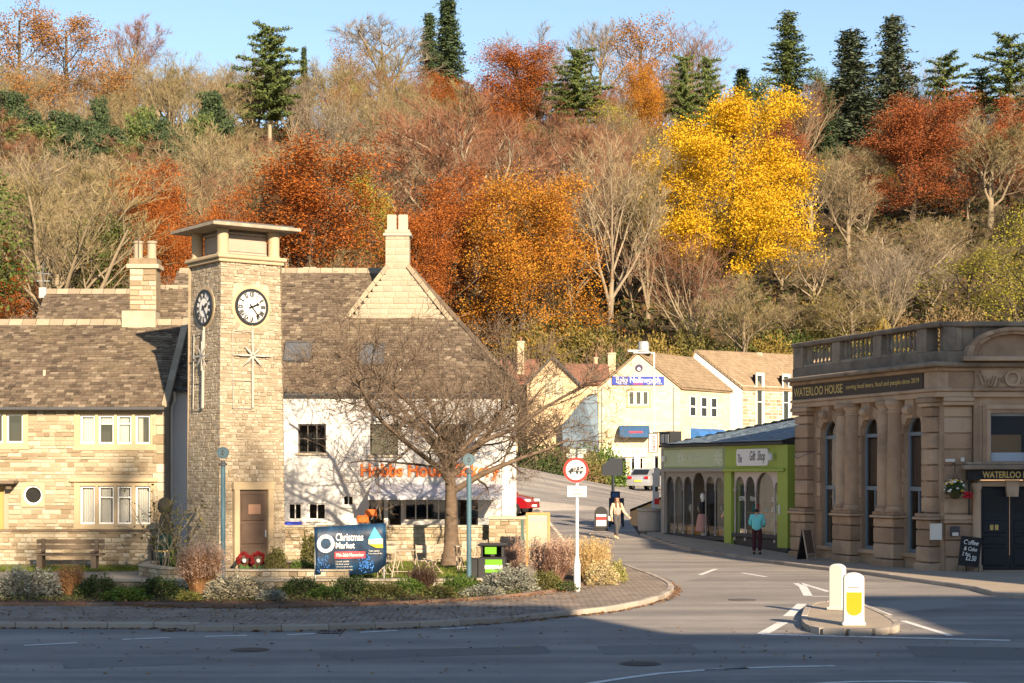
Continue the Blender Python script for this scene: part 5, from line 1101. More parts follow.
def balti():
    D = 135.0; A = ((598.5 - 512) * D / F, D); Bp = ((680 - 512) * D / F, D); z0 = gz(*A) - .3
    pz = lambda y: CAMZ + (HOR - y) * D / F - z0; px = lambda x: (x - 512) * D / F - A[0]
    ze, za = CAMZ + (HOR - 386) * D / F, CAMZ + (HOR - 352) * D / F
    CREAM = M('pale_bath_stone', [(.52, .42, .26), (.58, .48, .31), (.63, .54, .38)], .9, .7, .5, 1.5, .006, 12)
    win = (px(628), px(649), pz(405), pz(391)); shopw = (px(607), px(627), pz(484.5), pz(457)); door = (px(630.5), px(644), pz(486), pz(457))
    t, w, sw, r, L, H, G, sL = gable_house('restaurant_house', 'pale stone gabled restaurant with blue signboard and blue door awning', A, Bp, 0, z0, ze, za, CREAM, BROWNTILE, [win, shopw, door], (638 - 598.5) / 81.5, (4.7, 6.7), [], seed=50)
    hs = []
    stones(w, 0, L, 0, H, 0, [(win[0] - .15, win[1] + .15, win[2] - .2, win[3] + .2), (shopw[0] - .1, door[1] + .1, 0, shopw[3] + .8)], (.26, .32), (.4, .9), (.008, .018), CREAM, most=300, seed=51)
    m = MB(); q = win; c3 = (q[1] - q[0]) / 3
    MB().box(q[0] - .15, q[1] + .15, -.06, .05, q[2] - .2, q[2]).box(q[0] - .15, q[1] + .15, -.05, .05, q[3], q[3] + .18).box(q[0] - .15, q[0], -.05, .05, q[2], q[3]).box(q[1], q[1] + .15, -.05, .05, q[2], q[3]).build('window_surround', ASHLAR, t)
    for i in range(3): window(t, q[0] + c3 * i + .03, q[0] + c3 * (i + 1) - .03, q[2], q[3], .02, .07, room=.5)
    sgn = MB().box(px(612), px(664), -.14, -.03, pz(385), pz(376.5)).build('signboard', M('royal_blue_sign', [(.012, .03, .27), (.018, .045, .33)], .4, .2, .5, 4), t)
    lettering(sgn, 'Balti Nailsworth', px(616), px(660), pz(382.8), pz(377.2), -.142, WHITE, bold=.004); lettering(sgn, 'restaurant', px(633), px(643), pz(384.6), pz(383.2), -.142, RED); lettering(sgn, 'takeaway', px(617), px(627), pz(384.6), pz(383.2), -.142, WHITE); lettering(sgn, 'open 7 days a week', px(647), px(662), pz(384.6), pz(383.2), -.142, WHITE)
    em = MB().disc((px(639), pz(368)), .3, -.06, 20, 0, 0, 0).build('emblem', M('dark_purple', [(.03, .02, .08)], .5), t); MB().disc((px(639), pz(369)), .12, -.065, 14).build('emblem_mark', WHITE, em)
    AWB = M('blue_awning_canvas', [(.02, .07, .16), (.03, .09, .2)], .8, .2, .6, 3)
    P = [(0, pz(425.5)), (-.55, pz(427.5)), (-.95, pz(433)), (-1.0, pz(437.6))]; x0, x1 = px(619), px(649); am = MB(); n = len(P)
    am.add([(x0, y, z) for y, z in P] + [(x1, y, z) for y, z in P] + [(x0, 0, P[-1][1]), (x1, 0, P[-1][1])], [(i, i + 1, i + 1 + n, i + n) for i in range(n - 1)] + [tuple(range(n)) + (2 * n,), tuple(range(n, 2 * n)) + (2 * n + 1,)]); aw = am.build('door_awning', AWB, t)
    lettering(aw, 'restaurant', px(628), px(642), pz(433.5), pz(431), -.97, RED)
    window(t, *shopw, .05, .08, ((shopw[0] + shopw[1]) / 2,), (), room=2.0, name='shop_window'); window(t, *door, .06, .1, (), (), room=2.0, name='shop_door')
    MB().box(door[1] - .75, door[1] - .3, -.12, .05, 0, pz(457)).build('door_pillar', WHITE, t)
    nb = MB().box(px(604), px(646), -.16, -.02, pz(456.8), pz(448)).build('shop_sign', M('cream_board', [(.58, .56, .47), (.64, .62, .53)], .6, .2, .5, 5), t)
    lettering(nb, 'JEWELLS DRY', px(606), px(644), pz(455.2), pz(449.8), -.162, M('grey_green_ink', [(.12, .16, .13)], .6))
    MB().tube([(px(602), -.08, .2), (px(602), -.08, H - .1)], .05, 6).build('drainpipe', GREYMETAL, t); MB().tube([(px(674), -.08, .2), (px(674), -.08, H - .1)], .05, 6).build('drainpipe', GREYMETAL, t)
    MB().lathe([(.32, 0), (.36, .1), (.42, .15), (.46, .55), (.4, .95), (.36, 1.0)], 16, (px(644), .6, G - .15)).build('roof_cowl', GREYMETAL, t, smooth=True); MB().box(px(633), px(652), -.3, 1.0, G - .12, G - .02).build('cowl_base', GREYMETAL, t)
    # side wall windows, side awnings (in the side frame)
    side = Matrix.Translation((L, 0, 0)) @ Matrix.Rotation(sw.rotation_euler.z, 4, 'Z')
    sd = bpy.data.objects.new('side_stonework', None); COL.objects.link(sd); sd.parent = t; sd.matrix_local = side
    cs = [.24, .46, .66]; wz0, wz1 = H - 2.3, H - .7
    stones(sd, 0, sL, 0, H, 0, [(sL * c - .6, sL * c + .6, wz0 - .1, wz1 + .1) for c in cs], (.26, .32), (.4, .9), (.008, .018), CREAM, most=200, seed=53)
    for c in cs:
        f = MB().box(sL * c - .5, sL * c + .5, -.05, .02, wz0, wz1).build('side_window', WHITE, t); f.matrix_local = side
        for (z0_, z1_) in ((wz0 + .08, wz0 + .72), (wz0 + .84, wz1 - .08)): MB().box(sL * c - .4, sL * c + .4, -.056, -.05, z0_, z1_).build('pane', M('dark_glass', [(.03, .04, .05)], .08, spec=.6), f)
    for k in range(3):
        a0 = sL * (.2 + .2 * k); z = H - 4.0; f = MB().prism([(0, z + .8), (-.7, z + .55), (-1.0, z), (0, z)], a0, a0 + 1.9, axis='x').build('side_awning', M('bright_blue_canvas', [(.03, .11, .32), (.04, .15, .4)], .8, .2, .6, 3), t); f.matrix_local = side
balti()
def long_house():
    D = 150.0; A = ((684 - 512) * D / F, D + 1.5); Bp = ((741 - 512) * D / F, D - 1); z0 = gz(*A) - .5
    ze, za = CAMZ + (HOR - 386) * D / F, CAMZ + (HOR - 349.5) * D / F
    WG = M('white_gable_render', [(.62, .58, .5), (.7, .66, .59)], .9, .1, .8, 1)
    L, ang = face_frame(A, Bp)
    kx, ky = 14.0, 9.0; rot = Matrix.Rotation(-ang, 2); k = rot @ Vector((kx, ky))
    sl = k.length; sh = [(1.6, 2.3, 2.5, 7.2), (4.6, 5.3, 2.5, 7.2), (7.2, 8.2, 3.5, 6.5), (9.5, 10.5, 3.5, 6.5)]
    t, w, sw, r, L, H, G, sL = gable_house('long_house', 'long stone house with white gable verge and brown tiled roof', A, Bp, 0, z0, ze, za, WG, BROWNTILE, [], .22, (k.x, k.y), sh, seed=60, over=.1)
    side = Matrix.Translation((L, 0, 0)) @ Matrix.Rotation(sw.rotation_euler.z, 4, 'Z'); sd = bpy.data.objects.new('side_stonework', None); COL.objects.link(sd); sd.parent = t; sd.matrix_local = side
    stones(sd, 0, sL, 0, H, 0, [(a - .12, b + .12, c - .12, d + .12) for a, b, c, d in sh], (.24, .32), (.4, .9), (.008, .02), COTS, most=200, seed=61)
    for q in sh:
        o = window(t, *q, .05, .08, (), ((q[2] + q[3]) / 2,), room=.5); o.matrix_local = side
        f = MB().box(q[0] - .12, q[1] + .12, -.04, .03, q[3], q[3] + .14).box(q[0] - .12, q[0], -.03, .05, q[2], q[3]).box(q[1], q[1] + .12, -.03, .05, q[2], q[3]).build('window_surround', OFFWHITE, t); f.matrix_local = side
    f = MB().tube([(8.9, -.1, 0), (8.9, -.1, H + .8)], .07, 6).build('soil_pipe', WHITE, t); f.matrix_local = side
    v = MB().box(-.2, .2, -.2, .2, 0, .35).build('roof_vent', PALESTONE, r); v.location = (L * .22 + k.x * .45, k.y * .45 - .6, G - .3)
    # second range further right
    D2 = 158.0; A2 = ((757 - 512) * D2 / F, D2); t2, w2, *_ = gable_house('far_terrace_house', 'brown roofed house behind the long stone house', A2, (A2[0] + 10, D2 - 1), 0, gz(*A2) - 1, CAMZ + (HOR - 385) * D2 / F, CAMZ + (HOR - 361) * D2 / F, WHITEWALL, BROWNTILE, [], .2, (9, 8), [], seed=64)
long_house()
def school():
    D = 143.0; px = lambda x: (x - 512) * D / F; pzw = lambda y: CAMZ + (HOR - y) * D / F
    A, Bp = (px(527), D), (px(578), D); z0 = gz(px(550), D) - .3; ze, za = pzw(383), pzw(357.5)
    PINKST = M('pinkish_limestone', [(.46, .33, .2), (.54, .41, .26), (.6, .48, .33)], .9, .7, .5, 2, .006, 12)
    lx = lambda x: px(x) - A[0]; lz = lambda y: pzw(y) - z0
    t, w, sw, r, L, H, G, sL = gable_house('gabled_stone_house', 'stone gabled house with twin pointed windows and red brown roofs', A, Bp, 0, z0, ze, za, PINKST, REDTILE, [], .5, (0, 9), [], seed=70, over=.25)
    ws = [(lx(546), lx(552.5), lz(397), lz(384.5)), (lx(555.5), lx(563), lz(397), lz(384.5))]
    stones(w, 0, L, 0, H, 0, [(a - .1, b + .1, c - .1, d + .5) for a, b, c, d in ws], (.2, .28), (.3, .7), (.008, .02), PINKST, most=200, seed=71)
    stones(w, 0, L, H, G - .2, 0, [], (.2, .28), (.3, .7), (.008, .02), PINKST, most=0, seed=72, clip=lambda z: (L / 2 * (z - H) / (G - H), L - L / 2 * (z - H) / (G - H)))
    for a, b, c, s in ws:
        q = MB(); P = arch_pts(a, b, s, .42, 8); q.add([(a, -.02, c), (b, -.02, c)] + [(x, -.02, z) for x, z in reversed(P)], [tuple(range(len(P) + 2))]); f = q.build('arched_window', M('leaded_glass', [(.42, .4, .28), (.5, .48, .34)], .25, .3, .6, 6, spec=.5), t)
        q = MB(); Pa = [(a, c)] + P + [(b, c)]
        for p0, p1 in zip(Pa, Pa[1:]): q.tube([(p0[0], -.03, p0[1]), (p1[0], -.03, p1[1])], .06, 5)
        q.tube([((a + b) / 2, -.03, c), ((a + b) / 2, -.03, s + .4)], .03, 4); q.build('tracery', PALESTONE, f)
    for s in (-1, 1): MB().tube([(L / 2 + s * (L / 2 + .3), -.3, H - .25), (L / 2, -.3, G + .02)], .1, 5).build('bargeboard', LEAD, r)
    # wing to the right and to the left
    for (xa, xb, yr, ye, nm) in ((566, 612, 364.5, 382.5, 'right_wing'), (500, 540, 360, 383, 'left_wing')):
        a, b = px(xa) - A[0], px(xb) - A[0]; hz, gz_ = pzw(ye) - z0, pzw(yr) + .35 - z0
        wg = MB().box(a, b, 2.0, 8, 0, hz).build('wing', PINKST, t)
        stones(wg, a, b, hz - 5, hz, 2.0, [(lx(593), lx(602), lz(400), lz(387))], (.2, .28), (.3, .7), (.008, .02), PINKST, most=100, seed=73)
        rr = MB().add([(a, 1.7, hz - .1), (b, 1.7, hz - .1), (b, 5, gz_), (a, 5, gz_), (a, 8.2, hz), (b, 8.2, hz)], [(0, 1, 2, 3), (3, 2, 5, 4), (0, 3, 4), (1, 2, 5)]).build('wing_roof', REDTILE, t)
        slates(rr, (a, 1.68, hz - .08), (1, 0, 0), (0, 3.3, gz_ - hz + .1), lambda v: (0, b - a), mat=REDTILE, sl=math.hypot(3.3, gz_ - hz + .1), course=.3, wid=(.26, .32), thick=.025, seed=75, rough=.3, most=60)
    q = (lx(594), lx(601), lz(399), lz(388)); ww = window(t, q[0], q[1], q[2], q[3], 1.93, .06, ((q[0] + q[1]) / 2,), room=.3)
    for (x, yt, wd, dd) in ((521, 337, .28, 3), (615, 347.5, .32, 4.6), (599.5, 351, .13, 6)):
        c = lx(x); zt = lz(yt); ch = MB().box(c - wd, c + wd, dd, dd + wd * 2, zt - 3.5, zt - .1).build('chimney', PINKST, t); MB().box(c - wd - .06, c + wd + .06, dd - .06, dd + wd * 2 + .06, zt - .25, zt - .12).build('chimney_cap', PALESTONE, ch); MB().lathe([(.1, 0), (.09, .35)], 8, (c, dd + wd, zt - .1)).build('chimney_pot', REDTILE, ch)
school()
# slate lean-to beside the restaurant
def leanto():
    D = 128.0; px = lambda x: (x - 512) * D / F; pz = lambda y: CAMZ + (HOR - y) * D / F
    x0, x1 = px(566), px(598); z0 = gz(x0, D) - .3
    t = thing('slate_outbuilding', 'small outbuilding with steep blue slate roof beside the restaurant', 'outbuilding', (x0, D, z0))
    MB().box(0, x1 - x0, 0, 4, 0, pz(450) - z0).build('wall', MORTAR, t)
    rb = MB().add([(-.2, -.2, pz(452) - z0), (x1 - x0 + .1, -.2, pz(452) - z0), (x1 - x0 + .1, 3.5, pz(392) - z0), (x1 - x0 - .9, 3.5, pz(396) - z0), (-.2, 3.5, pz(425) - z0), (-.2, 4.2, 0), (x1 - x0, 4.2, 0)], [(0, 1, 2, 3, 4), (4, 3, 2, 6, 5)]).build('roof', BLUESLATE, t)
leanto()

# ================================================================ STREET FURNITURE
def P2(px, py): x, d = g(px, py); return Vector((x, d, hf(x, d)))
# round-topped blue posts
def trail_post(px, d, ytop, lab):
    p = at(px, ytop, d); z0 = .1; H = p.z - z0
    t = thing('waymark_post', lab, 'post', (p.x, d, z0), 0, 'blue waymark posts in the garden')
    MB().tube([(0, 0, 0), (0, 0, H - .42)], .065, 12).build('pole', BLUEPOST, t, smooth=True)
    MB().lathe([(.11, 0), (.11, .05), (.07, .08), (.06, .14)], 12, (0, 0, H - .44)).build('collar', LEAD, t, smooth=True)
    d_ = MB().disc((0, H - .1), .155, -.05, 24, 0, 0, .05).disc((0, H - .1), .155, .05, 24).build('roundel', BLUEPOST, t)
    MB().disc((0, H - .1), .13, -.056, 24, .115).disc((0, H - .1), .06, -.056, 14, .035).box(-.012, .012, -.056, -.052, H - .19, H - .01).build('roundel_mark', LEAD, d_)
trail_post(223, 46.6, 449, 'blue-grey post with round emblem in front of the clock tower')
trail_post(469, 45.2, 456, 'blue-grey post with round emblem beside the black litter bin')
# weight limit sign
def weight_sign():
    x, d = g(577, 597); d = 43.0; x = (577 - 512) * d / F; t = thing('weight_limit_sign', 'round red and white lorry weight limit sign on grey post', 'road sign', (x, d, .1), R(0))
    pz = lambda y: CAMZ + (HOR - y) * d / F - .1
    MB().tube([(0, 0, 0), (0, 0, pz(565)), (0, 0, pz(556))], [.085, .085, .045], 14).tube([(0, 0, pz(556)), (0, 0, pz(458))], .042, 12).build('post', M('pale_grey_post', [(.5, .52, .52), (.58, .6, .6)], .45, .3, .5, 5), t, smooth=True)
    c = (-.03, pz(470)); r = .305
    f = MB().disc(c, r, -.075, 40, 0, 0, -.055).disc(c, r, -.055, 40).build('sign_face', WHITE, t)
    MB().disc(c, r, -.079, 40, r * .8).build('red_ring', RED, f)
    q = MB(); y = -.08; k = .9
    lor = [(-.2, -.05), (.13, -.05), (.13, .085), (-.06, .085), (-.06, .06)]
    q.box(c[0] - .04, c[0] + .19, y, y + .003, c[1] - .055, c[1] + .085); q.prism([(c[0] - .19, c[1] - .055), (c[0] - .05, c[1] - .055), (c[0] - .05, c[1] + .05), (c[0] - .12, c[1] + .05), (c[0] - .15, c[1] + .0), (c[0] - .19, c[1] - .01)], y, y + .003)
    for xx in (-.13, .03, .12): q.disc((c[0] + xx, c[1] - .07), .032, y - .001, 14)
    q.build('lorry_symbol', BLACK, f); lettering(f, '7.5t', c[0] - .025, c[0] + .175, c[1] - .03, c[1] + .06, y - .002, WHITE, bold=.01)
    p = MB().box(-.235, .23, -.075, -.06, pz(497), pz(486), bev=.004).build('sub_plate', WHITE, t); MB().box(-.228, .223, -.078, -.0755, pz(496.7), pz(496.4)).build('plate_edge', BLACK, p)
    lettering(p, 'Except for', -.19, .18, pz(491.2), pz(487.4), -.0765, BLACK, bold=.012); lettering(p, 'loading', -.13, .12, pz(496.2), pz(492), -.0765, BLACK, bold=.012)
weight_sign()
# keep-left bollards
def bollard(px, py, H, W, lab, yellow, rz):
    p = P2(px, py); t = thing('traffic_bollard', lab, 'bollard', (p.x, p.y, .118), rz, 'bollards on the traffic island'); WP = M('bollard_white_plastic', [(.52, .50, .45), (.60, .58, .53)], .4, .2, .7, 3, stain=.3, stain_col=(.5, .45, .38), stain_scale=3)
    w = W / 2; P = [(-w, 0.0), (w, 0.0), (w * .97, H * .2), (w * .97, H - w * .55)] + [(w * .97 * math.cos(R(a)), H - w * .55 + w * .55 * math.sin(R(a))) for a in range(15, 180, 15)] + [(-w * .97, H - w * .55), (-w * .97, H * .2)]
    MB().prism(P, -w * .42, w * .42).build('shell', WP, t); b = t.children[0]; bv = b.modifiers.new('bevel', 'BEVEL'); bv.width = .03; bv.segments = 3; bv.limit_method = 'ANGLE'; bv.angle_limit = R(50); smooth_by_angle(b.data, 60)
    MB().box(-w * 1.08, w * 1.08, -w * .55, w * .55, 0, .07, bev=.015).build('base', WP, t)
    if yellow:
        q = .36 * W; z0, z1 = H * .19, H * .63; Pn = [(-q, z1), (-q, z0 + q)] + [(q * math.cos(R(a)), z0 + q * .85 + q * .85 * math.sin(R(a))) for a in range(195, 360, 15)] + [(q, z0 + q), (q, z1)]
        MB().prism(Pn, -w * .46, -w * .42).build('yellow_panel', M('yellow_reflector', [(.46, .22, .004), (.52, .26, .006)], .35, .2, .5, 6), t); MB().box(-w * .6, w * .5, -w * .44, -w * .42, H * .715, H * .73).build('slot', LEAD, t)
bollard(853.5, 631.5, 1.0, .40, 'white traffic bollard with yellow reflective panel on the island kerb', True, R(-3))
bollard(837.5, 616, .98, .36, 'plain white traffic bollard behind the yellow panelled one', False, R(-42))
# litter bin
def litter_bin():
    p = at(493, 575, 45.6); t = thing('litter_bin', 'black twin litter bin with bright green recycling panels', 'litter bin', (p.x, p.y, .1), R(-4)); BP = M('black_plastic', [(.02, .02, .022), (.035, .035, .038)], .5, .3, .6, 6); GR = M('recycling_green', [(.10, .30, .012), (.13, .36, .018)], .45, .2, .4, 5)
    MB().box(-.36, .34, -.28, .28, 0, .72, bev=.03).build('body', BP, t); MB().box(-.3, -.25, -.25, .25, .72, 1.0).box(.24, .3, -.25, .25, .72, 1.0).box(-.3, .3, .2, .25, .72, 1.0).build('hood_sides', BP, t)
    MB().box(-.38, .38, -.32, .32, 1.0, 1.07, bev=.03).build('lid', BP, t); MB().box(-.19, .11, -.27, -.2, .8, .98).build('upper_panel', GR, t)
    a = MB().box(-.18, .26, -.288, -.281, .52, .66).build('green_panel', GR, t); MB().box(-.18, .26, -.288, -.281, .32, .41).build('green_panel', GR, t); b = MB().box(-.19, .27, -.29, -.281, .415, .515).build('white_panel', OFFWHITE, t); lettering(b, 'RECYCLE', -.14, .22, .435, .495, -.291, M('panel_ink', [(.2, .22, .24)], .6))
    MB().box(-.62, -.38, -.22, .26, 0, .68, bev=.03).build('side_bin', BP, t)
litter_bin()
# dark green barrel bin with topiary behind
def round_bin():
    p = at(164, 560, 52.2); t = thing('round_green_bin', 'dark green round ribbed bin by the cottage corner', 'litter bin', (p.x, p.y, .1)); GB = M('dark_green_plastic', [(.012, .04, .03), (.02, .055, .042)], .35, .3, .6, 5)
    MB().lathe([(.25, 0), (.27, .05), (.27, .35), (.285, .37), (.285, .42), (.27, .44), (.27, .76), (.285, .78), (.285, .84), (.26, .88), (.26, 1.0), (.2, 1.06), (.0, 1.1)], 20).build('body', GB, t, smooth=True)
    MB().lathe([(.275, .55), (.279, .56), (.279, .60), (.275, .61)], 20).build('gold_band', GOLD, t)
    q = at(165, 500, 52.9); s = thing('stone_gatepost', 'stone gate pier with dark ball finial behind the green bin', 'gate pier', (q.x, q.y, .1)); MOSSY = M('mossy_dark_stone', [(.035, .035, .028), (.065, .06, .045)], .95, .3, .8, 8, .02); MB().box(-.2, .2, -.2, .2, 0, 1.15, bev=.02).build('pier', MOSSY, s); MB().lathe([(.27, 1.152), (.27, 1.22), (.22, 1.3), (.16, 1.55), (.12, 1.66)], 16).build('pyramid_cap', MOSSY, s); MB().lathe([(.08, 1.66), (.17, 1.72), (.225, 1.86), (.225, 1.98), (.17, 2.1), (.07, 2.16)], 18).build('ball', M('mossy_dark_stone', [(.035, .035, .028), (.065, .06, .045)], .95, .3, .8, 8, .02), s, smooth=True)
round_bin()
# bench
def bench():
    p = at(69, 573, 52.3); t = thing('wooden_bench', 'weathered wooden garden bench with thick plank seat on the grass', 'bench', (p.x, p.y, .1)); w = 1.05
    for k in range(2): MB().box(-w, w, -.28 + .22 * k, -.08 + .22 * k, .44, .5, bev=.012).build('seat_plank', OAK, t)
    for k, z in enumerate((.62, .78)): MB().box(-w + .02, w - .05, .22, .27, z, z + .13, bev=.012).build('back_plank', OAK, t)
    for s in (-.82, .78): MB().box(s - .08, s + .08, -.25, .12, 0, .44, bev=.015).build('leg', OAK, t); MB().box(s - .06, s + .06, .16, .22, .0, .93, bev=.01).build('back_post', OAK, t); MB().box(s - .07, s + .07, -.32, .2, .52, .57, bev=.01).build('arm_stub', OAK, t)
bench()
# christmas market banner
def banner():
    A = at(315, 527, 46.9); B = at(386, 523, 47.6); dv = B - A; L = math.hypot(dv.x, dv.y); ang = math.atan2(dv.y, dv.x); zb = .28
    t = thing('market_banner', 'dark blue Christmas Market banner on a frame by the garden wall', 'banner', (A.x, A.y, zb), ang); H = A.z - zb; NV = M('navy_banner_print', [(.003, .009, .026), (.005, .018, .045), (.008, .038, .095)], .5, .1, 1.1, 2.2, stain=.2, stain_col=(.02, .2, .45), stain_scale=3)
    n = 16; V_ = []; rs = random.Random(3)
    for j in range(5):
        for i in range(n + 1): u = i / n; v = j / 4; V_.append((L * u + .02 * math.sin(v * 5), .025 * math.sin(u * 9 + v * 2), H * v * (1 + .07 * u) - .02 * math.sin(u * 3.1) * (1 - v) + (.22 * max(0, u - .85) / .15 * (1 - v))))
    o = MB().add(V_, [(j * (n + 1) + i, j * (n + 1) + i + 1, (j + 1) * (n + 1) + i + 1, (j + 1) * (n + 1) + i) for j in range(4) for i in range(n)]).build('banner_sheet', NV, t, smooth=True); so = o.modifiers.new('solid', 'SOLIDIFY'); so.thickness = .006
    y = -.036; lettering(t, 'Christmas', L * .285, L * .67, H * .70, H * .86, y, WHITE, bold=.012); lettering(t, 'Market', L * .285, L * .55, H * .54, H * .67, y, WHITE, bold=.012)
    r = MB().box(L * .27, L * .70, y, y + .012, H * .33, H * .47).build('red_strip', M('banner_red', [(.62, .05, .06)], .5), t); lettering(r, '19th-26th November', L * .29, L * .68, H * .365, H * .44, y - .002, WHITE, bold=.008)
    for k, s in enumerate(('Local stalls', 'Mulled wine', 'Christmas gifts & crafts', 'Carols and live music')): lettering(t, s, L * .285, L * (.47 + .05 * (k > 1)), H * (.25 - .058 * k), H * (.285 - .058 * k), y, OFFWHITE)
    wr = MB()
    for i in range(28):
        a = 2 * math.pi * i / 28; c = (L * .145, H * .645)
        for rr, s in ((.17, .03), (.225, .026)): wr.disc((c[0] + rr * math.cos(a + rr), c[1] + rr * math.sin(a + rr)), s, y, 6)
    wr.build('wreath_print', M('print_pale_blue', [(.5, .55, .62)], .6), t)
    MB().prism([(L * .74, H * .72), (L * .83, H * .99), (L * .94, H * .74)], y, y + .008).build('print_peak', M('print_sky', [(.06, .36, .55)], .5), t); MB().box(L * .745, L * .95, y, y + .008, H * .62, H * .735).build('print_cream', M('print_cream', [(.55, .55, .35)], .5), t); MB().prism([(L * .76, H * .61), (L * .95, H * .61), (L * .95, H * .54), (L * .86, H * .54)], y, y + .008).build('print_yellow', M('print_yellow', [(.65, .42, .02)], .5), t)
    for k, s in enumerate(('Town centre', 'Free entry all day')): lettering(t, s, L * .745, L * (.9 + .04 * k), H * (.46 - .06 * k), H * (.5 - .06 * k), y, OFFWHITE)
    sp = MB()
    for i in range(90):
        a = rs.uniform(0, 6.28); rr = rs.uniform(0, 1); q = (L * (.71 + .12 * rr * math.cos(a)), H * (.2 + .2 * rr * math.sin(a))); sp.disc(q, rs.uniform(.008, .025), y, 5)
    for i in range(60): sp.disc((L * rs.uniform(.02, .2), H * rs.uniform(.05, .4)), rs.uniform(.006, .018), y, 5)
    sp.build('sparkle_print', M('print_blue', [(.03, .16, .5)], .5), t, kind='stuff')
    for x in (.02, L - .04): MB().tube([(x, .05, -.25), (x, .05, H * 1.05)], .02, 6).build('frame_pole', GREYMETAL, t)
banner()
# bistro tables and chairs
CH = M('white_painted_slats', [(.30, .245, .185), (.42, .355, .28)], .6, .4, .6, 6)
def make_chair():
    t = thing('bistro_chair', 'white folding bistro chair', 'chair')
    for k in range(4): MB().box(-.2, .2, -.2 + .1 * k, -.12 + .1 * k, .44, .458).build('seat_slat', CH, t)
    for z in (.66, .77): MB().box(-.2, .2, .215, .235, z, z + .09).build('back_slat', CH, t)
    for s in (-1, 1):
        MB().tube([(s * .2, -.24, 0), (s * .2, .2, .62), (s * .2, .24, .88)], .016, 6).build('leg', CH, t); MB().tube([(s * .17, .24, 0), (s * .17, -.2, .45)], .016, 6).build('leg', CH, t)
    MB().tube([(-.17, .2, .08), (.17, .2, .08)], .012, 5).build('stretcher', CH, t); return t
def make_table():
    t = thing('bistro_table', 'folding slatted bistro table', 'table')
    for k in range(6): MB().box(-.36, .36, -.35 + .12 * k, -.245 + .12 * k, .70, .722).build('table_slat', CH, t)
    for s in (-1, 1):
        MB().tube([(s * .3, -.3, 0), (s * .3, .28, .7)], .018, 6).build('leg', CH, t); MB().tube([(s * .26, .3, 0), (s * .26, -.28, .7)], .018, 6).build('leg', CH, t)
    MB().tube([(-.3, -.2, .12), (.3, -.2, .12)], .014, 5).build('stretcher', CH, t); return t
ch0, tb0 = make_chair(), make_table()
TB = [(-4.1, 51.2, 5), (-3.0, 49.0, -8), (-1.35, 51.8, 10), (-4.6, 49.2, 20)]
tl = ['slatted bistro table by the terrace wall, behind the market banner', 'slatted bistro table on the lawn in front of the cherry tree', 'slatted bistro table on the lawn behind the blue post', 'slatted bistro table beside the market banner end']
CHS = [(-4.3, 52.1, 0), (-3.5, 51.9, -15), (-3.45, 48.25, 170), (-2.4, 48.4, 200), (-2.25, 49.6, 60), (-3.7, 49.9, -60), (-.75, 52.6, -40), (-1.3, 51.0, 170), (-.55, 51.4, -100), (-4.75, 48.1, 190), (-5.2, 50.0, 20)]
cl = ['white bistro chair pushed against the terrace wall behind the banner', 'white bistro chair facing the road beside the cherry trunk', 'white bistro chair with its back to the garden wall', 'white bistro chair on the lawn beside the blue post', 'white bistro chair turned toward the cherry trunk', 'white bistro chair between the two middle tables', 'white bistro chair under the wall behind the litter bin', 'white bistro chair at the table behind the blue post', 'white bistro chair nearest the notice board', 'white bistro chair below the corner of the market banner', 'white bistro chair half hidden by the market banner']
for i, (x, d, a) in enumerate(TB):
    o = tb0 if i == 0 else copy_tree(tb0); o['label'] = tl[i]; o['group'] = 'bistro tables on the lawn'; o.location = (x, d, .13); o.rotation_euler = (0, 0, R(a))
for i, (x, d, a) in enumerate(CHS):
    o = ch0 if i == 0 else copy_tree(ch0); o['label'] = cl[i]; o['group'] = 'bistro chairs on the lawn'; o.location = (x, d, .13); o.rotation_euler = (0, 0, R(a + 180))
# wooden notice board
def notice_board():
    p = at(538, 551, 54.5); t = thing('notice_board', 'wood framed information board beside the stone wall', 'notice board', (p.x, p.y, .1)); w = .34; z0, z1 = .55, 1.62
    for s in (-1, 1): MB().box(s * w - .035, s * w + .035, -.04, .04, 0, z1 + .05).build('post', PINEWOOD, t)
    MB().box(-w + .035, w - .035, -.035, .035, z1 - .02, z1 + .05).box(-w + .035, w - .035, -.035, .035, z0 - .04, z0 + .03).build('frame_rail', PINEWOOD, t)
    b = MB().box(-w + .035, w - .035, -.01, .01, z0 + .03, z1 - .02).build('map_panel', M('map_print', [(.20, .2, .17), (.42, .36, .25), (.3, .32, .25), (.5, .46, .38)], .3, .1, 1.6, 7), t); MB().box(-w + .06, w - .06, -.014, -.0105, z1 - .25, z1 - .06).build('map_heading', M('print_grey', [(.25, .26, .27)], .4), b)
    MB().box(-w - .2, -w - .1, -.03, .05, 0, 1.45).build('side_post', M('green_post', [(.05, .09, .08)], .6), t)
notice_board()
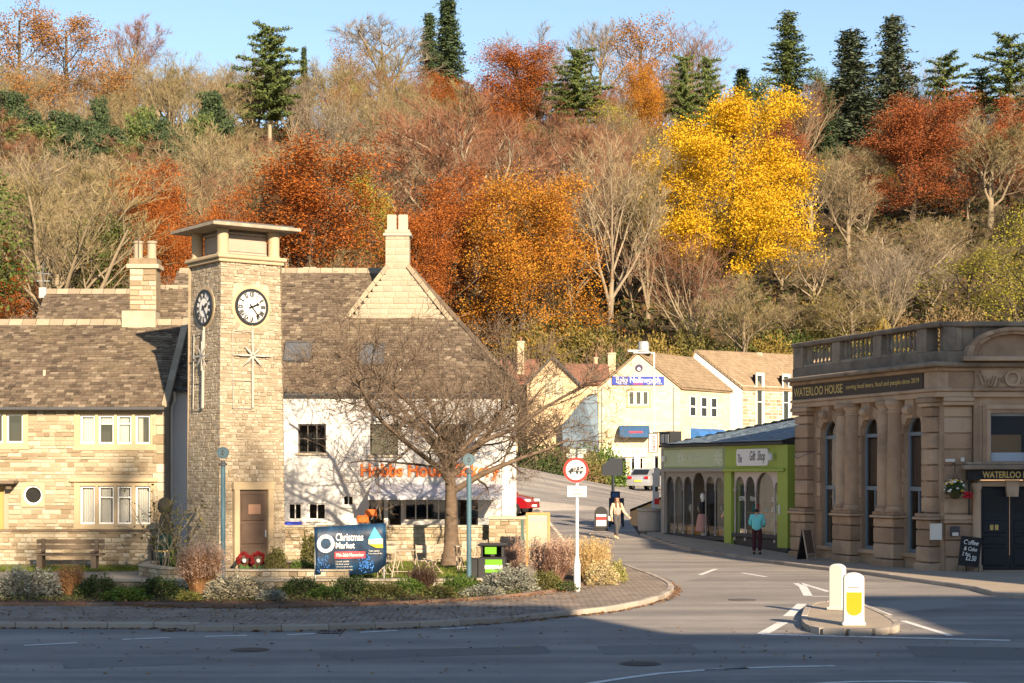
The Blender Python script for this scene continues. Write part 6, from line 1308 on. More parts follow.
# chalk board outside Waterloo House
def chalk_board():
    c = WBX_world @ Vector((1.02, -.72, 0)); t = thing('chalk_board', 'tilted black chalkboard with white handwriting by the entrance', 'chalkboard', (c.x, c.y, .102), R(-8)); Xm = Matrix.Translation((0, 0, .0)) @ Matrix.Rotation(R(-10), 4, 'X') @ Matrix.Rotation(R(7), 4, 'Y')
    b = MB().box(-.28, .28, -.02, .02, .18, 1.02, X=Xm).build('board', M('chalk_black', [(.012, .012, .013), (.025, .025, .026)], .7, .2, .9, 5), t); MB().box(-.3, -.28, -.03, .03, .0, 1.04, X=Xm).box(.28, .3, -.03, .03, .0, 1.04, X=Xm).box(-.28, .28, -.03, .03, 1.02, 1.04, X=Xm).box(-.28, .28, -.03, .03, .16, .18, X=Xm).build('frame', BLACK, t)
    for s, x0, x1, z0, z1 in (('Coffee', -.2, .22, .80, .94), ('& Cake', -.18, .2, .62, .74), ('2 for', -.22, .02, .46, .57), ('£2.50', -.1, .2, .33, .48)):
        l = lettering(b, s, x0, x1, z0, z1, -.022, WHITE, shear=.2, bold=.01); l.matrix_local = Xm
    MB().tube([(0, .35, 0), (0, .06, .9)], .02, 5).build('prop_leg', BLACK, t)
WBX_world = Matrix.Translation(wat.location) @ Matrix.Rotation(wat.rotation_euler.z, 4, 'Z') @ WBX
chalk_board()
def a_frame():
    c = P2(812, 563); t = thing('a_frame_sign', 'narrow pale wooden framed sandwich board against the sandstone base', 'sandwich board', (c.x, c.y, .1), R(52)); Xm = Matrix.Rotation(R(-11), 4, 'X')
    MB().box(-.3, -.26, -.02, .02, 0, 1.05, X=Xm).box(.26, .3, -.02, .02, 0, 1.05, X=Xm).box(-.26, .26, -.02, .02, 1.01, 1.05, X=Xm).box(-.26, .26, -.02, .02, .18, .22, X=Xm).build('frame', M('bleached_wood', [(.42, .33, .25), (.52, .42, .33)], .8, .4, .6, 6), t); MB().box(-.26, .26, -.008, .008, .22, 1.01, X=Xm).build('panel', M('brown_panel', [(.12, .09, .07), (.18, .13, .1)], .6, .2, .8, 4), t)
    X2 = Matrix.Translation((0, .4, 0)) @ Matrix.Rotation(R(11), 4, 'X'); MB().box(-.3, .3, -.02, .02, 0, 1.04, X=X2).build('rear_panel', BLACK, t)
a_frame()
# hanging basket
def basket():
    c = WBX_world @ Vector((.72, -.42, 2.45)); t = thing('hanging_basket', 'hanging basket of white yellow and red flowers by the sandstone pier', 'hanging basket', (c.x, c.y, c.z)); rs = random.Random(5)
    MB().lathe([(.02, -.22), (.1, -.2), (.19, -.08), (.22, 0), (.2, .02)], 14).build('bowl', M('moss_liner', [(.05, .04, .02), (.09, .08, .035)], .95, .2, .9, 9), t, smooth=True)
    lf = MB(); cols = {'white_flowers': (WHITE, 34), 'yellow_flowers': (M('petal_yellow', [(.7, .4, .02)], .7), 16), 'red_flowers': (M('petal_red', [(.5, .015, .03)], .7), 22)}
    for i in range(260):
        a, e, r = rs.uniform(0, 6.28), rs.uniform(-.5, 1.4), rs.uniform(.15, .34); q = Vector((r * math.cos(a) * math.cos(e), r * math.sin(a) * math.cos(e), r * math.sin(e) + .05)); d1 = Vector((rs.gauss(0, 1), rs.gauss(0, 1), rs.gauss(0, 1))).normalized() * .05; d2 = d1.orthogonal().normalized() * .03
        lf.add([q - d1, q + d2, q + d1, q - d2], [(0, 1, 2, 3)])
    lf.build('foliage', M('basket_leaf', [(.03, .07, .015), (.07, .13, .03)], .7, 1, trans=.2), t)
    for nm, (mt, n) in cols.items():
        fm = MB()
        for i in range(n):
            a, e, r = rs.uniform(0, 6.28), rs.uniform(-.2, 1.3), .3; q = Vector((r * math.cos(a) * math.cos(e), r * math.sin(a) * math.cos(e), r * math.sin(e) + .05))
            if nm == 'red_flowers': q = Vector((.2 + rs.uniform(0, .28), -.12 + rs.uniform(-.1, .1), -.1 + rs.uniform(-.08, .08)))
            fm.lathe([(.01, -.02), (.045, 0), (.03, .03), (.005, .035)], 7, q)
        fm.build(nm, mt, t)
    MB().tube([(0, .4, .8), (0, 0, .85), (0, 0, .62)], .015, 5).tube([(0, 0, .62), (.2, 0, .02)], .006, 4).tube([(0, 0, .62), (-.2, 0, .02)], .006, 4).build('bracket', BLACK, t)
basket()
# street lamp by the shops
def lamp():
    p = at(654, 352, 76); z0 = hf(p.x, 76); t = thing('street_lamp', 'slim grey street lamp column with short arm beside the shops', 'street lamp', (p.x, 76, z0)); H = p.z - z0
    MB().tube([(0, 0, 0), (0, 0, 1.2), (0, 0, 1.25), (0, 0, H)], [.1, .1, .06, .045], 10).build('column', M('galvanised', [(.42, .43, .42), (.5, .51, .5)], .5, .3, .6, 4, metal=.2), t, smooth=True); MB().tube([(0, 0, H - .1), (-.3, 0, H + .03), (-.75, 0, H + .06)], .035, 8).build('arm', GREYMETAL, t); MB().box(-1.15, -.7, -.12, .12, H - .01, H + .1, bev=.02).build('lantern', GREYMETAL, t)
lamp()
# large dark sign boards and small items on the far kerb corner
def backs():
    d = 79.0; p = at(613, 523, d); z0 = hf(p.x, d); t = thing('road_sign_back', 'dark back of a large road sign on a single post', 'road sign', (p.x, d, z0)); pz = lambda y: CAMZ + (HOR - y) * d / F - z0; x = lambda a: (a - 613) * d / F
    DK = M('sign_back_grey', [(.008, .012, .02), (.013, .019, .03)], .6, .2, .6, 4); MB().tube([(0, 0, 0), (0, 0, pz(457))], .07, 10).build('post', DK, t); MB().prism([(x(602), pz(475.5)), (x(623), pz(475.5)), (x(623), pz(458)), (x(610), pz(458.5)), (x(602), pz(466))], -.1, -.07).build('sign_plate', DK, t)
    d2 = 77.5; p = at(614, 524, d2); z1 = hf(p.x, d2); t2 = thing('advert_board', 'tall dark blue stepped advertising board behind the walking woman', 'advert board', (p.x, d2, z1)); pz = lambda y: CAMZ + (HOR - y) * d2 / F - z1; x = lambda a: (a - 614) * d2 / F
    b = MB().box(x(609), x(624), 0, .06, .15, pz(498)).box(x(610.5), x(620), -.01, .05, pz(498) + .003, pz(491.5)).build('board', M('navy_board', [(.012, .022, .05), (.02, .035, .075)], .5, .2, .8, 4), t2); MB().box(x(612), x(618), -.016, -.011, pz(497), pz(493)).build('board_print', M('print_mid_blue', [(.03, .1, .25)], .5), b)
    for s in (x(610), x(623)): MB().box(s - .04, s + .04, -.1, .2, 0, .15).build('foot', BLACK, t2)
    d3 = 75.0; p = at(601, 528, d3); z2 = hf(p.x, d3); t3 = thing('pavement_sign', 'round topped black pavement sign with red and white poster', 'pavement sign', (p.x, d3, z2)); P = [(-.28, .1), (.28, .1), (.28, .75)] + [(.28 * math.cos(R(a)), .75 + .28 * math.sin(R(a))) for a in range(15, 180, 15)] + [(-.28, .75)]
    b = MB().prism(P, -.04, .04).build('panel', BLACK, t3); MB().box(-.2, .22, -.047, -.041, .2, .7).build('poster', OFFWHITE, b); MB().box(-.2, .22, -.052, -.048, .45, .6).build('poster_band', RED, b); MB().box(-.3, .3, -.2, .2, 0, .1, bev=.03).build('foot', BLACK, t3)
    # finger sign and thin post behind the weight sign
    d4 = 84.0; p = at(577, 500, d4); z3 = hf(p.x, d4); t4 = thing('finger_sign', 'grey-green direction fingers on a thin post', 'direction sign', (p.x, d4, z3)); pz = lambda y: CAMZ + (HOR - y) * d4 / F - z3
    MB().tube([(0, 0, 0), (0, 0, pz(452))], .05, 8).build('post', GREYMETAL, t4); MB().box(-.35, .45, -.06, -.03, pz(453.5), pz(449)).box(-.5, .3, -.02, .01, pz(458), pz(454)).build('finger', M('pale_green_sign', [(.35, .42, .38), (.42, .48, .44)], .5, .3, .5, 5), t4)
    MB().tube([(-.02, 0, 0)] * 1 + [(-.02, 0, .5)], .06, 8).build('base', GREYMETAL, t4)
backs()
low_wall('splitter_kerb_wall', 'low stone wall and lit pavement edge across the side street', [(1.2, 117.5), (4.6, 121.5), (6.3, 127)], hf(3, 118) - .2, hf(3, 118) + 1.0, .35, .1, ch=(.2, .3), ln=(.3, .7), seed=81)
sheet('pavement_far', [Vector(p) for p in ((-14, 108), (-1, 114), (5, 122), (7, 133), (5.5, 134.5), (.5, 119), (-14, 112))], .12, PAVE2)
# planter tub
def planter():
    d = 73.3; p = at(650, 533, d); z0 = hf(p.x, d); t = thing('stone_planter', 'large round pale stone planter at the shop corner', 'planter', (p.x, d, z0 + .05)); MB().lathe([(.42, 0), (.5, .08), (.52, .5), (.5, .85), (.56, .9), (.56, 1.0), (.48, 1.0), (.46, .85)], 18).build('pot', M('weathered_concrete', [(.32, .29, .26), (.42, .39, .35)], .9, .2, .8, 4), t, smooth=True); MB().lathe([(.46, .86), (.0, .88)], 14).build('soil', SOIL, t)
    q = thing('barber_pole_post', 'white banded post beside the stone planter', 'post', (p.x + .35, d + .9, z0 + .05)); MB().tube([(0, 0, 0), (0, 0, 3.2)], .07, 10).build('post', BLACK, q); MB().box(-.13, .13, -.1, -.072, 1.9, 2.7).build('notice', OFFWHITE, q); MB().box(-.1, .1, -.1, -.072, .9, 1.7).build('lower_notice', OFFWHITE, q); MB().box(-.1, .1, -.101, -.072, 1.15, 1.4).build('red_notice', RED, q)
planter()
# orange crates outside the bakery
for i, (px_, py_, lab) in enumerate(((363, 519, 'small orange sign box on the bakery forecourt, the lower one'), (371, 513, 'orange sign box on a stand by the bakery door'))):
    p = at(px_, py_, 60.2); t = thing('orange_sign_box', lab, 'sign', (p.x, p.y, p.z)); MB().box(-.2, .2, -.12, .12, -.12, .12, bev=.02).build('box', ORANGE, t); MB().tube([(-.1, 0, -.1), (-.1, 0, -p.z + .1)], .02, 5).tube([(.1, 0, -.1), (.1, 0, -p.z + .1)], .02, 5).build('stand', LEAD, t)

# ================================================================ CARS
def make_car(name, label, loc, rz, paint, scale=1.0):
    t = thing(name, label, 'car', loc, rz)
    PR = [(-2.0, .32), (-2.05, .62), (-1.95, .95), (-1.75, 1.06), (-1.3, 1.42), (-.8, 1.5), (.1, 1.46), (.85, 1.04), (1.75, .86), (2.02, .66), (2.05, .36)]   # x (front +), z
    st = [(-.86, .0), (-.8, .06), (0, .09), (.8, .06), (.86, 0)]
    m = MB(); n = len(PR); ys = [-.86, -.84, -.72, 0, .72, .84, .86]; V_ = []
    for y in ys:
        for x, z in PR:
            k = abs(y) / .86
            zz = z if z < 1.0 else 1.0 + (z - 1.0) * (1 if k < .85 else (.35 if k < .985 else .0)); yy = y * (.80 if (z > 1.2 and k > .9) else 1.0); V_.append((x * (1 - .03 * k * k * (abs(x) > 1.7)), yy, zz))
    F_ = [(j * n + i, j * n + i + 1, (j + 1) * n + i + 1, (j + 1) * n + i) for j in range(len(ys) - 1) for i in range(n - 1)]
    F_ += [tuple(range(n)), tuple(range((len(ys) - 1) * n + n - 1, (len(ys) - 1) * n - 1, -1))]; F_ += [(j * n, (j + 1) * n, (j + 1) * n + n - 1, j * n + n - 1) for j in range(len(ys) - 1)]
    m.add(V_, F_); b = m.build('body', paint, t, smooth=True)
    GL = M('car_glass', [(.015, .018, .02)], .05, spec=.7); TY = M('tyre_rubber', [(.015, .015, .016)], .85); RIM = M('alloy_rim', [(.45, .46, .47)], .35, metal=.7)
    for s in (-1, 1):
        MB().prism([(-1.45, 1.0), (-.9, 1.02), (-.9, 1.36), (-1.15, 1.32)], s * .80, s * .853).build('rear_side_window', GL, t); MB().prism([(-.82, 1.02), (.62, 1.02), (.05, 1.36), (-.82, 1.38)], s * .80, s * .853).build('side_window', GL, t)
        MB().box(.55, .75, s * .95 - .08, s * .95 + .08, .98, 1.1, bev=.02).build('wing_mirror', paint, t)
        for x in (-1.25, 1.3):
            w = MB().lathe([(.2, -.1), (.31, -.1), (.325, -.06), (.325, .06), (.31, .1), (.2, .1)], 20, X=Matrix.Translation((x, s * .8, .32)) @ Matrix.Rotation(R(90), 4, 'X')).build('wheel', TY, t, smooth=True); MB().lathe([(.02, -.105), (.19, -.108), (.2, -.09), (.2, .09), (.19, .108), (.02, .105)], 14, X=Matrix.Translation((x, s * .8, .32)) @ Matrix.Rotation(R(90), 4, 'X')).build('rim', RIM, w)
        MB().box(-2.07, -1.9, s * .62 - .14, s * .62 + .14, .78, .95, bev=.02).build('tail_light', M('tail_red', [(.4, .01, .01)], .2), t); MB().box(1.8, 2.03, s * .6 - .16, s * .6 + .16, .66, .8, bev=.03).build('headlight', M('headlamp', [(.6, .6, .62)], .1), t)
    MB().add([(-1.78, -.6, 1.08), (-1.78, .6, 1.08), (-1.36, .56, 1.41), (-1.36, -.56, 1.41)], [(0, 1, 2, 3)]).build('rear_window', GL, t); t.children[-1].location = (-.03, 0, .02)
    MB().add([(.8, -.66, 1.1), (.8, .66, 1.1), (.16, .58, 1.46), (.16, -.58, 1.46)], [(0, 1, 2, 3)]).build('windscreen', GL, t); t.children[-1].location = (.03, 0, .02)
    MB().box(-2.075, -2.0, -.26, .26, .58, .7).build('number_plate', M('plate_yellow', [(.6, .45, .05)], .5), t); MB().box(2.03, 2.07, -.26, .26, .42, .53).build('number_plate', WHITE, t)
    return t
REDC = M('red_car_paint', [(.22, .006, .010), (.26, .008, .012)], .25, .1, .2, 2, coat=.8); SILV = M('silver_car_paint', [(.42, .43, .44), (.48, .49, .5)], .3, .1, .2, 2, metal=.5, coat=.6)
d = 86; x = -.8; make_car('red_car', 'red hatchback partly hidden behind the bakery garden wall', (x, d, hf(x, d) + .01), R(-22), REDC)
d = 120.0; x = (650 - 512) * d / F; make_car('silver_car', 'silver car driving away past the restaurant', (x, d, hf(x, d) + .01), R(62), SILV)

# ================================================================ PEOPLE
def skinned(name, parent, chains, mat, lvl=2):
    """one continuous skinned surface: chains = list of [(pos, rx[, ry])...]; points at the same place are shared"""
    vs, es, rad, idx = [], [], [], {}
    for ch in chains:
        prev = None
        for p in ch:
            k = tuple(round(c, 3) for c in p[0])
            if k not in idx: idx[k] = len(vs); vs.append(p[0]); rad.append((p[1], p[2] if len(p) > 2 else p[1]))
            if prev is not None and prev != idx[k]: es.append((prev, idx[k]))
            prev = idx[k]
    me = bpy.data.meshes.new(name); me.from_pydata(vs, es, []); me.materials.append(mat); o = link(name, me, parent)
    sk = o.modifiers.new('skin', 'SKIN'); sk.use_smooth_shade = True
    if not me.skin_vertices: 
        bpy.context.view_layer.update()
    for i, sv in enumerate(me.skin_vertices[0].data): sv.radius = rad[i]; sv.use_root = (i == 0)
    sb = o.modifiers.new('sub', 'SUBSURF'); sb.levels = lvl; sb.render_levels = lvl
    return o
SKIN = M('skin', [(.50, .30, .21)], .6); 
def person(name, label, loc, rz, pose, mats, hair):
    """pose: dict of joints in a frame where the figure faces -y"""
    t = thing(name, label, 'person', loc, rz); J = pose
    hd = J['head']; nk = J['neck']; ch = J['chest']; pv = J['pelvis']
    body = [[(pv, .13, .1), (J['waist'], .115, .09), (ch, .15, .1), (nk, .055), ((hd[0], hd[1] + .01, hd[2] - .07), .065), (hd, .082, .098), ((hd[0], hd[1] + .01, hd[2] + .08), .07, .075)]]
    for s in ('L', 'R'):
        body.append([(ch, .15, .1), (J['sh' + s], .06), (J['el' + s], .042), (J['wr' + s], .03), (J['ha' + s], .032, .02)]); body.append([(pv, .13, .1), (J['hip' + s], .085), (J['kn' + s], .058), (J['an' + s], .04), (J['to' + s], .035)])
        h0 = Vector(J['ha' + s]); w = (h0 - Vector(J['wr' + s])).normalized(); side = w.cross(Vector((0, 1, 0))).normalized() if abs(w.y) < .9 else Vector((1, 0, 0))
        for k in range(4): f0 = h0 + side * (-.027 + .018 * k); body.append([(tuple(h0), .032, .02), (tuple(f0 + w * .04), .009), (tuple(f0 + w * (.075 - .006 * abs(k - 1.5)) + Vector((0, -.012, 0))), .008)])
        body.append([(tuple(h0), .032, .02), (tuple(h0 - side * .04 + w * .01 + Vector((0, -.02, 0))), .009)])
    b = skinned('body', t, body, SKIN)
    tr = [[(pv, .15, .125), (J['waist'], .13, .105)]]
    for s in ('L', 'R'): tr.append([(pv, .15, .125), (J['hip' + s], .105), (J['kn' + s], .078), ((J['an' + s][0], J['an' + s][1], J['an' + s][2] + .03), .066)])
    skinned('trousers', t, tr, mats['trousers'])
    jk = [[(J['hem'], mats['hem'], mats['hem'] * .8), (J['waist'], mats.get('waist', .15), mats.get('waist', .15) * .8), (ch, .18, .125), ((nk[0], nk[1], nk[2] - .02), .08)]]
    for s in ('L', 'R'): jk.append([(ch, .18, .125), (J['sh' + s], .082), (J['el' + s], .064), (J['wr' + s], .05)])
    skinned('jacket', t, jk, mats['jacket'])
    for s in ('L', 'R'):
        a, q = Vector(J['an' + s]), Vector(J['to' + s]); skinned('shoe', t, [[(tuple(a + Vector((0, .04, -.03))), .055), (tuple(a.lerp(q, .5) + Vector((0, 0, -.01))), .052, .045), (tuple(q), .042, .035)]], mats['shoe'])
    skinned('hair', t, hair(hd, nk), mats['hair'])
    f = Vector(hd); fm = MB()
    for s in (-1, 1): fm.lathe([(.004, -.012), (.012, 0), (.004, .012)], 8, f + Vector((s * .03, -.092, .015)))
    fm.build('eyes', M('eye_dark', [(.03, .02, .02)], .3), t); MB().lathe([(.006, -.02), (.014, -.015), (.006, .025)], 8, f + Vector((0, -.1, -.012))).build('nose', SKIN, t); MB().box(f.x - .022, f.x + .022, f.y - .094, f.y - .086, f.z - .052, f.z - .044).build('mouth', M('lips', [(.4, .13, .11)], .5), t)
    return t
def stand(spread=.09, H=1.66): s = H / 1.66; return {k: tuple(c * s for c in v) for k, v in dict(pelvis=(0, 0, .92), waist=(0, 0, 1.06), chest=(0, .01, 1.28), neck=(0, .01, 1.42), head=(0, -.01, 1.54), hem=(0, 0, .86), hipL=(-.09, 0, .86), hipR=(.09, 0, .86), knL=(-spread, -.01, .48), knR=(spread, -.01, .48), anL=(-spread, .02, .08), anR=(spread, .02, .08), toL=(-spread - .01, -.14, .035), toR=(spread + .01, -.14, .035), shL=(-.19, .01, 1.36), shR=(.19, .01, 1.36), elL=(-.24, .04, 1.08), elR=(.24, .04, 1.08), wrL=(-.22, -.06, .86), wrR=(.22, -.06, .86), haL=(-.22, -.09, .79), haR=(.22, -.09, .79)).items()}
# person in turquoise, back turned, looking into the gift shop
pt = stand(.1, 1.66); pt.update(wrL=(-.20, -.2, .98), haL=(-.15, -.26, .98), elL=(-.26, .0, 1.08), wrR=(.18, -.2, 1.0), haR=(.14, -.26, 1.0), elR=(.26, 0, 1.08), hem=(0, 0, .80))
c = P2(757, 557.5); PT = dict(jacket=M('turquoise_jacket', [(.16, .60, .64), (.2, .68, .72)], .7, .2, .7, 4, .01, 8), trousers=M('maroon_trousers', [(.045, .012, .018), (.065, .018, .026)], .85, .2, .7, 5), shoe=BLACK, hair=M('dark_hair', [(.02, .015, .012), (.035, .025, .02)], .6, .2, .7, 20), hem=.205, waist=.19)
person('person', 'person in turquoise jacket and maroon trousers facing the gift shop window', (c.x, c.y, hf(c.x, c.y) + .105), R(180 - 18), pt, PT, lambda hd, nk: [[((hd[0], hd[1] + .03, hd[2] + .06), .085, .095), ((hd[0], hd[1] + .055, hd[2]), .085, .07), ((hd[0], hd[1] + .05, hd[2] - .07), .06, .05)]])
# walking woman
pw = stand(.08, 1.70); pw.update({'knL': (-.1, -.16, .5), 'anL': (-.1, -.14, .1), 'toL': (-.1, -.3, .05), 'knR': (.07, .0, .49), 'anR': (.06, .26, .14), 'toR': (.06, .13, .04), 'elR': (.31, .02, 1.12), 'wrR': (.46, -.06, .93), 'haR': (.52, -.1, .88), 'elL': (-.25, .05, 1.1), 'wrL': (-.25, -.02, .86), 'haL': (-.25, -.04, .79)})
c = P2(617, 545); PW = dict(jacket=M('cream_cardigan', [(.40, .325, .24), (.50, .42, .32)], .85, .2, .7, 6, .01, 10), trousers=M('charcoal_jeans', [(.045, .045, .05), (.075, .072, .075)], .85, .2, .7, 6), shoe=M('cream_boots', [(.66, .55, .38)], .6), hair=M('long_brown_hair', [(.07, .032, .016), (.13, .06, .03)], .5, .2, .8, 25), hem=.17)
wo = person('person', 'woman with long brown hair in cream cardigan walking across the road', (c.x, c.y, hf(c.x, c.y) + .01), R(28), pw, PW, lambda hd, nk: [[((hd[0], hd[1] + .005, hd[2] + .08), .1, .105), ((hd[0], hd[1] + .045, hd[2] + .01), .108, .085), ((hd[0], hd[1] + .06, hd[2]), .105, .075), ((hd[0], hd[1] + .09, hd[2] - .14), .1, .06), ((hd[0], hd[1] + .1, hd[2] - .3), .095, .05), ((hd[0], hd[1] + .1, hd[2] - .42), .05, .03)], [((hd[0], hd[1] + .06, hd[2]), .09, .07), ((hd[0] - .085, hd[1] - .03, hd[2] - .1), .05), ((hd[0] - .1, hd[1] - .1, hd[2] - .32), .05)], [((hd[0], hd[1] + .06, hd[2]), .09, .07), ((hd[0] + .085, hd[1] - .03, hd[2] - .1), .05), ((hd[0] + .1, hd[1] - .1, hd[2] - .32), .05)]])
skinned('pink_top', wo, [[((0, -.05, .94), .14, .125), ((0, -.055, 1.1), .14, .125), ((0, -.045, 1.3), .13, .115)]], M('dusty_pink_top', [(.36, .19, .17), (.44, .26, .23)], .85, .2, .8, 9))
skinned('shoulder_bag', wo, [[((-.27, .1, .72), .09, .06), ((-.27, .1, .95), .1, .06)]], M('cream_bag', [(.66, .58, .45)], .8))

# ================================================================ VEGETATION
def unit(v): return v / (np.linalg.norm(v, axis=-1, keepdims=True) + 1e-9)
class Tree:
    def __init__(s, seed): s.r = np.random.default_rng(seed); s.br = []; s.tips = []
    def grow(s, p, d, L, r, lv, cfg):
        n = cfg['seg'][lv]; pts = [p]; dirs = [d]; q = p; wob = cfg['wob'][lv]; tro = cfg['trop'][lv]
        for i in range(n):
            d = d + s.r.normal(0, wob, 3) + np.array([0, 0, tro]); d = d / np.linalg.norm(d); q = q + d * L / n; pts.append(q); dirs.append(d)
        rad = r * (1 - (1 - cfg['taper']) * np.linspace(0, 1, n + 1)); s.br.append((np.array(pts), rad, lv))
        if lv + 1 >= len(cfg['num']) + 1 or lv >= cfg['max']: s.tips.append((np.array(pts), np.array(dirs))); return
        k = cfg['num'][lv]; k = int(k * s.r.uniform(.8, 1.25)) or 1; a0 = s.r.uniform(0, 6.28)
        for j in range(k):
            f = cfg['from'][lv] + (1 - cfg['from'][lv]) * (j + s.r.uniform(.2, .9)) / k; f = min(f, .999); i = f * n; i0 = int(i); b = pts[i0] + (pts[i0 + 1] - pts[i0]) * (i - i0); bd = dirs[i0 + 1]
            a = a0 + 2.4 * j + s.r.normal(0, .3); o = np.cross(bd, [.31, .87, .38]); o /= np.linalg.norm(o); o2 = np.cross(bd, o); ang = math.radians(cfg['ang'][lv] * s.r.uniform(.7, 1.25))
            nd = bd * math.cos(ang) + (o * math.cos(a) + o2 * math.sin(a)) * math.sin(ang)
            s.grow(b, nd, L * cfg['len'][lv] * s.r.uniform(.7, 1.2) * (1.15 - cfg.get('shorten', .5) * f), max(np.interp(i, range(n + 1), rad) * cfg['rr'][lv], .006), lv + 1, cfg)
    def tubes(s, lo, hi, sides):
        V, Fc = [], []; off = 0
        for pts, rad, lv in s.br:
            if not lo <= lv <= hi: continue
            n = sides[lv]; k = len(pts); t = unit(np.gradient(pts, axis=0)); ref = np.array([.3, .5, .81]); u = unit(np.cross(t, ref)); w = np.cross(t, u)
            a = np.linspace(0, 2 * np.pi, n, endpoint=False); ring = pts[:, None, :] + rad[:, None, None] * (np.cos(a)[None, :, None] * u[:, None, :] + np.sin(a)[None, :, None] * w[:, None, :]); V.append(ring.reshape(-1, 3))
            i = np.arange(k - 1)[:, None] * n; j = np.arange(n)[None, :]; j2 = (j + 1) % n
            Fc.append(np.stack([i + j, i + j2, i + n + j2, i + n + j], -1).reshape(-1, 4) + off); off += k * n
        return np.concatenate(V), np.concatenate(Fc)
    def twigs(s, per, L, w, up=.2, spread=.7):
        P, Dr = [], []
        for pts, dirs in s.tips:
            m = s.r.integers(1, len(pts), per) if len(pts) > 1 else np.zeros(per, int); P.append(pts[m] + (pts[m - 1] - pts[m]) * s.r.uniform(0, 1, (per, 1))); Dr.append(dirs[m])
        P = np.concatenate(P); Dr = np.concatenate(Dr); n = len(P); d = unit(Dr + s.r.normal(0, spread, (n, 3)) + np.array([0, 0, up])); l = L * s.r.uniform(.5, 1.3, (n, 1)); q = unit(np.cross(d, s.r.normal(0, 1, (n, 3)))) * w / 2
        mid = P + d * l * .55 + s.r.normal(0, .04, (n, 3)) * l
        V = np.stack([P - q, P + q, mid + q * .7, mid - q * .7, P + d * l + s.r.normal(0, .05, (n, 3)) * l, ], 1)
        base = np.arange(n)[:, None] * 5; Fq = base + np.array([0, 1, 2, 3]); Ft = np.concatenate([base + np.array([3, 2, 4, 4])], 0)
        return V.reshape(-1, 3), np.concatenate([Fq, base + np.array([3, 2, 4, 2])])[:n], base + np.array([3, 2, 4])
def leaves(r, C, size, flat=0.0, nrm=None, asp=.6):
    n = len(C); a = unit(r.normal(0, 1, (n, 3)) * np.array([1, 1, 1 - flat])); b = unit(np.cross(a, r.normal(0, 1, (n, 3)) * np.array([1, 1, 1]) + (np.array([0, 0, 2.0]) * flat))); s = size * r.uniform(.6, 1.3, (n, 1))
    return np.stack([C - a * s, C - b * s * asp, C + a * s, C + b * s * asp], 1).reshape(-1, 3), np.arange(4 * n).reshape(-1, 4)
def twig_mesh(name, tr, per, L, w, mat, **k):
    V, Fq, Ft = tr.twigs(per, L, w, **k); me = bpy.data.meshes.new(name); Fa = [tuple(f) for f in Fq.tolist()] + [tuple(f) for f in Ft.tolist()]; me.from_pydata(V.tolist(), [], Fa); me.materials.append(mat); return me
BARK = M('grey_brown_bark', [(.15, .12, .085), (.24, .195, .14), (.31, .26, .19)], .95, .5, .8, 3, .02, 12, stretch=(3, 3, .6))
BARKD = M('dark_bark', [(.06, .045, .03), (.11, .085, .06)], .95, .5, .8, 3)
BARKP = M('pale_bark', [(.15, .118, .078), (.25, .205, .14)], .95, .5, .8, 2, .02, 8)
TW = {'olive': M('olive_twigs', [(.125, .10, .045), (.19, .155, .075), (.27, .22, .12)], .95, 1), 'tan': M('tan_twigs', [(.15, .112, .062), (.235, .18, .105), (.33, .265, .165)], .95, 1), 'russet': M('russet_twigs', [(.115, .048, .028), (.18, .08, .046), (.25, .13, .078)], .95, 1), 'grey': M('grey_twigs', [(.12, .098, .075), (.18, .15, .12), (.26, .22, .175)], .95, 1)}
LF = {'orange': M('orange_leaves', [(.13, .035, .011), (.25, .068, .013), (.37, .115, .018), (.36, .16, .03)], .8, .55, .75, .55, trans=.25), 'gold': M('gold_orange_leaves', [(.20, .07, .012), (.36, .13, .015), (.46, .22, .02), (.42, .27, .03)], .8, .55, .75, .55, trans=.25), 'yellow': M('yellow_leaves', [(.34, .165, .008), (.52, .30, .010), (.64, .42, .016), (.68, .50, .045)], .8, .6, .8, .6, trans=.3), 'red': M('copper_leaves', [(.12, .032, .014), (.21, .058, .02), (.30, .095, .03), (.36, .14, .045)], .8, .55, .75, .5, trans=.22),
      'brown': M('brown_oak_leaves', [(.15, .07, .025), (.25, .12, .035), (.34, .18, .05)], .8, .6, .7, .6, trans=.2), 'lime': M('lime_leaves', [(.16, .17, .02), (.28, .26, .03), (.40, .34, .04)], .8, 1, trans=.3), 'ivy': M('ivy_leaves', [(.03, .055, .012), (.07, .10, .02), (.12, .14, .03)], .7, 1, trans=.15),
      'fir': M('fir_needles', [(.018, .035, .016), (.035, .06, .025), (.06, .085, .035)], .8, 1), 'pine': M('pine_needles', [(.035, .06, .018), (.07, .10, .025), (.12, .145, .04)], .8, 1), 'bluefir': M('blue_fir_needles', [(.03, .05, .035), (.06, .08, .05), (.09, .11, .065)], .8, 1)}
CF_BARE = dict(seg=[5, 4, 3, 2], wob=[.05, .12, .16, .2], trop=[.03, .10, .08, .06], taper=.35, num=[11, 8, 6], **{'from': [.22, .25, .2]}, ang=[36, 36, 38], len=[.66, .5, .5], rr=[.62, .55, .5], max=3, shorten=.55)
CF_VASE = dict(seg=[3, 5, 3, 2], wob=[.04, .08, .13, .18], trop=[.02, .06, .10, .08], taper=.35, num=[11, 9, 6], **{'from': [.12, .25, .2]}, ang=[24, 28, 34], len=[1.35, .42, .5], rr=[.72, .55, .5], max=3, shorten=.35)
BARE = {}
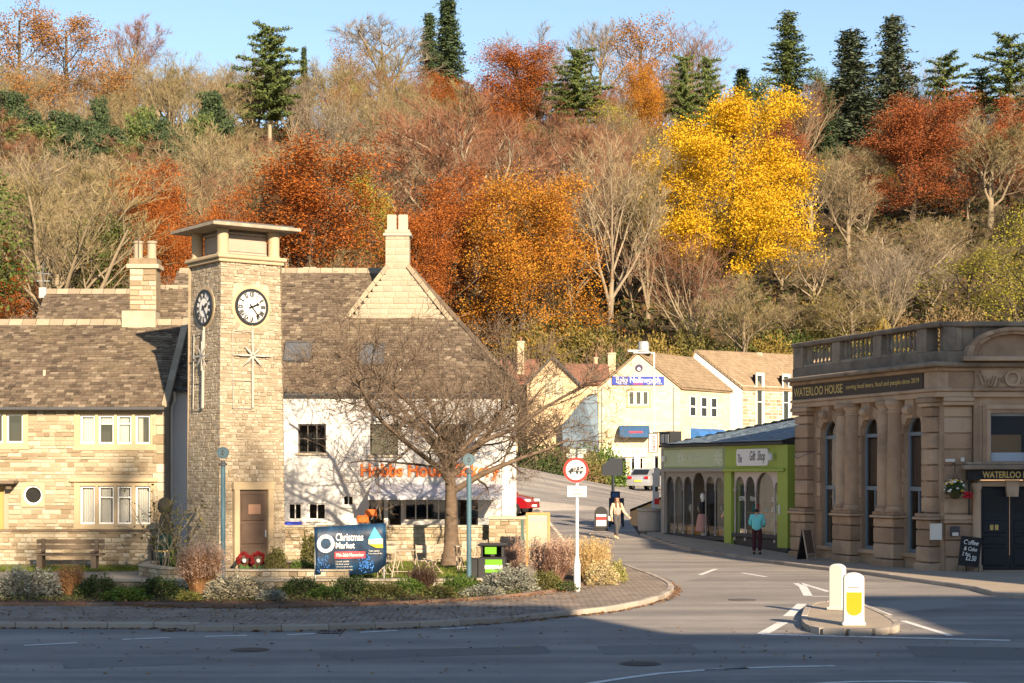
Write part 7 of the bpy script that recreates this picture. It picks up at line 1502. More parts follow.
def bare_variant(key, seed, cfg, trunkL, mat, per=13, twL=.95, tw=.03):
    tr = Tree(seed); tr.grow(np.zeros(3), np.array([0, 0, 1.]), trunkL, .32, 0, cfg)
    V, Fc = tr.tubes(0, 3, [6, 4, 3, 3]); trunk = np_mesh('trunk', V, Fc, BARK if seed % 3 == 0 else BARKP)
    crown = twig_mesh('crown', tr, per, twL, tw, mat, up=.45, spread=.5); allp = np.concatenate([V] + [t[0] for t in tr.tips]); top = allp[:, 2].max(); wid = np.percentile(np.abs(allp[:, :2]), 97) * 2
    BARE.setdefault(key, []).append((trunk, crown, top, wid))
for i, c in enumerate(('olive', 'tan', 'russet', 'grey')):
    bare_variant(c, 100 + i, CF_BARE, 11, TW[c], 10); bare_variant(c, 110 + i, CF_VASE, 7.5, TW[c], 10); bare_variant(c, 121 + i, CF_BARE, 12, TW[c], 10)
LEAFY = {}
CF_LEAF = dict(seg=[5, 4, 3], wob=[.05, .12, .18], trop=[.03, .05, .03], taper=.35, num=[13, 8], **{'from': [.15, .25]}, ang=[55, 45], len=[.55, .5], rr=[.45, .5], max=2, shorten=.6)
def leafy_variant(key, seed, mat, n=9, ls=.2, clump=.75, flat=.0, trunkL=12, cfg=None, sparse=1.0, mix=None):
    cfg = cfg or CF_LEAF; tr = Tree(seed); tr.grow(np.zeros(3), np.array([0, 0, 1.]), trunkL, .3, 0, cfg); V, Fc = tr.tubes(0, 2, [6, 4, 3]); trunk = np_mesh('trunk', V, Fc, BARKD)
    C = []
    for pts, dirs in tr.tips:
        for p in pts[1:]:
            if tr.r.uniform() > sparse: continue
            k = int(n * tr.r.uniform(.5, 1.6)); C.append(p + tr.r.normal(0, clump, (k, 3)) * np.array([1, 1, .55 if flat else .8]))
    for pts, rad, lv in (tr.br if n > 30 else []):
        if lv == 1:
            for p in pts[1:]: C.append(p + tr.r.normal(0, clump * 1.15, (int(n * .9), 3)) * np.array([1, 1, .7]))
    if n > 30:
        A_ = np.concatenate(C); ce = A_.mean(0); sd = A_.std(0); q_ = unit(tr.r.normal(0, 1, (int(n * 90), 3))) * (tr.r.uniform(0, 1, (int(n * 90), 1)) ** .45); f_ = np.sin(q_[:, 0] * 7 + seed) + np.sin(q_[:, 1] * 8 + 1) + np.sin(q_[:, 2] * 9 + 2); C.append((ce + q_ * sd * np.array([1.55, 1.55, 1.5]))[f_ > -.5])
    C = np.concatenate(C); V2, F2 = leaves(tr.r, C, ls, flat); crown = np_mesh('crown', V2, F2, mat); LEAFY.setdefault(key, []).append((trunk, crown, np.percentile(C[:, 2], 99.5), np.percentile(np.abs(C[:, :2]), 97) * 2))
CF_BEECH = dict(CF_LEAF, ang=[68, 50], trop=[.03, .01, .0], num=[17, 9], len=[.52, .5]); CF_BEECH2 = dict(CF_LEAF, ang=[72, 50], num=[22, 9], len=[.52, .5], trop=[.03, .02, .0], **{'from': [.06, .2]}); CF_FULL = dict(CF_LEAF, ang=[66, 50], num=[22, 9], len=[.5, .5], trop=[.03, .07, .04], shorten=.55, **{'from': [.1, .2]}); CF_ROUND = dict(CF_LEAF, ang=[52, 48], num=[15, 9], len=[.62, .5])
leafy_variant('orange', 201, LF['orange'], 58, .085, .6, .6, cfg=CF_FULL); leafy_variant('orange', 202, LF['orange'], 52, .085, .6, .6, cfg=CF_BEECH2); leafy_variant('gold', 203, LF['gold'], 54, .085, .6, .6, cfg=CF_BEECH2)
leafy_variant('yellow', 204, LF['yellow'], 125, .075, .46, .1, cfg=CF_FULL); leafy_variant('red', 205, LF['red'], 80, .08, .55, .4, cfg=CF_FULL); leafy_variant('red', 206, LF['red'], 44, .10, .6, .4, cfg=CF_BEECH)
leafy_variant('brown', 207, LF['brown'], 22, .12, .6, .1, cfg=CF_ROUND, sparse=.85); leafy_variant('brown', 208, LF['brown'], 22, .12, .6, .1, cfg=CF_LEAF, sparse=.8); leafy_variant('lime', 209, LF['lime'], 20, .13, .6, .2); leafy_variant('ivy', 210, LF['ivy'], 30, .13, .6, .1, cfg=CF_LEAF)
leafy_variant('thinyellow', 211, LF['lime'], 11, .11, .7, .2, cfg=CF_ROUND)
def conifer_variant(key, seed, H, W, mat, power=.8, droop=-.15, whorl=.55, start=.1, gap=1.0, tuft=.32, per=9, plates=False, oval=False):
    r = np.random.default_rng(seed); tb = MB(); tb.tube([(0, 0, 0), (.1, 0, H * .5), (0, 0, H)], [.38, .25, .04], 7); C = []; z = start * H
    while z < H * .985:
        f = (z - start * H) / (H * (1 - start)); R_ = W / 2 * ((1 - f) ** power if not oval else math.sin(math.pi * (.22 + .72 * f)) ** .6) * r.uniform(.75, 1.1) + .25; nb = int((4 + 5 * (1 - f)) * gap); a0 = r.uniform(0, 6.28)
        for j in range(max(3, nb)):
            if r.uniform() > gap + .15: continue
            a = a0 + 6.28 * j / max(3, nb) + r.normal(0, .25); L_ = R_ * r.uniform(.45, 1.25); m = max(3, int(L_ / .35)); u = np.linspace(.12, 1, m)
            d = np.array([math.cos(a), math.sin(a), 0]); pz = z + droop * L_ * u * u * 2 + (.12 * L_ * u) + (0 if not plates else .25 * u); pts = d[None, :] * (u * L_)[:, None]; pts[:, 2] = pz
            tb.tube([(0, 0, z), tuple(pts[-1])], [.06, .015], 3, cap=False)
            for p, uu in zip(pts, u):
                k = int(per * (1.2 - .4 * uu)); C.append(p + r.normal(0, 1, (k, 3)) * np.array([.28, .28, .12 if plates else .16]) * (1 + .8 * (1 - uu)))
        z += whorl * (1.3 - .6 * f) * (1.7 if plates else 1)
    C = np.concatenate(C); V2, F2 = leaves(r, C, tuft, .5, asp=.35); trunk = tb.mesh('trunk', BARK); LEAFY.setdefault(key, []).append((trunk, np_mesh('crown', V2, F2, mat), H, W))
conifer_variant('fir', 301, 20, 7, LF['fir'], .75, -.12, .42, .08, .95, .3, 13); conifer_variant('bluefir', 302, 24, 7.6, LF['bluefir'], .7, -.14, .6, .1, .8, .27, 20); conifer_variant('sequoia', 303, 30, 7, LF['pine'], .42, -.05, .8, .2, .75, .28, 20)
conifer_variant('pine', 304, 16, 11, LF['pine'], .38, .02, .8, .25, .8, .3, 22, True, True); conifer_variant('cedar', 305, 18, 12, LF['pine'], .5, -.04, .62, .3, .85, .3, 20, True, True); conifer_variant('yew', 306, 9, 7, LF['fir'], .5, -.02, .4, .03, .95, .26, 20, False, True); conifer_variant('yew', 307, 9, 7, LF['pine'], .5, .05, .42, .03, .9, .26, 18, False, True)
r7 = np.random.default_rng(77)
CAT = {'olive': 'olive twigged bare tree', 'tan': 'tan twigged bare tree', 'russet': 'reddish twigged bare tree', 'grey': 'grey twigged bare tree'}
def hill_h(x, d):
    b = np.clip((d - 160) / 40, 0, 1); return hf(x, d) - .06 + b * (1.2 * math.sin(x * .11 + 1) * math.sin(d * .09) + 1.5 * math.sin(x * .037 + d * .05))
def plant(src, name, label, group, x, d, H, W, rz=None):
    trunk, crown, h0, w0 = src; z = hill_h(x, d) - .2; t = thing(name, label, 'tree', (x, d, z), float(r7.uniform(0, 6.28)) if rz is None else rz, group)
    sx = W / w0; sz = H / h0; t.scale = (sx, sx, sz)
    link('trunk', trunk, t); link('crown', crown, t); return t
def feature(px, ytop, d, wpx, key, name, label, group, var=0):
    x = (px - CX) * d / F; zt = CAMZ + (HOR - ytop) * d / F; H = max(4, zt - hill_h(x, d)); lib = LEAFY.get(key) or BARE[key]
    plant(lib[var % len(lib)], name, label, group, x, d, H, wpx * d / F)
G1 = 'trees on the wooded hillside'
FE = [(788, 9, 322, 54, 'sequoia', 'redwood_tree', 'tall narrow redwood standing clear above the skyline', None, 0), (851, 27, 296, 92, 'bluefir', 'fir_tree', 'broad grey-green fir on the skyline beside a taller pointed fir', None, 0), (893, 13, 306, 78, 'bluefir', 'fir_tree', 'tall pointed grey-green fir, topmost of the skyline pair', None, 0), (827, 86, 280, 34, 'fir', 'fir_tree', 'small dark spire-shaped fir below the skyline firs', None, 0),
      (945, 54, 322, 62, 'pine', 'pine_tree', 'rounded green pine on the skyline above the copper beech', G1, 0), (982, 66, 330, 52, 'pine', 'pine_tree', 'rounded green pine on the skyline above the copper beech', G1, 0), (1010, 34, 320, 70, 'pine', 'pine_tree', 'rounded green pine on the skyline above the copper beech', G1, 0), (742, 67, 340, 40, 'fir', 'fir_tree', 'short dark conifer on the skyline beside the redwood', None, 0), (684, 54, 300, 40, 'cedar', 'cedar_tree', 'twin green conifer just left of the yellow tree top', None, 0), (708, 56, 302, 38, 'cedar', 'cedar_tree', 'twin green conifer touching the yellow tree top', None, 0),
      (731, 99, 194, 160, 'yellow', 'maple_tree', 'large brilliant yellow broadleaf tree on the hillside', None, 0), (912, 94, 232, 112, 'red', 'beech_tree', 'large rounded copper red beech on the hillside', None, 0), (1008, 98, 236, 74, 'red', 'beech_tree', 'copper red beech at the edge above the sandstone building', None, 1), (778, 118, 246, 62, 'red', 'beech_tree', 'faded copper beech behind the yellow tree', None, 1),
      (305, 143, 156, 150, 'orange', 'beech_tree', 'broad rust orange beech rising behind the clock tower', None, 0), (165, 203, 140, 70, 'orange', 'beech_tree', 'small rust orange beech behind the cottage chimney', None, 1), (232, 188, 148, 90, 'orange', 'beech_tree', 'rust orange beech directly behind the clock tower roof', None, 1), (522, 172, 171, 136, 'gold', 'beech_tree', 'orange and gold beech above the gabled stone house', None, 0), (462, 168, 180, 120, 'orange', 'beech_tree', 'orange beech behind the tall bakery chimney', None, 1), (415, 205, 160, 90, 'orange', 'beech_tree', 'low orange beech at the bakery chimney', None, 0),
      (480, 92, 205, 170, 'russet', 'bare_tree', 'wide reddish bare tree crowning above the orange beeches', None, 0), (430, 130, 190, 130, 'russet', 'bare_tree', 'reddish bare tree beside the lime leaved tree', None, 2), (560, 112, 215, 110, 'russet', 'bare_tree', 'reddish bare tree below the dark skyline pine', None, 2),
      (514, 42, 322, 92, 'orange', 'beech_tree', 'rounded orange brown beech on the skyline', None, 0), (636, 18, 330, 84, 'brown', 'oak_tree', 'brown leaved oak on the skyline beside the dark pine', None, 0), (646, 62, 300, 50, 'gold', 'larch_tree', 'golden larch below the brown skyline oak', None, 0), (578, 47, 312, 58, 'cedar', 'pine_tree', 'dark green layered pine on the skyline', None, 0), (429, 11, 350, 36, 'fir', 'fir_tree', 'smaller of two dark pointed conifers on the skyline', None, 0), (448, -4, 352, 56, 'fir', 'fir_tree', 'taller of two dark pointed conifers on the skyline', None, 0), (270, 24, 292, 72, 'cedar', 'cedar_tree', 'flat layered green cedar standing alone on the left skyline', None, 0), (304, 45, 330, 18, 'fir', 'fir_tree', 'tiny dark conifer right of the layered cedar', None, 0),
      (18, 2, 330, 90, 'brown', 'oak_tree', 'orange brown oak at the top corner of the skyline', None, 1), (72, 10, 332, 96, 'brown', 'oak_tree', 'open orange brown oak on the left skyline', None, 0), (100, 55, 300, 76, 'brown', 'oak_tree', 'orange oak below the left skyline oaks', None, 1), (125, 18, 336, 66, 'russet', 'bare_tree', 'purplish bare tree ending the left skyline oaks', None, 0), (30, 70, 296, 80, 'brown', 'beech_tree', 'rusty beech under the left skyline oaks', None, 1),
      (371, 168, 176, 46, 'lime', 'birch_tree', 'lime yellow leaved tree between rust orange beeches', None, 0), (610, 112, 186, 120, 'tan', 'bare_tree', 'very tall pale stemmed bare tree above the gabled stone house', None, 1), (648, 150, 192, 70, 'olive', 'bare_tree', 'tall bare tree beside the yellow tree', None, 1), (694, 228, 172, 96, 'russet', 'bare_tree', 'pale stemmed bare tree with reddish top under the yellow tree', None, 1), (745, 275, 166, 80, 'olive', 'bare_tree', 'low bushy bare tree behind the brown roofed houses', None, 2),
      (990, 118, 226, 100, 'olive', 'bare_tree', 'broad olive bare tree beside the copper beech', None, 0), (900, 212, 196, 120, 'tan', 'bare_tree', 'spreading tan bare tree below the copper beech', None, 1), (965, 252, 184, 120, 'thinyellow', 'birch_tree', 'thin yellow leaved tree above the sandstone parapet', None, 0), (1015, 245, 190, 90, 'thinyellow', 'birch_tree', 'thin yellow leaved tree at the end of the sandstone parapet', None, 0), (815, 236, 196, 80, 'tan', 'bare_tree', 'pale stemmed bare tree right below the yellow tree', None, 1), (855, 285, 172, 90, 'olive', 'bare_tree', 'low olive bare tree above the balustrade end', None, 2),
      (45, 178, 150, 120, 'tan', 'bare_tree', 'wide tan bare tree above the aerial', None, 0), (102, 212, 132, 90, 'ivy', 'evergreen_tree', 'yellow green evergreen above the rear house roof', None, 0), (8, 240, 128, 60, 'orange', 'beech_tree', 'rust orange beech beside the cottage roof edge', None, 1), (200, 120, 215, 90, 'tan', 'bare_tree', 'pale stemmed bare tree on the slope above the clock tower', None, 1),
      (390, 20, 345, 96, 'grey', 'bare_tree', 'large bare grey tree silhouetted on the skyline beside two conifers', None, 0), (350, 40, 340, 50, 'brown', 'oak_tree', 'thin brown tree below the bare skyline tree', None, 1), (540, 25, 350, 80, 'grey', 'bare_tree', 'bare grey tree silhouetted behind the skyline beech', G1, 2), (600, 20, 352, 70, 'grey', 'bare_tree', 'bare grey tree silhouetted behind the dark skyline pine', G1, 0), (690, 28, 350, 90, 'russet', 'bare_tree', 'fanned bare tree on the skyline right of the brown oak', None, 1)]
for (px, yt, d, w, k, nm, lb, gp, v) in FE: feature(px, yt, d, w, k, nm, lb, gp, v)
for (px, yt, d, w) in ((12, 92, 262, 34), (30, 112, 250, 36), (62, 112, 252, 34), (45, 125, 244, 40), (100, 98, 262, 22), (80, 118, 250, 30), (145, 108, 254, 28), (135, 120, 246, 30), (212, 92, 258, 34), (180, 128, 240, 34), (125, 142, 238, 30), (5, 118, 244, 44), (72, 132, 240, 40), (160, 118, 246, 30), (112, 128, 242, 36), (205, 115, 246, 28)):
    if w: feature(px, yt, d, w * 1.35, 'yew', 'yew_tree', 'small dark evergreen among bare trees on the left slope', 'small evergreens on the left slope', int(px) % 2)
# fill the wood row by row
FILL = [('olive', .34), ('tan', .32), ('russet', .10), ('grey', .13), ('orange', .05), ('ivy', .04), ('thinyellow', .02)]
FEATS = [((px - CX) * d / F, d, w * d / F) for (px, yt, d, w, *_) in FE]
d = 118.0; nfill = 0
while d < 372:
    half = .312 * d + 4; x = -half + float(r7.uniform(0, 5))
    while x < half:
        dd = d + float(r7.uniform(-5, 5)); ok = True
        if x > -9 and dd < 168: ok = False
        if any((x - fx) ** 2 + (dd - fd) ** 2 < (fw * .22 + 1.5) ** 2 for fx, fd, fw in FEATS): ok = False
        # nothing tall standing right in front of the main coloured trees
        pxx = CX + x * F / dd
        front = False
        for (fpx, fy, fd, fw, kk, *_) in FE:
            if kk in ('yellow', 'red', 'orange', 'gold', 'lime', 'cedar', 'bluefir', 'fir', 'sequoia', 'pine', 'ivy') and fd > dd > fd - 45 and abs(pxx - fpx) < fw * .5: front = True
        if pxx < 235 and 205 < dd < 262 and r7.uniform() < .8: front = True
        if ok:
            u = float(r7.uniform()); acc = 0; key = 'tan'
            for kname, p in FILL:
                acc += p
                if u < acc: key = kname; break
            if dd > 330 and key in ('ivy', 'orange'): key = 'grey'
            if pxx > 650 and key == 'orange': key = 'olive'
            if 380 < pxx < 640 and dd < 260 and r7.uniform() < .35: key = 'russet'
            H = float(r7.uniform(11, 16)); W = H * float(r7.uniform(.6, .85))
            if front: H *= .48; W *= .75
            if dd > 335: H *= .8 if not (700 < pxx < 1024) else .5
            lib = LEAFY.get(key) or BARE[key]
            nm = {'orange': 'beech_tree', 'ivy': 'ivy_clad_tree', 'thinyellow': 'birch_tree'}.get(key, 'bare_tree')
            lb = {'orange': 'small rust orange beech scattered in the hillside wood', 'ivy': 'dark ivy clad tree scattered in the hillside wood', 'thinyellow': 'thin yellow leaved birch scattered in the hillside wood', 'olive': 'olive twigged bare tree filling the hillside wood', 'tan': 'tan twigged bare tree filling the hillside wood', 'russet': 'reddish twigged bare tree filling the hillside wood', 'grey': 'grey twigged bare tree filling the hillside wood'}[key]
            vi = int(r7.integers(len(lib))) if len(lib) < 3 or r7.uniform() > .45 else 1; reg = [w for lim, w in ((110, 'left of the cottage chimney'), (200, 'above the rear house roof'), (300, 'above the clock tower'), (400, 'left of the tall bakery chimney'), (520, 'above the bakery hip'), (600, 'above the gabled stone house'), (670, 'above the restaurant gable'), (800, 'around the yellow tree'), (880, 'left of the copper beech'), (2000, 'above the sandstone parapet')) if pxx < lim][0]
            band = 'low on the slope' if dd < 190 else 'midway up the slope' if dd < 260 else 'high on the slope' if dd < 325 else 'along the skyline'
            frm = ('stunted ' if front else '') + {0: 'rounded ', 1: 'many-stemmed ', 2: 'tall '}[vi % 3]
            lb = frm + lb.replace(' filling the hillside wood', '').replace(' scattered in the hillside wood', '') + ' ' + band + ' ' + reg
            plant(lib[vi], nm, lb, key + ' ' + nm.replace('_', ' ') + 's in the wood', x, dd, H, W); nfill += 1
        x += float(r7.uniform(6.2, 10.0))
    d += 10.5 + d * .012
print('fill trees', nfill)
# undergrowth: one mass of scrub over the slope
n = 70000; D_ = r7.uniform(112, 375, n); X_ = r7.uniform(-1, 1, n) * (.31 * D_ + 6); keep = (X_ < -9) | (D_ > 150); D_, X_ = D_[keep], X_[keep]
cl = np.sin(X_ * .21 + 2 * np.sin(D_ * .13)) + np.sin(D_ * .17 + X_ * .05); Z_ = h(X_, D_) + np.clip((D_ - 160) / 40, 0, 1) * (1.2 * np.sin(X_ * .11 + 1) * np.sin(D_ * .09) + 1.5 * np.sin(X_ * .037 + D_ * .05)) + r7.uniform(0, 1, len(D_)) ** 1.5 * (1.3 + .9 * cl).clip(.25, 3.2)
V2, F2 = leaves(r7, np.stack([X_, D_, Z_], 1), .42, .1, asp=.45)
link('undergrowth', np_mesh('undergrowth', V2, F2, M('undergrowth_leaves', [(.018, .03, .008), (.045, .055, .015), (.08, .065, .022), (.11, .058, .02), (.065, .075, .02)], .9, 1, trans=.15)), kind='stuff')
V2, F2 = leaves(r7, np.stack([X_, D_, Z_ + r7.uniform(0, 1.2, len(D_))], 1)[::2] , .45, -.8, asp=.035)
link('scrub_stems', np_mesh('scrub_stems', V2, F2, TW['olive']), kind='stuff')

# ---------------- cherry tree in the garden
def cherry():
    b = at(452, 558, 54.3); cfg = dict(seg=[4, 6, 5, 3, 2], wob=[.05, .13, .2, .25, .25], trop=[.02, .02, .02, .05, .06], taper=.42, num=[10, 9, 7, 5], **{'from': [.7, .15, .15, .15]}, ang=[52, 48, 48, 46], len=[1.5, .46, .48, .5], rr=[.52, .48, .5, .6], max=4, shorten=.35)
    tr = Tree(41); tr.grow(np.zeros(3), unit(np.array([.03, 0, 1.])), 3.1, .27, 0, cfg); V, Fc = tr.tubes(0, 4, [12, 8, 5, 3, 3]); 
    fl = np.clip(1 - V[:, 2] / .5, 0, 1); V[:, :2] *= (1 + .45 * fl ** 2)[:, None]
    wid = np.percentile(np.abs(V[:, 0]), 99); top = V[:, 2].max(); print('cherry', wid, top)
    t = thing('cherry_tree', 'bare spreading cherry tree in front of the white bakery', 'tree', (b.x, b.y, .1)); s = 5.1 / wid; hi = np.clip((V[:, 2] - 2.2) / 2, 0, 1)
    def warp(V): hh = np.clip((V[:, 2] - 1.8) / 2.2, 0, 1)[:, None]; W = V.copy(); W[:, :2] *= 1 + (s - 1) * hh; W[:, 2] = np.where(V[:, 2] > 2.0, 2.0 + (V[:, 2] - 2.0) * (6.9 / max(top - 2, 1)), V[:, 2]); return W
    trunk = np_mesh('trunk', warp(V), Fc, M('cherry_bark', [(.06, .042, .03), (.115, .082, .058), (.19, .145, .1)], .9, .15, 1.2, 3, .02, 14, stretch=(1.2, 1.2, 3))); trunk.polygons.foreach_set('use_smooth', [True] * len(trunk.polygons)); link('trunk', trunk, t)
    V, Fq, Ft = tr.twigs(5, .42, .010, up=.25, spread=.55); me = bpy.data.meshes.new('crown'); me.from_pydata(warp(V).tolist(), [], [tuple(f) for f in Fq.tolist()] + [tuple(f) for f in Ft.tolist()]); me.materials.append(M('cherry_twigs', [(.075, .053, .038), (.125, .092, .066), (.18, .138, .1)], .9, 1)); link('crown', me, t)
cherry()

# ---------------- bed plants
def mound(name, label, px, d, w, hgt, mat, ls=.035, n=2600, depth=None, z0=.13, fl=0.0, cat='shrub', up=.0, group=None, asp=.4):
    r = np.random.default_rng(int(px * 7 + d * 13)); x = (px - CX) * d / F; dp = depth or w * .8; th = r.uniform(0, 2 * np.pi, n); cz = r.uniform(0, 1, n); rad = r.uniform(.55, 1.0, n) ** .5; lump = 1 + .16 * np.sin(th * 3 + r.uniform(0, 6)) * np.sin(cz * 5) + .12 * np.sin(th * 7 + cz * 9)
    s = np.sqrt(1 - cz * cz * .95); C = np.stack([np.cos(th) * s * w / 2 * rad * lump, np.sin(th) * s * dp / 2 * rad * lump, cz * hgt * rad * lump], 1); C += r.normal(0, .03, C.shape)
    out = unit(C + np.array([0, 0, .1])); a = unit(out + r.normal(0, .55, (n, 3)) + np.array([0, 0, up])); bb = unit(np.cross(a, r.normal(0, 1, (n, 3)))); sz = ls * r.uniform(.6, 1.5, (n, 1))
    V = np.stack([C - a * sz, C - bb * sz * asp, C + a * sz, C + bb * sz * asp], 1).reshape(-1, 3)
    t = thing(name, label, cat, (x, d, z0), 0, group); V[:, 2] *= (.6 if cat == 'shrub' and z0 < .2 else 1); hgt *= (.6 if cat == 'shrub' and z0 < .2 else 1); link('foliage', np_mesh('foliage', V, np.arange(4 * n).reshape(-1, 4), mat), t)
    m = MB(); rs = random.Random(int(px))
    for i in range(10): a_ = rs.uniform(0, 6.28); rr = rs.uniform(.2, .7); m.tube([(0, 0, -.02), (rr * w / 2 * math.cos(a_) * .5, rr * dp / 2 * math.sin(a_) * .5, hgt * .4), (rr * w / 2 * math.cos(a_), rr * dp / 2 * math.sin(a_), hgt * .8)], [.014, .01, .004], 4)
    m.build('stems', BARK, t); return t
def grass_clump(name, label, px, d, w, hgt, mat, n=1500, plume=None, z0=.13, lean=.35):
    r = np.random.default_rng(int(px * 3 + d)); x = (px - CX) * d / F; a = r.uniform(0, 6.28, n); rr = np.sqrt(r.uniform(0, 1, n)); base = np.stack([np.cos(a) * rr * w * .22, np.sin(a) * rr * w * .22, 0 * a], 1); H = hgt * r.uniform(.45, 1.05, n); out = np.stack([np.cos(a), np.sin(a), 0 * a], 1) * (rr * w * lean * r.uniform(.5, 1.3, n))[:, None]
    p1 = base + out * .35 + np.stack([0 * a, 0 * a, H * .6], 1); p2 = base + out + np.stack([0 * a, 0 * a, H], 1) + r.normal(0, .04, (n, 3)); q = np.stack([-np.sin(a + r.normal(0, 1, n)), np.cos(a), 0 * a], 1) * .009
    V = np.stack([base - q, base + q, p1 + q * .8, p1 - q * .8, p2], 1).reshape(-1, 3); b = np.arange(n)[:, None] * 5; me = bpy.data.meshes.new('blades'); me.from_pydata(V.tolist(), [], [tuple(f) for f in (b + np.array([0, 1, 2, 3])).tolist()] + [tuple(f) for f in (b + np.array([3, 2, 4])).tolist()]); me.materials.append(mat)
    t = thing(name, label, 'grass', (x, d, z0)); link('blades', me, t)
    if plume:
        k = r.integers(0, n, n // 3); C = np.repeat(p2[k], 7, 0) + r.normal(0, 1, (len(k) * 7, 3)) * np.array([.02, .02, .09]); V2, F2 = leaves(r, C, .028, -.5, asp=.3); link('plumes', np_mesh('plumes', V2, F2, plume), t)
    return t
SIL = M('silver_foliage', [(.14, .145, .115), (.24, .245, .2), (.34, .345, .29)], .9, 1, trans=.1); SIL2 = M('grey_cream_foliage', [(.20, .18, .12), (.32, .29, .21), (.42, .39, .3)], .9, 1, trans=.1); DGR = M('dark_green_foliage', [(.018, .035, .010), (.04, .065, .017), (.07, .10, .03)], .8, 1, trans=.1); GRN = M('fresh_green_foliage', [(.04, .085, .014), (.08, .14, .022), (.13, .19, .035)], .8, 1, trans=.2); OLV = M('olive_foliage', [(.06, .065, .018), (.11, .11, .03), (.17, .16, .05)], .8, 1, trans=.15); DRY = M('dry_russet_grass', [(.20, .10, .045), (.32, .17, .075), (.42, .25, .12)], .9, 1, trans=.2); STRAW = M('straw_grass', [(.38, .26, .11), (.52, .38, .18), (.6, .47, .25)], .9, 1, trans=.25); PLUM = M('pinkish_plume', [(.36, .24, .18), (.46, .33, .26)], .95, 1, trans=.2); YEL = M('yellow_green_foliage', [(.15, .15, .03), (.26, .25, .06), (.36, .33, .1)], .8, 1, trans=.2)
m2 = lambda p, d: p * d / F
mound('silver_shrub', 'big silvery grey mounded shrub in front of the bench lawn', 27, 40.6, m2(70, 40.6), 1.02, SIL, .045, 5200); mound('silver_shrub', 'large grey cream lavender mound below the tower door', 238, 40.2, m2(66, 40), .86, SIL2, .042, 5000); mound('silver_shrub', 'dense silver shrub in front of the litter bin', 511, 42.4, m2(56, 42), .92, SIL, .04, 4600)
grass_clump('dry_plant', 'russet dried upright plant between silver and green mounds', 71, 41.2, .62, .55, DRY, 1300, DRY, lean=.25); mound('green_shrub', 'dark green rounded shrub beside the russet dried plant', 97, 40.9, m2(40, 41), .74, DGR, .035, 3600); mound('green_shrub', 'bright green low clump right of a dark rounded shrub', 126, 39.6, m2(46, 40), .42, GRN, .04, 2600)
mound('green_shrub', 'dark green rounded shrub left of the tall russet grass', 160, 40.6, m2(44, 41), .7, DGR, .035, 3800); mound('yellow_plant', 'small yellow green tuft at the foot of the russet grass', 188, 39.4, m2(24, 40), .32, YEL, .03, 1000); grass_clump('ornamental_grass', 'tall russet ornamental grass with pinkish plumes by the tower post', 200, 41.8, .92, 1.02, DRY, 4600, PLUM, lean=.42)
mound('silver_shrub', 'low trailing grey tuft beside the large lavender mound', 272, 39.5, m2(30, 40), .38, SIL, .032, 1300); mound('green_shrub', 'dark green shrub below the market banner', 303, 41.2, m2(46, 41), .62, DGR, .035, 3200); mound('green_shrub', 'bright green low clump below the market banner', 327, 40.4, m2(36, 41), .4, GRN, .035, 1900); mound('green_shrub', 'dark green shrub right of the bright clump under the banner', 352, 41.4, m2(44, 41), .66, DGR, .036, 3000); mound('green_shrub', 'grey green low shrub in front of the garden wall centre', 384, 40.8, m2(40, 41), .5, OLV, .034, 2400); mound('green_shrub', 'fresh green shrub in front of the bistro tables', 408, 41.6, m2(34, 41), .58, GRN, .036, 2000)
grass_clump('dry_plant', 'brown seed head plant in front of the bistro tables', 423, 42.0, .7, .55, M('brown_stalks', [(.07, .04, .025), (.13, .075, .05)], .9, 1), 900, M('brown_seedheads', [(.09, .05, .035), (.15, .09, .06)], .9, 1), lean=.35); mound('green_shrub', 'grey green tuft beside the brown seed heads', 440, 40.6, m2(34, 41), .42, OLV, .034, 1700); mound('green_shrub', 'spiky bright green clump by the blue post', 458, 42.3, m2(36, 42), .6, GRN, .06, 1600, up=.8, asp=.2); mound('silver_shrub', 'low grey tuft in front of the blue post', 483, 40.9, m2(44, 41), .38, SIL, .034, 1700); mound('green_shrub', 'spiky green tuft at the litter bin foot', 470, 43.3, m2(22, 42), .5, DGR, .06, 800, up=.8, asp=.2)
mound('green_shrub', 'olive green rounded shrub right of the silver shrub', 546, 43.0, m2(34, 43), .72, OLV, .035, 2800); grass_clump('ornamental_grass', 'purplish brown feathery grass left of the weight limit sign', 552, 45.6, 1.15, 1.05, M('purple_brown_grass', [(.17, .095, .07), (.27, .16, .12)], .9, 1, trans=.2), 2600, PLUM, lean=.4); grass_clump('ornamental_grass', 'pale straw coloured grass beside the weight limit sign', 590, 46.6, 1.0, 1.0, STRAW, 2400, STRAW, lean=.4); mound('yellow_plant', 'pale straw mounded shrub lit at the bed end', 601, 45.2, m2(34, 45), .95, M('pale_straw_foliage', [(.32, .25, .11), (.46, .38, .2), (.55, .48, .3)], .9, 1, trans=.2), .035, 2200); mound('yellow_plant', 'yellow green shoots at the end of the bed', 617, 46.2, m2(20, 46), .85, YEL, .045, 700, up=.8); grass_clump('ornamental_grass', 'pink plumed grass beside the litter bin', 513, 47.6, .7, 1.0, M('pink_stems', [(.3, .18, .13), (.4, .27, .2)], .9, 1, trans=.2), 1000, PLUM, lean=.35); mound('green_shrub', 'low dark tuft beside the weight limit sign foot', 566, 42.9, m2(24, 43), .34, DGR, .03, 1000)
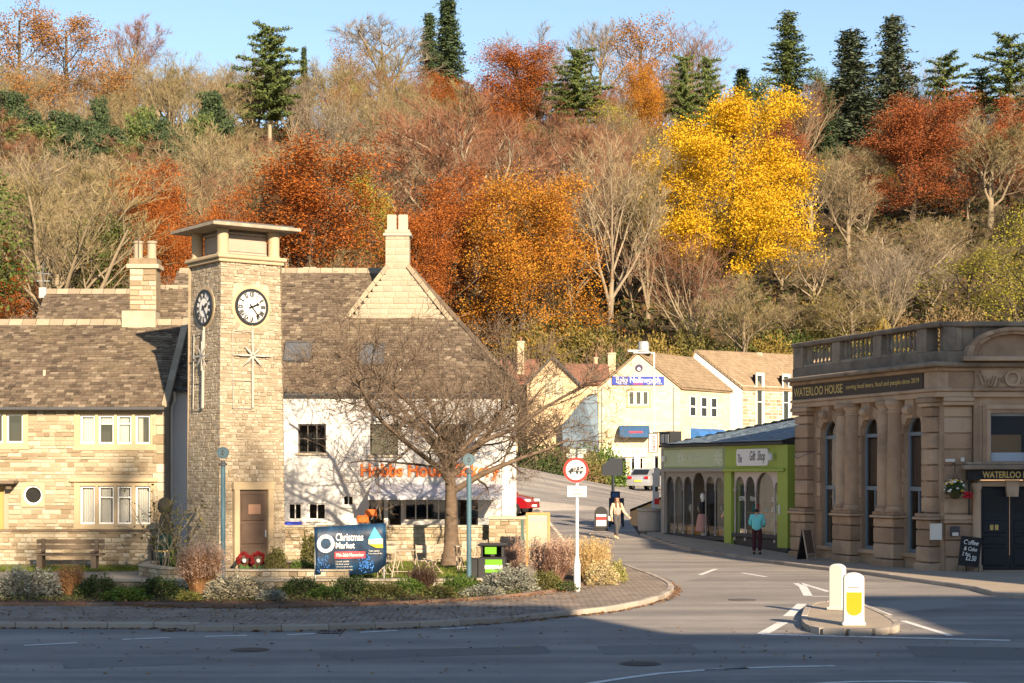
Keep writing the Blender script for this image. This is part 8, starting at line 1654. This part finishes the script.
mound('box_shrub', 'round olive box bush right of the tower door', 276, 48.6, .62, .62, OLV, .03, 2600, z0=.27); mound('green_shrub', 'small green shrubs beside the box bush', 302, 48.4, .7, .32, GRN, .03, 1200, z0=.27); mound('green_shrub', 'leafy green plant at the market banner edge', 309, 51.5, .5, .9, OLV, .05, 900, z0=.27); mound('green_shrub', 'low green plant between the bin and the tower', 180, 50.2, .8, .55, GRN, .05, 1400, z0=.27); mound('green_shrub', 'olive plants in the raised tower bed', 205, 49.0, .7, .5, OLV, .05, 1200, z0=.27)
# low ground cover knitting the bed together
gc = np.random.default_rng(9); n = 9000; gx = gc.uniform(-12.5, 1.6, n); gd = gc.uniform(39.2, 43.9, n); kp = gd > np.interp(gx, [-13, -6, -1, .3, 1.6], [38.8, 38.3, 39.6, 41.8, 44.5]); gx, gd = gx[kp], gd[kp]
gz_ = .14 + gc.uniform(0, 1, len(gx)) ** 2 * (.12 + .12 * np.sin(gx * 2.3) * np.sin(gd * 2.9 + gx)).clip(.02, .3); V2, F2 = leaves(gc, np.stack([gx, gd, gz_], 1), .035, .1, asp=.5)
link('ground_cover', np_mesh('ground_cover', V2, F2, M('ground_cover_leaves', [(.09, .045, .02), (.05, .065, .018), (.08, .11, .03), (.13, .14, .05), (.16, .09, .035)], .85, .7, .6, 1.2, trans=.15)), kind='stuff')
# climbing shrub on the tower's left flank
def climber():
    t = thing('climbing_shrub', 'bare climbing shrub with few leaves against the tower side', 'shrub', (-9.6, 50.1, .27)); rs = random.Random(8); m = MB(); C = []
    for i in range(26):
        p = Vector((rs.uniform(-.7, .5), rs.uniform(-.3, .2), 0)); pts = [p.copy()]; d = Vector((rs.gauss(0, .25), rs.gauss(0, .15), 1))
        for k in range(6): d += Vector((rs.gauss(0, .28), rs.gauss(0, .12), rs.gauss(0, .1))); p = p + d.normalized() * rs.uniform(.25, .48); pts.append(p.copy())
        m.tube(pts, [.016, .014, .012, .01, .008, .006, .004], 4)
        for q in pts[2:]:
            for _ in range(rs.randrange(0, 9)): C.append((q.x + rs.gauss(0, .1), q.y + rs.gauss(0, .1), q.z + rs.gauss(0, .1)))
    m.build('stems', TW['grey'], t); r = np.random.default_rng(5); V, F_ = leaves(r, np.array(C), .05, .1); link('foliage', np_mesh('foliage', V, F_, OLV), t)
climber()
# hedges and bushes across the side street
for i, (px, d, w, hh, lb, mt) in enumerate(((598, 128.5, 4.6, 3.0, 'green hedge bush beside the restaurant wall', GRN), (582, 124, 4.0, 2.6, 'olive bush between the outbuilding and weight sign', OLV), (560, 118, 5.0, 2.8, 'brownish hedge below the gabled stone house', M('brown_hedge', [(.10, .06, .03), (.18, .11, .05), (.12, .12, .03)], .9, 1, trans=.1)), (535, 116, 5.0, 3.4, 'dark green hedge behind the red car', DGR))):
    x = (px - CX) * d / F; mound('hedge_bush', lb, px, d, w, hh, mt, .12, 3600, depth=2.2, z0=hf(x, d) + .0, cat='hedge')
# shrubs at the foot of the wood
BUSH = [M('foot_shrub_%d' % i, c, .85, .5, .8, .6, trans=.15) for i, c in enumerate(([(.06, .06, .015), (.12, .11, .03), (.2, .17, .05)], [(.10, .075, .02), (.2, .15, .035), (.32, .24, .06)], [(.03, .05, .012), (.06, .09, .02), (.1, .13, .03)], [(.11, .075, .035), (.18, .125, .06), (.25, .18, .09)]))]
for i in range(30):
    px = 505 + i * 17.5 + float(r7.uniform(-6, 6)); d = float(r7.uniform(158, 176)) if px < 800 else float(r7.uniform(162, 182)); x = (px - CX) * d / F; k = int(r7.integers(4)); w = float(r7.uniform(5, 8.5))
    nm = ['olive', 'golden', 'green', 'brown'][k]; where = [b for a, b in ((560, 'behind the gabled stone house'), (640, 'behind the restaurant gable'), (700, 'below the yellow tree'), (790, 'behind the long house roof'), (900, 'above the balustrade'), (2000, 'above the sandstone parapet')) if px < a][0]
    mound('foot_shrub', '%s %s shrub at the foot of the wood %s' % ('broad' if w > 6.8 else 'small', nm, where), px, d, w, float(r7.uniform(2.8, 5.2)), BUSH[k], .16, 2600, depth=5, z0=hill_h(x, d) - .3, cat='bush', group='shrubs at the foot of the wood')
# ================================================================ BUILDINGS ACROSS THE ROAD (unseen, behind and beside the viewpoint; placed for their shade)
def plain_block(name, label, x0, x1, y0, y1, H, seed, mat, hip=2.5):
    t = thing(name, label, 'building', (x0, y0, 0)); W, Dp = x1 - x0, y1 - y0; m = MB().box(0, W, 0, Dp, 0, H).build('wall', mat, t); my = Dp / 2
    MB().add([(-.3, -.3, H), (W + .3, -.3, H), (W + .3, Dp + .3, H), (-.3, Dp + .3, H), (my, my, H + hip), (W - my, my, H + hip)], [(0, 1, 5, 4), (1, 2, 5), (2, 3, 4, 5), (3, 0, 4)]).build('roof', SLATE, t)
    for k in range(int(W / 3) if W > 4 else 1):
        for s in range(int(H / 3)): window(t, 1 + k * 3, 2.2 + k * 3, .9 + s * 3, 2.4 + s * 3, -.06, .08, (1.6 + k * 3,), (1.7 + s * 3,), room=.05)
    return t
SH_A = plain_block('tall_corner_building', 'tall rendered building across the road whose shade covers the carriageway', -3, 17.9, -16, -6, 17.8, 1, WHITEWALL, 1.2)
SH_D = plain_block('low_gap_block', 'low white rendered block, unseen, filling the gap to shade the near road', 14.0, 22.5, -4, 3.5, 11.6, 4, WHITEWALL, .5)  # unseen block put between its neighbours so the near road is shaded
SH_B = plain_block('opposite_terrace', 'unseen white rendered terrace across the road opposite the traffic island', 22.6, 27.6, -4, 6, 14.6, 2, WHITEWALL, 1.0)  # unseen; shades the right of the road, white render bounces light back
SH_C = plain_block('opposite_corner_house', 'tall unseen white rendered house opposite the sandstone building entrance', 21.6, 28.5, 24, 33, 17.0, 3, WHITEWALL, .6)  # unseen; height set to shade the entrance front, white walls bounce light
plant(BARE['grey'][0], 'street_tree', 'tall bare tree in front of the building across the road', None, 10.6, -1.5, 25.0, 9)
plant(BARE['grey'][2], 'street_tree', 'second tall bare tree in front of the building across the road', None, 5.4, -2.5, 23.5, 9)
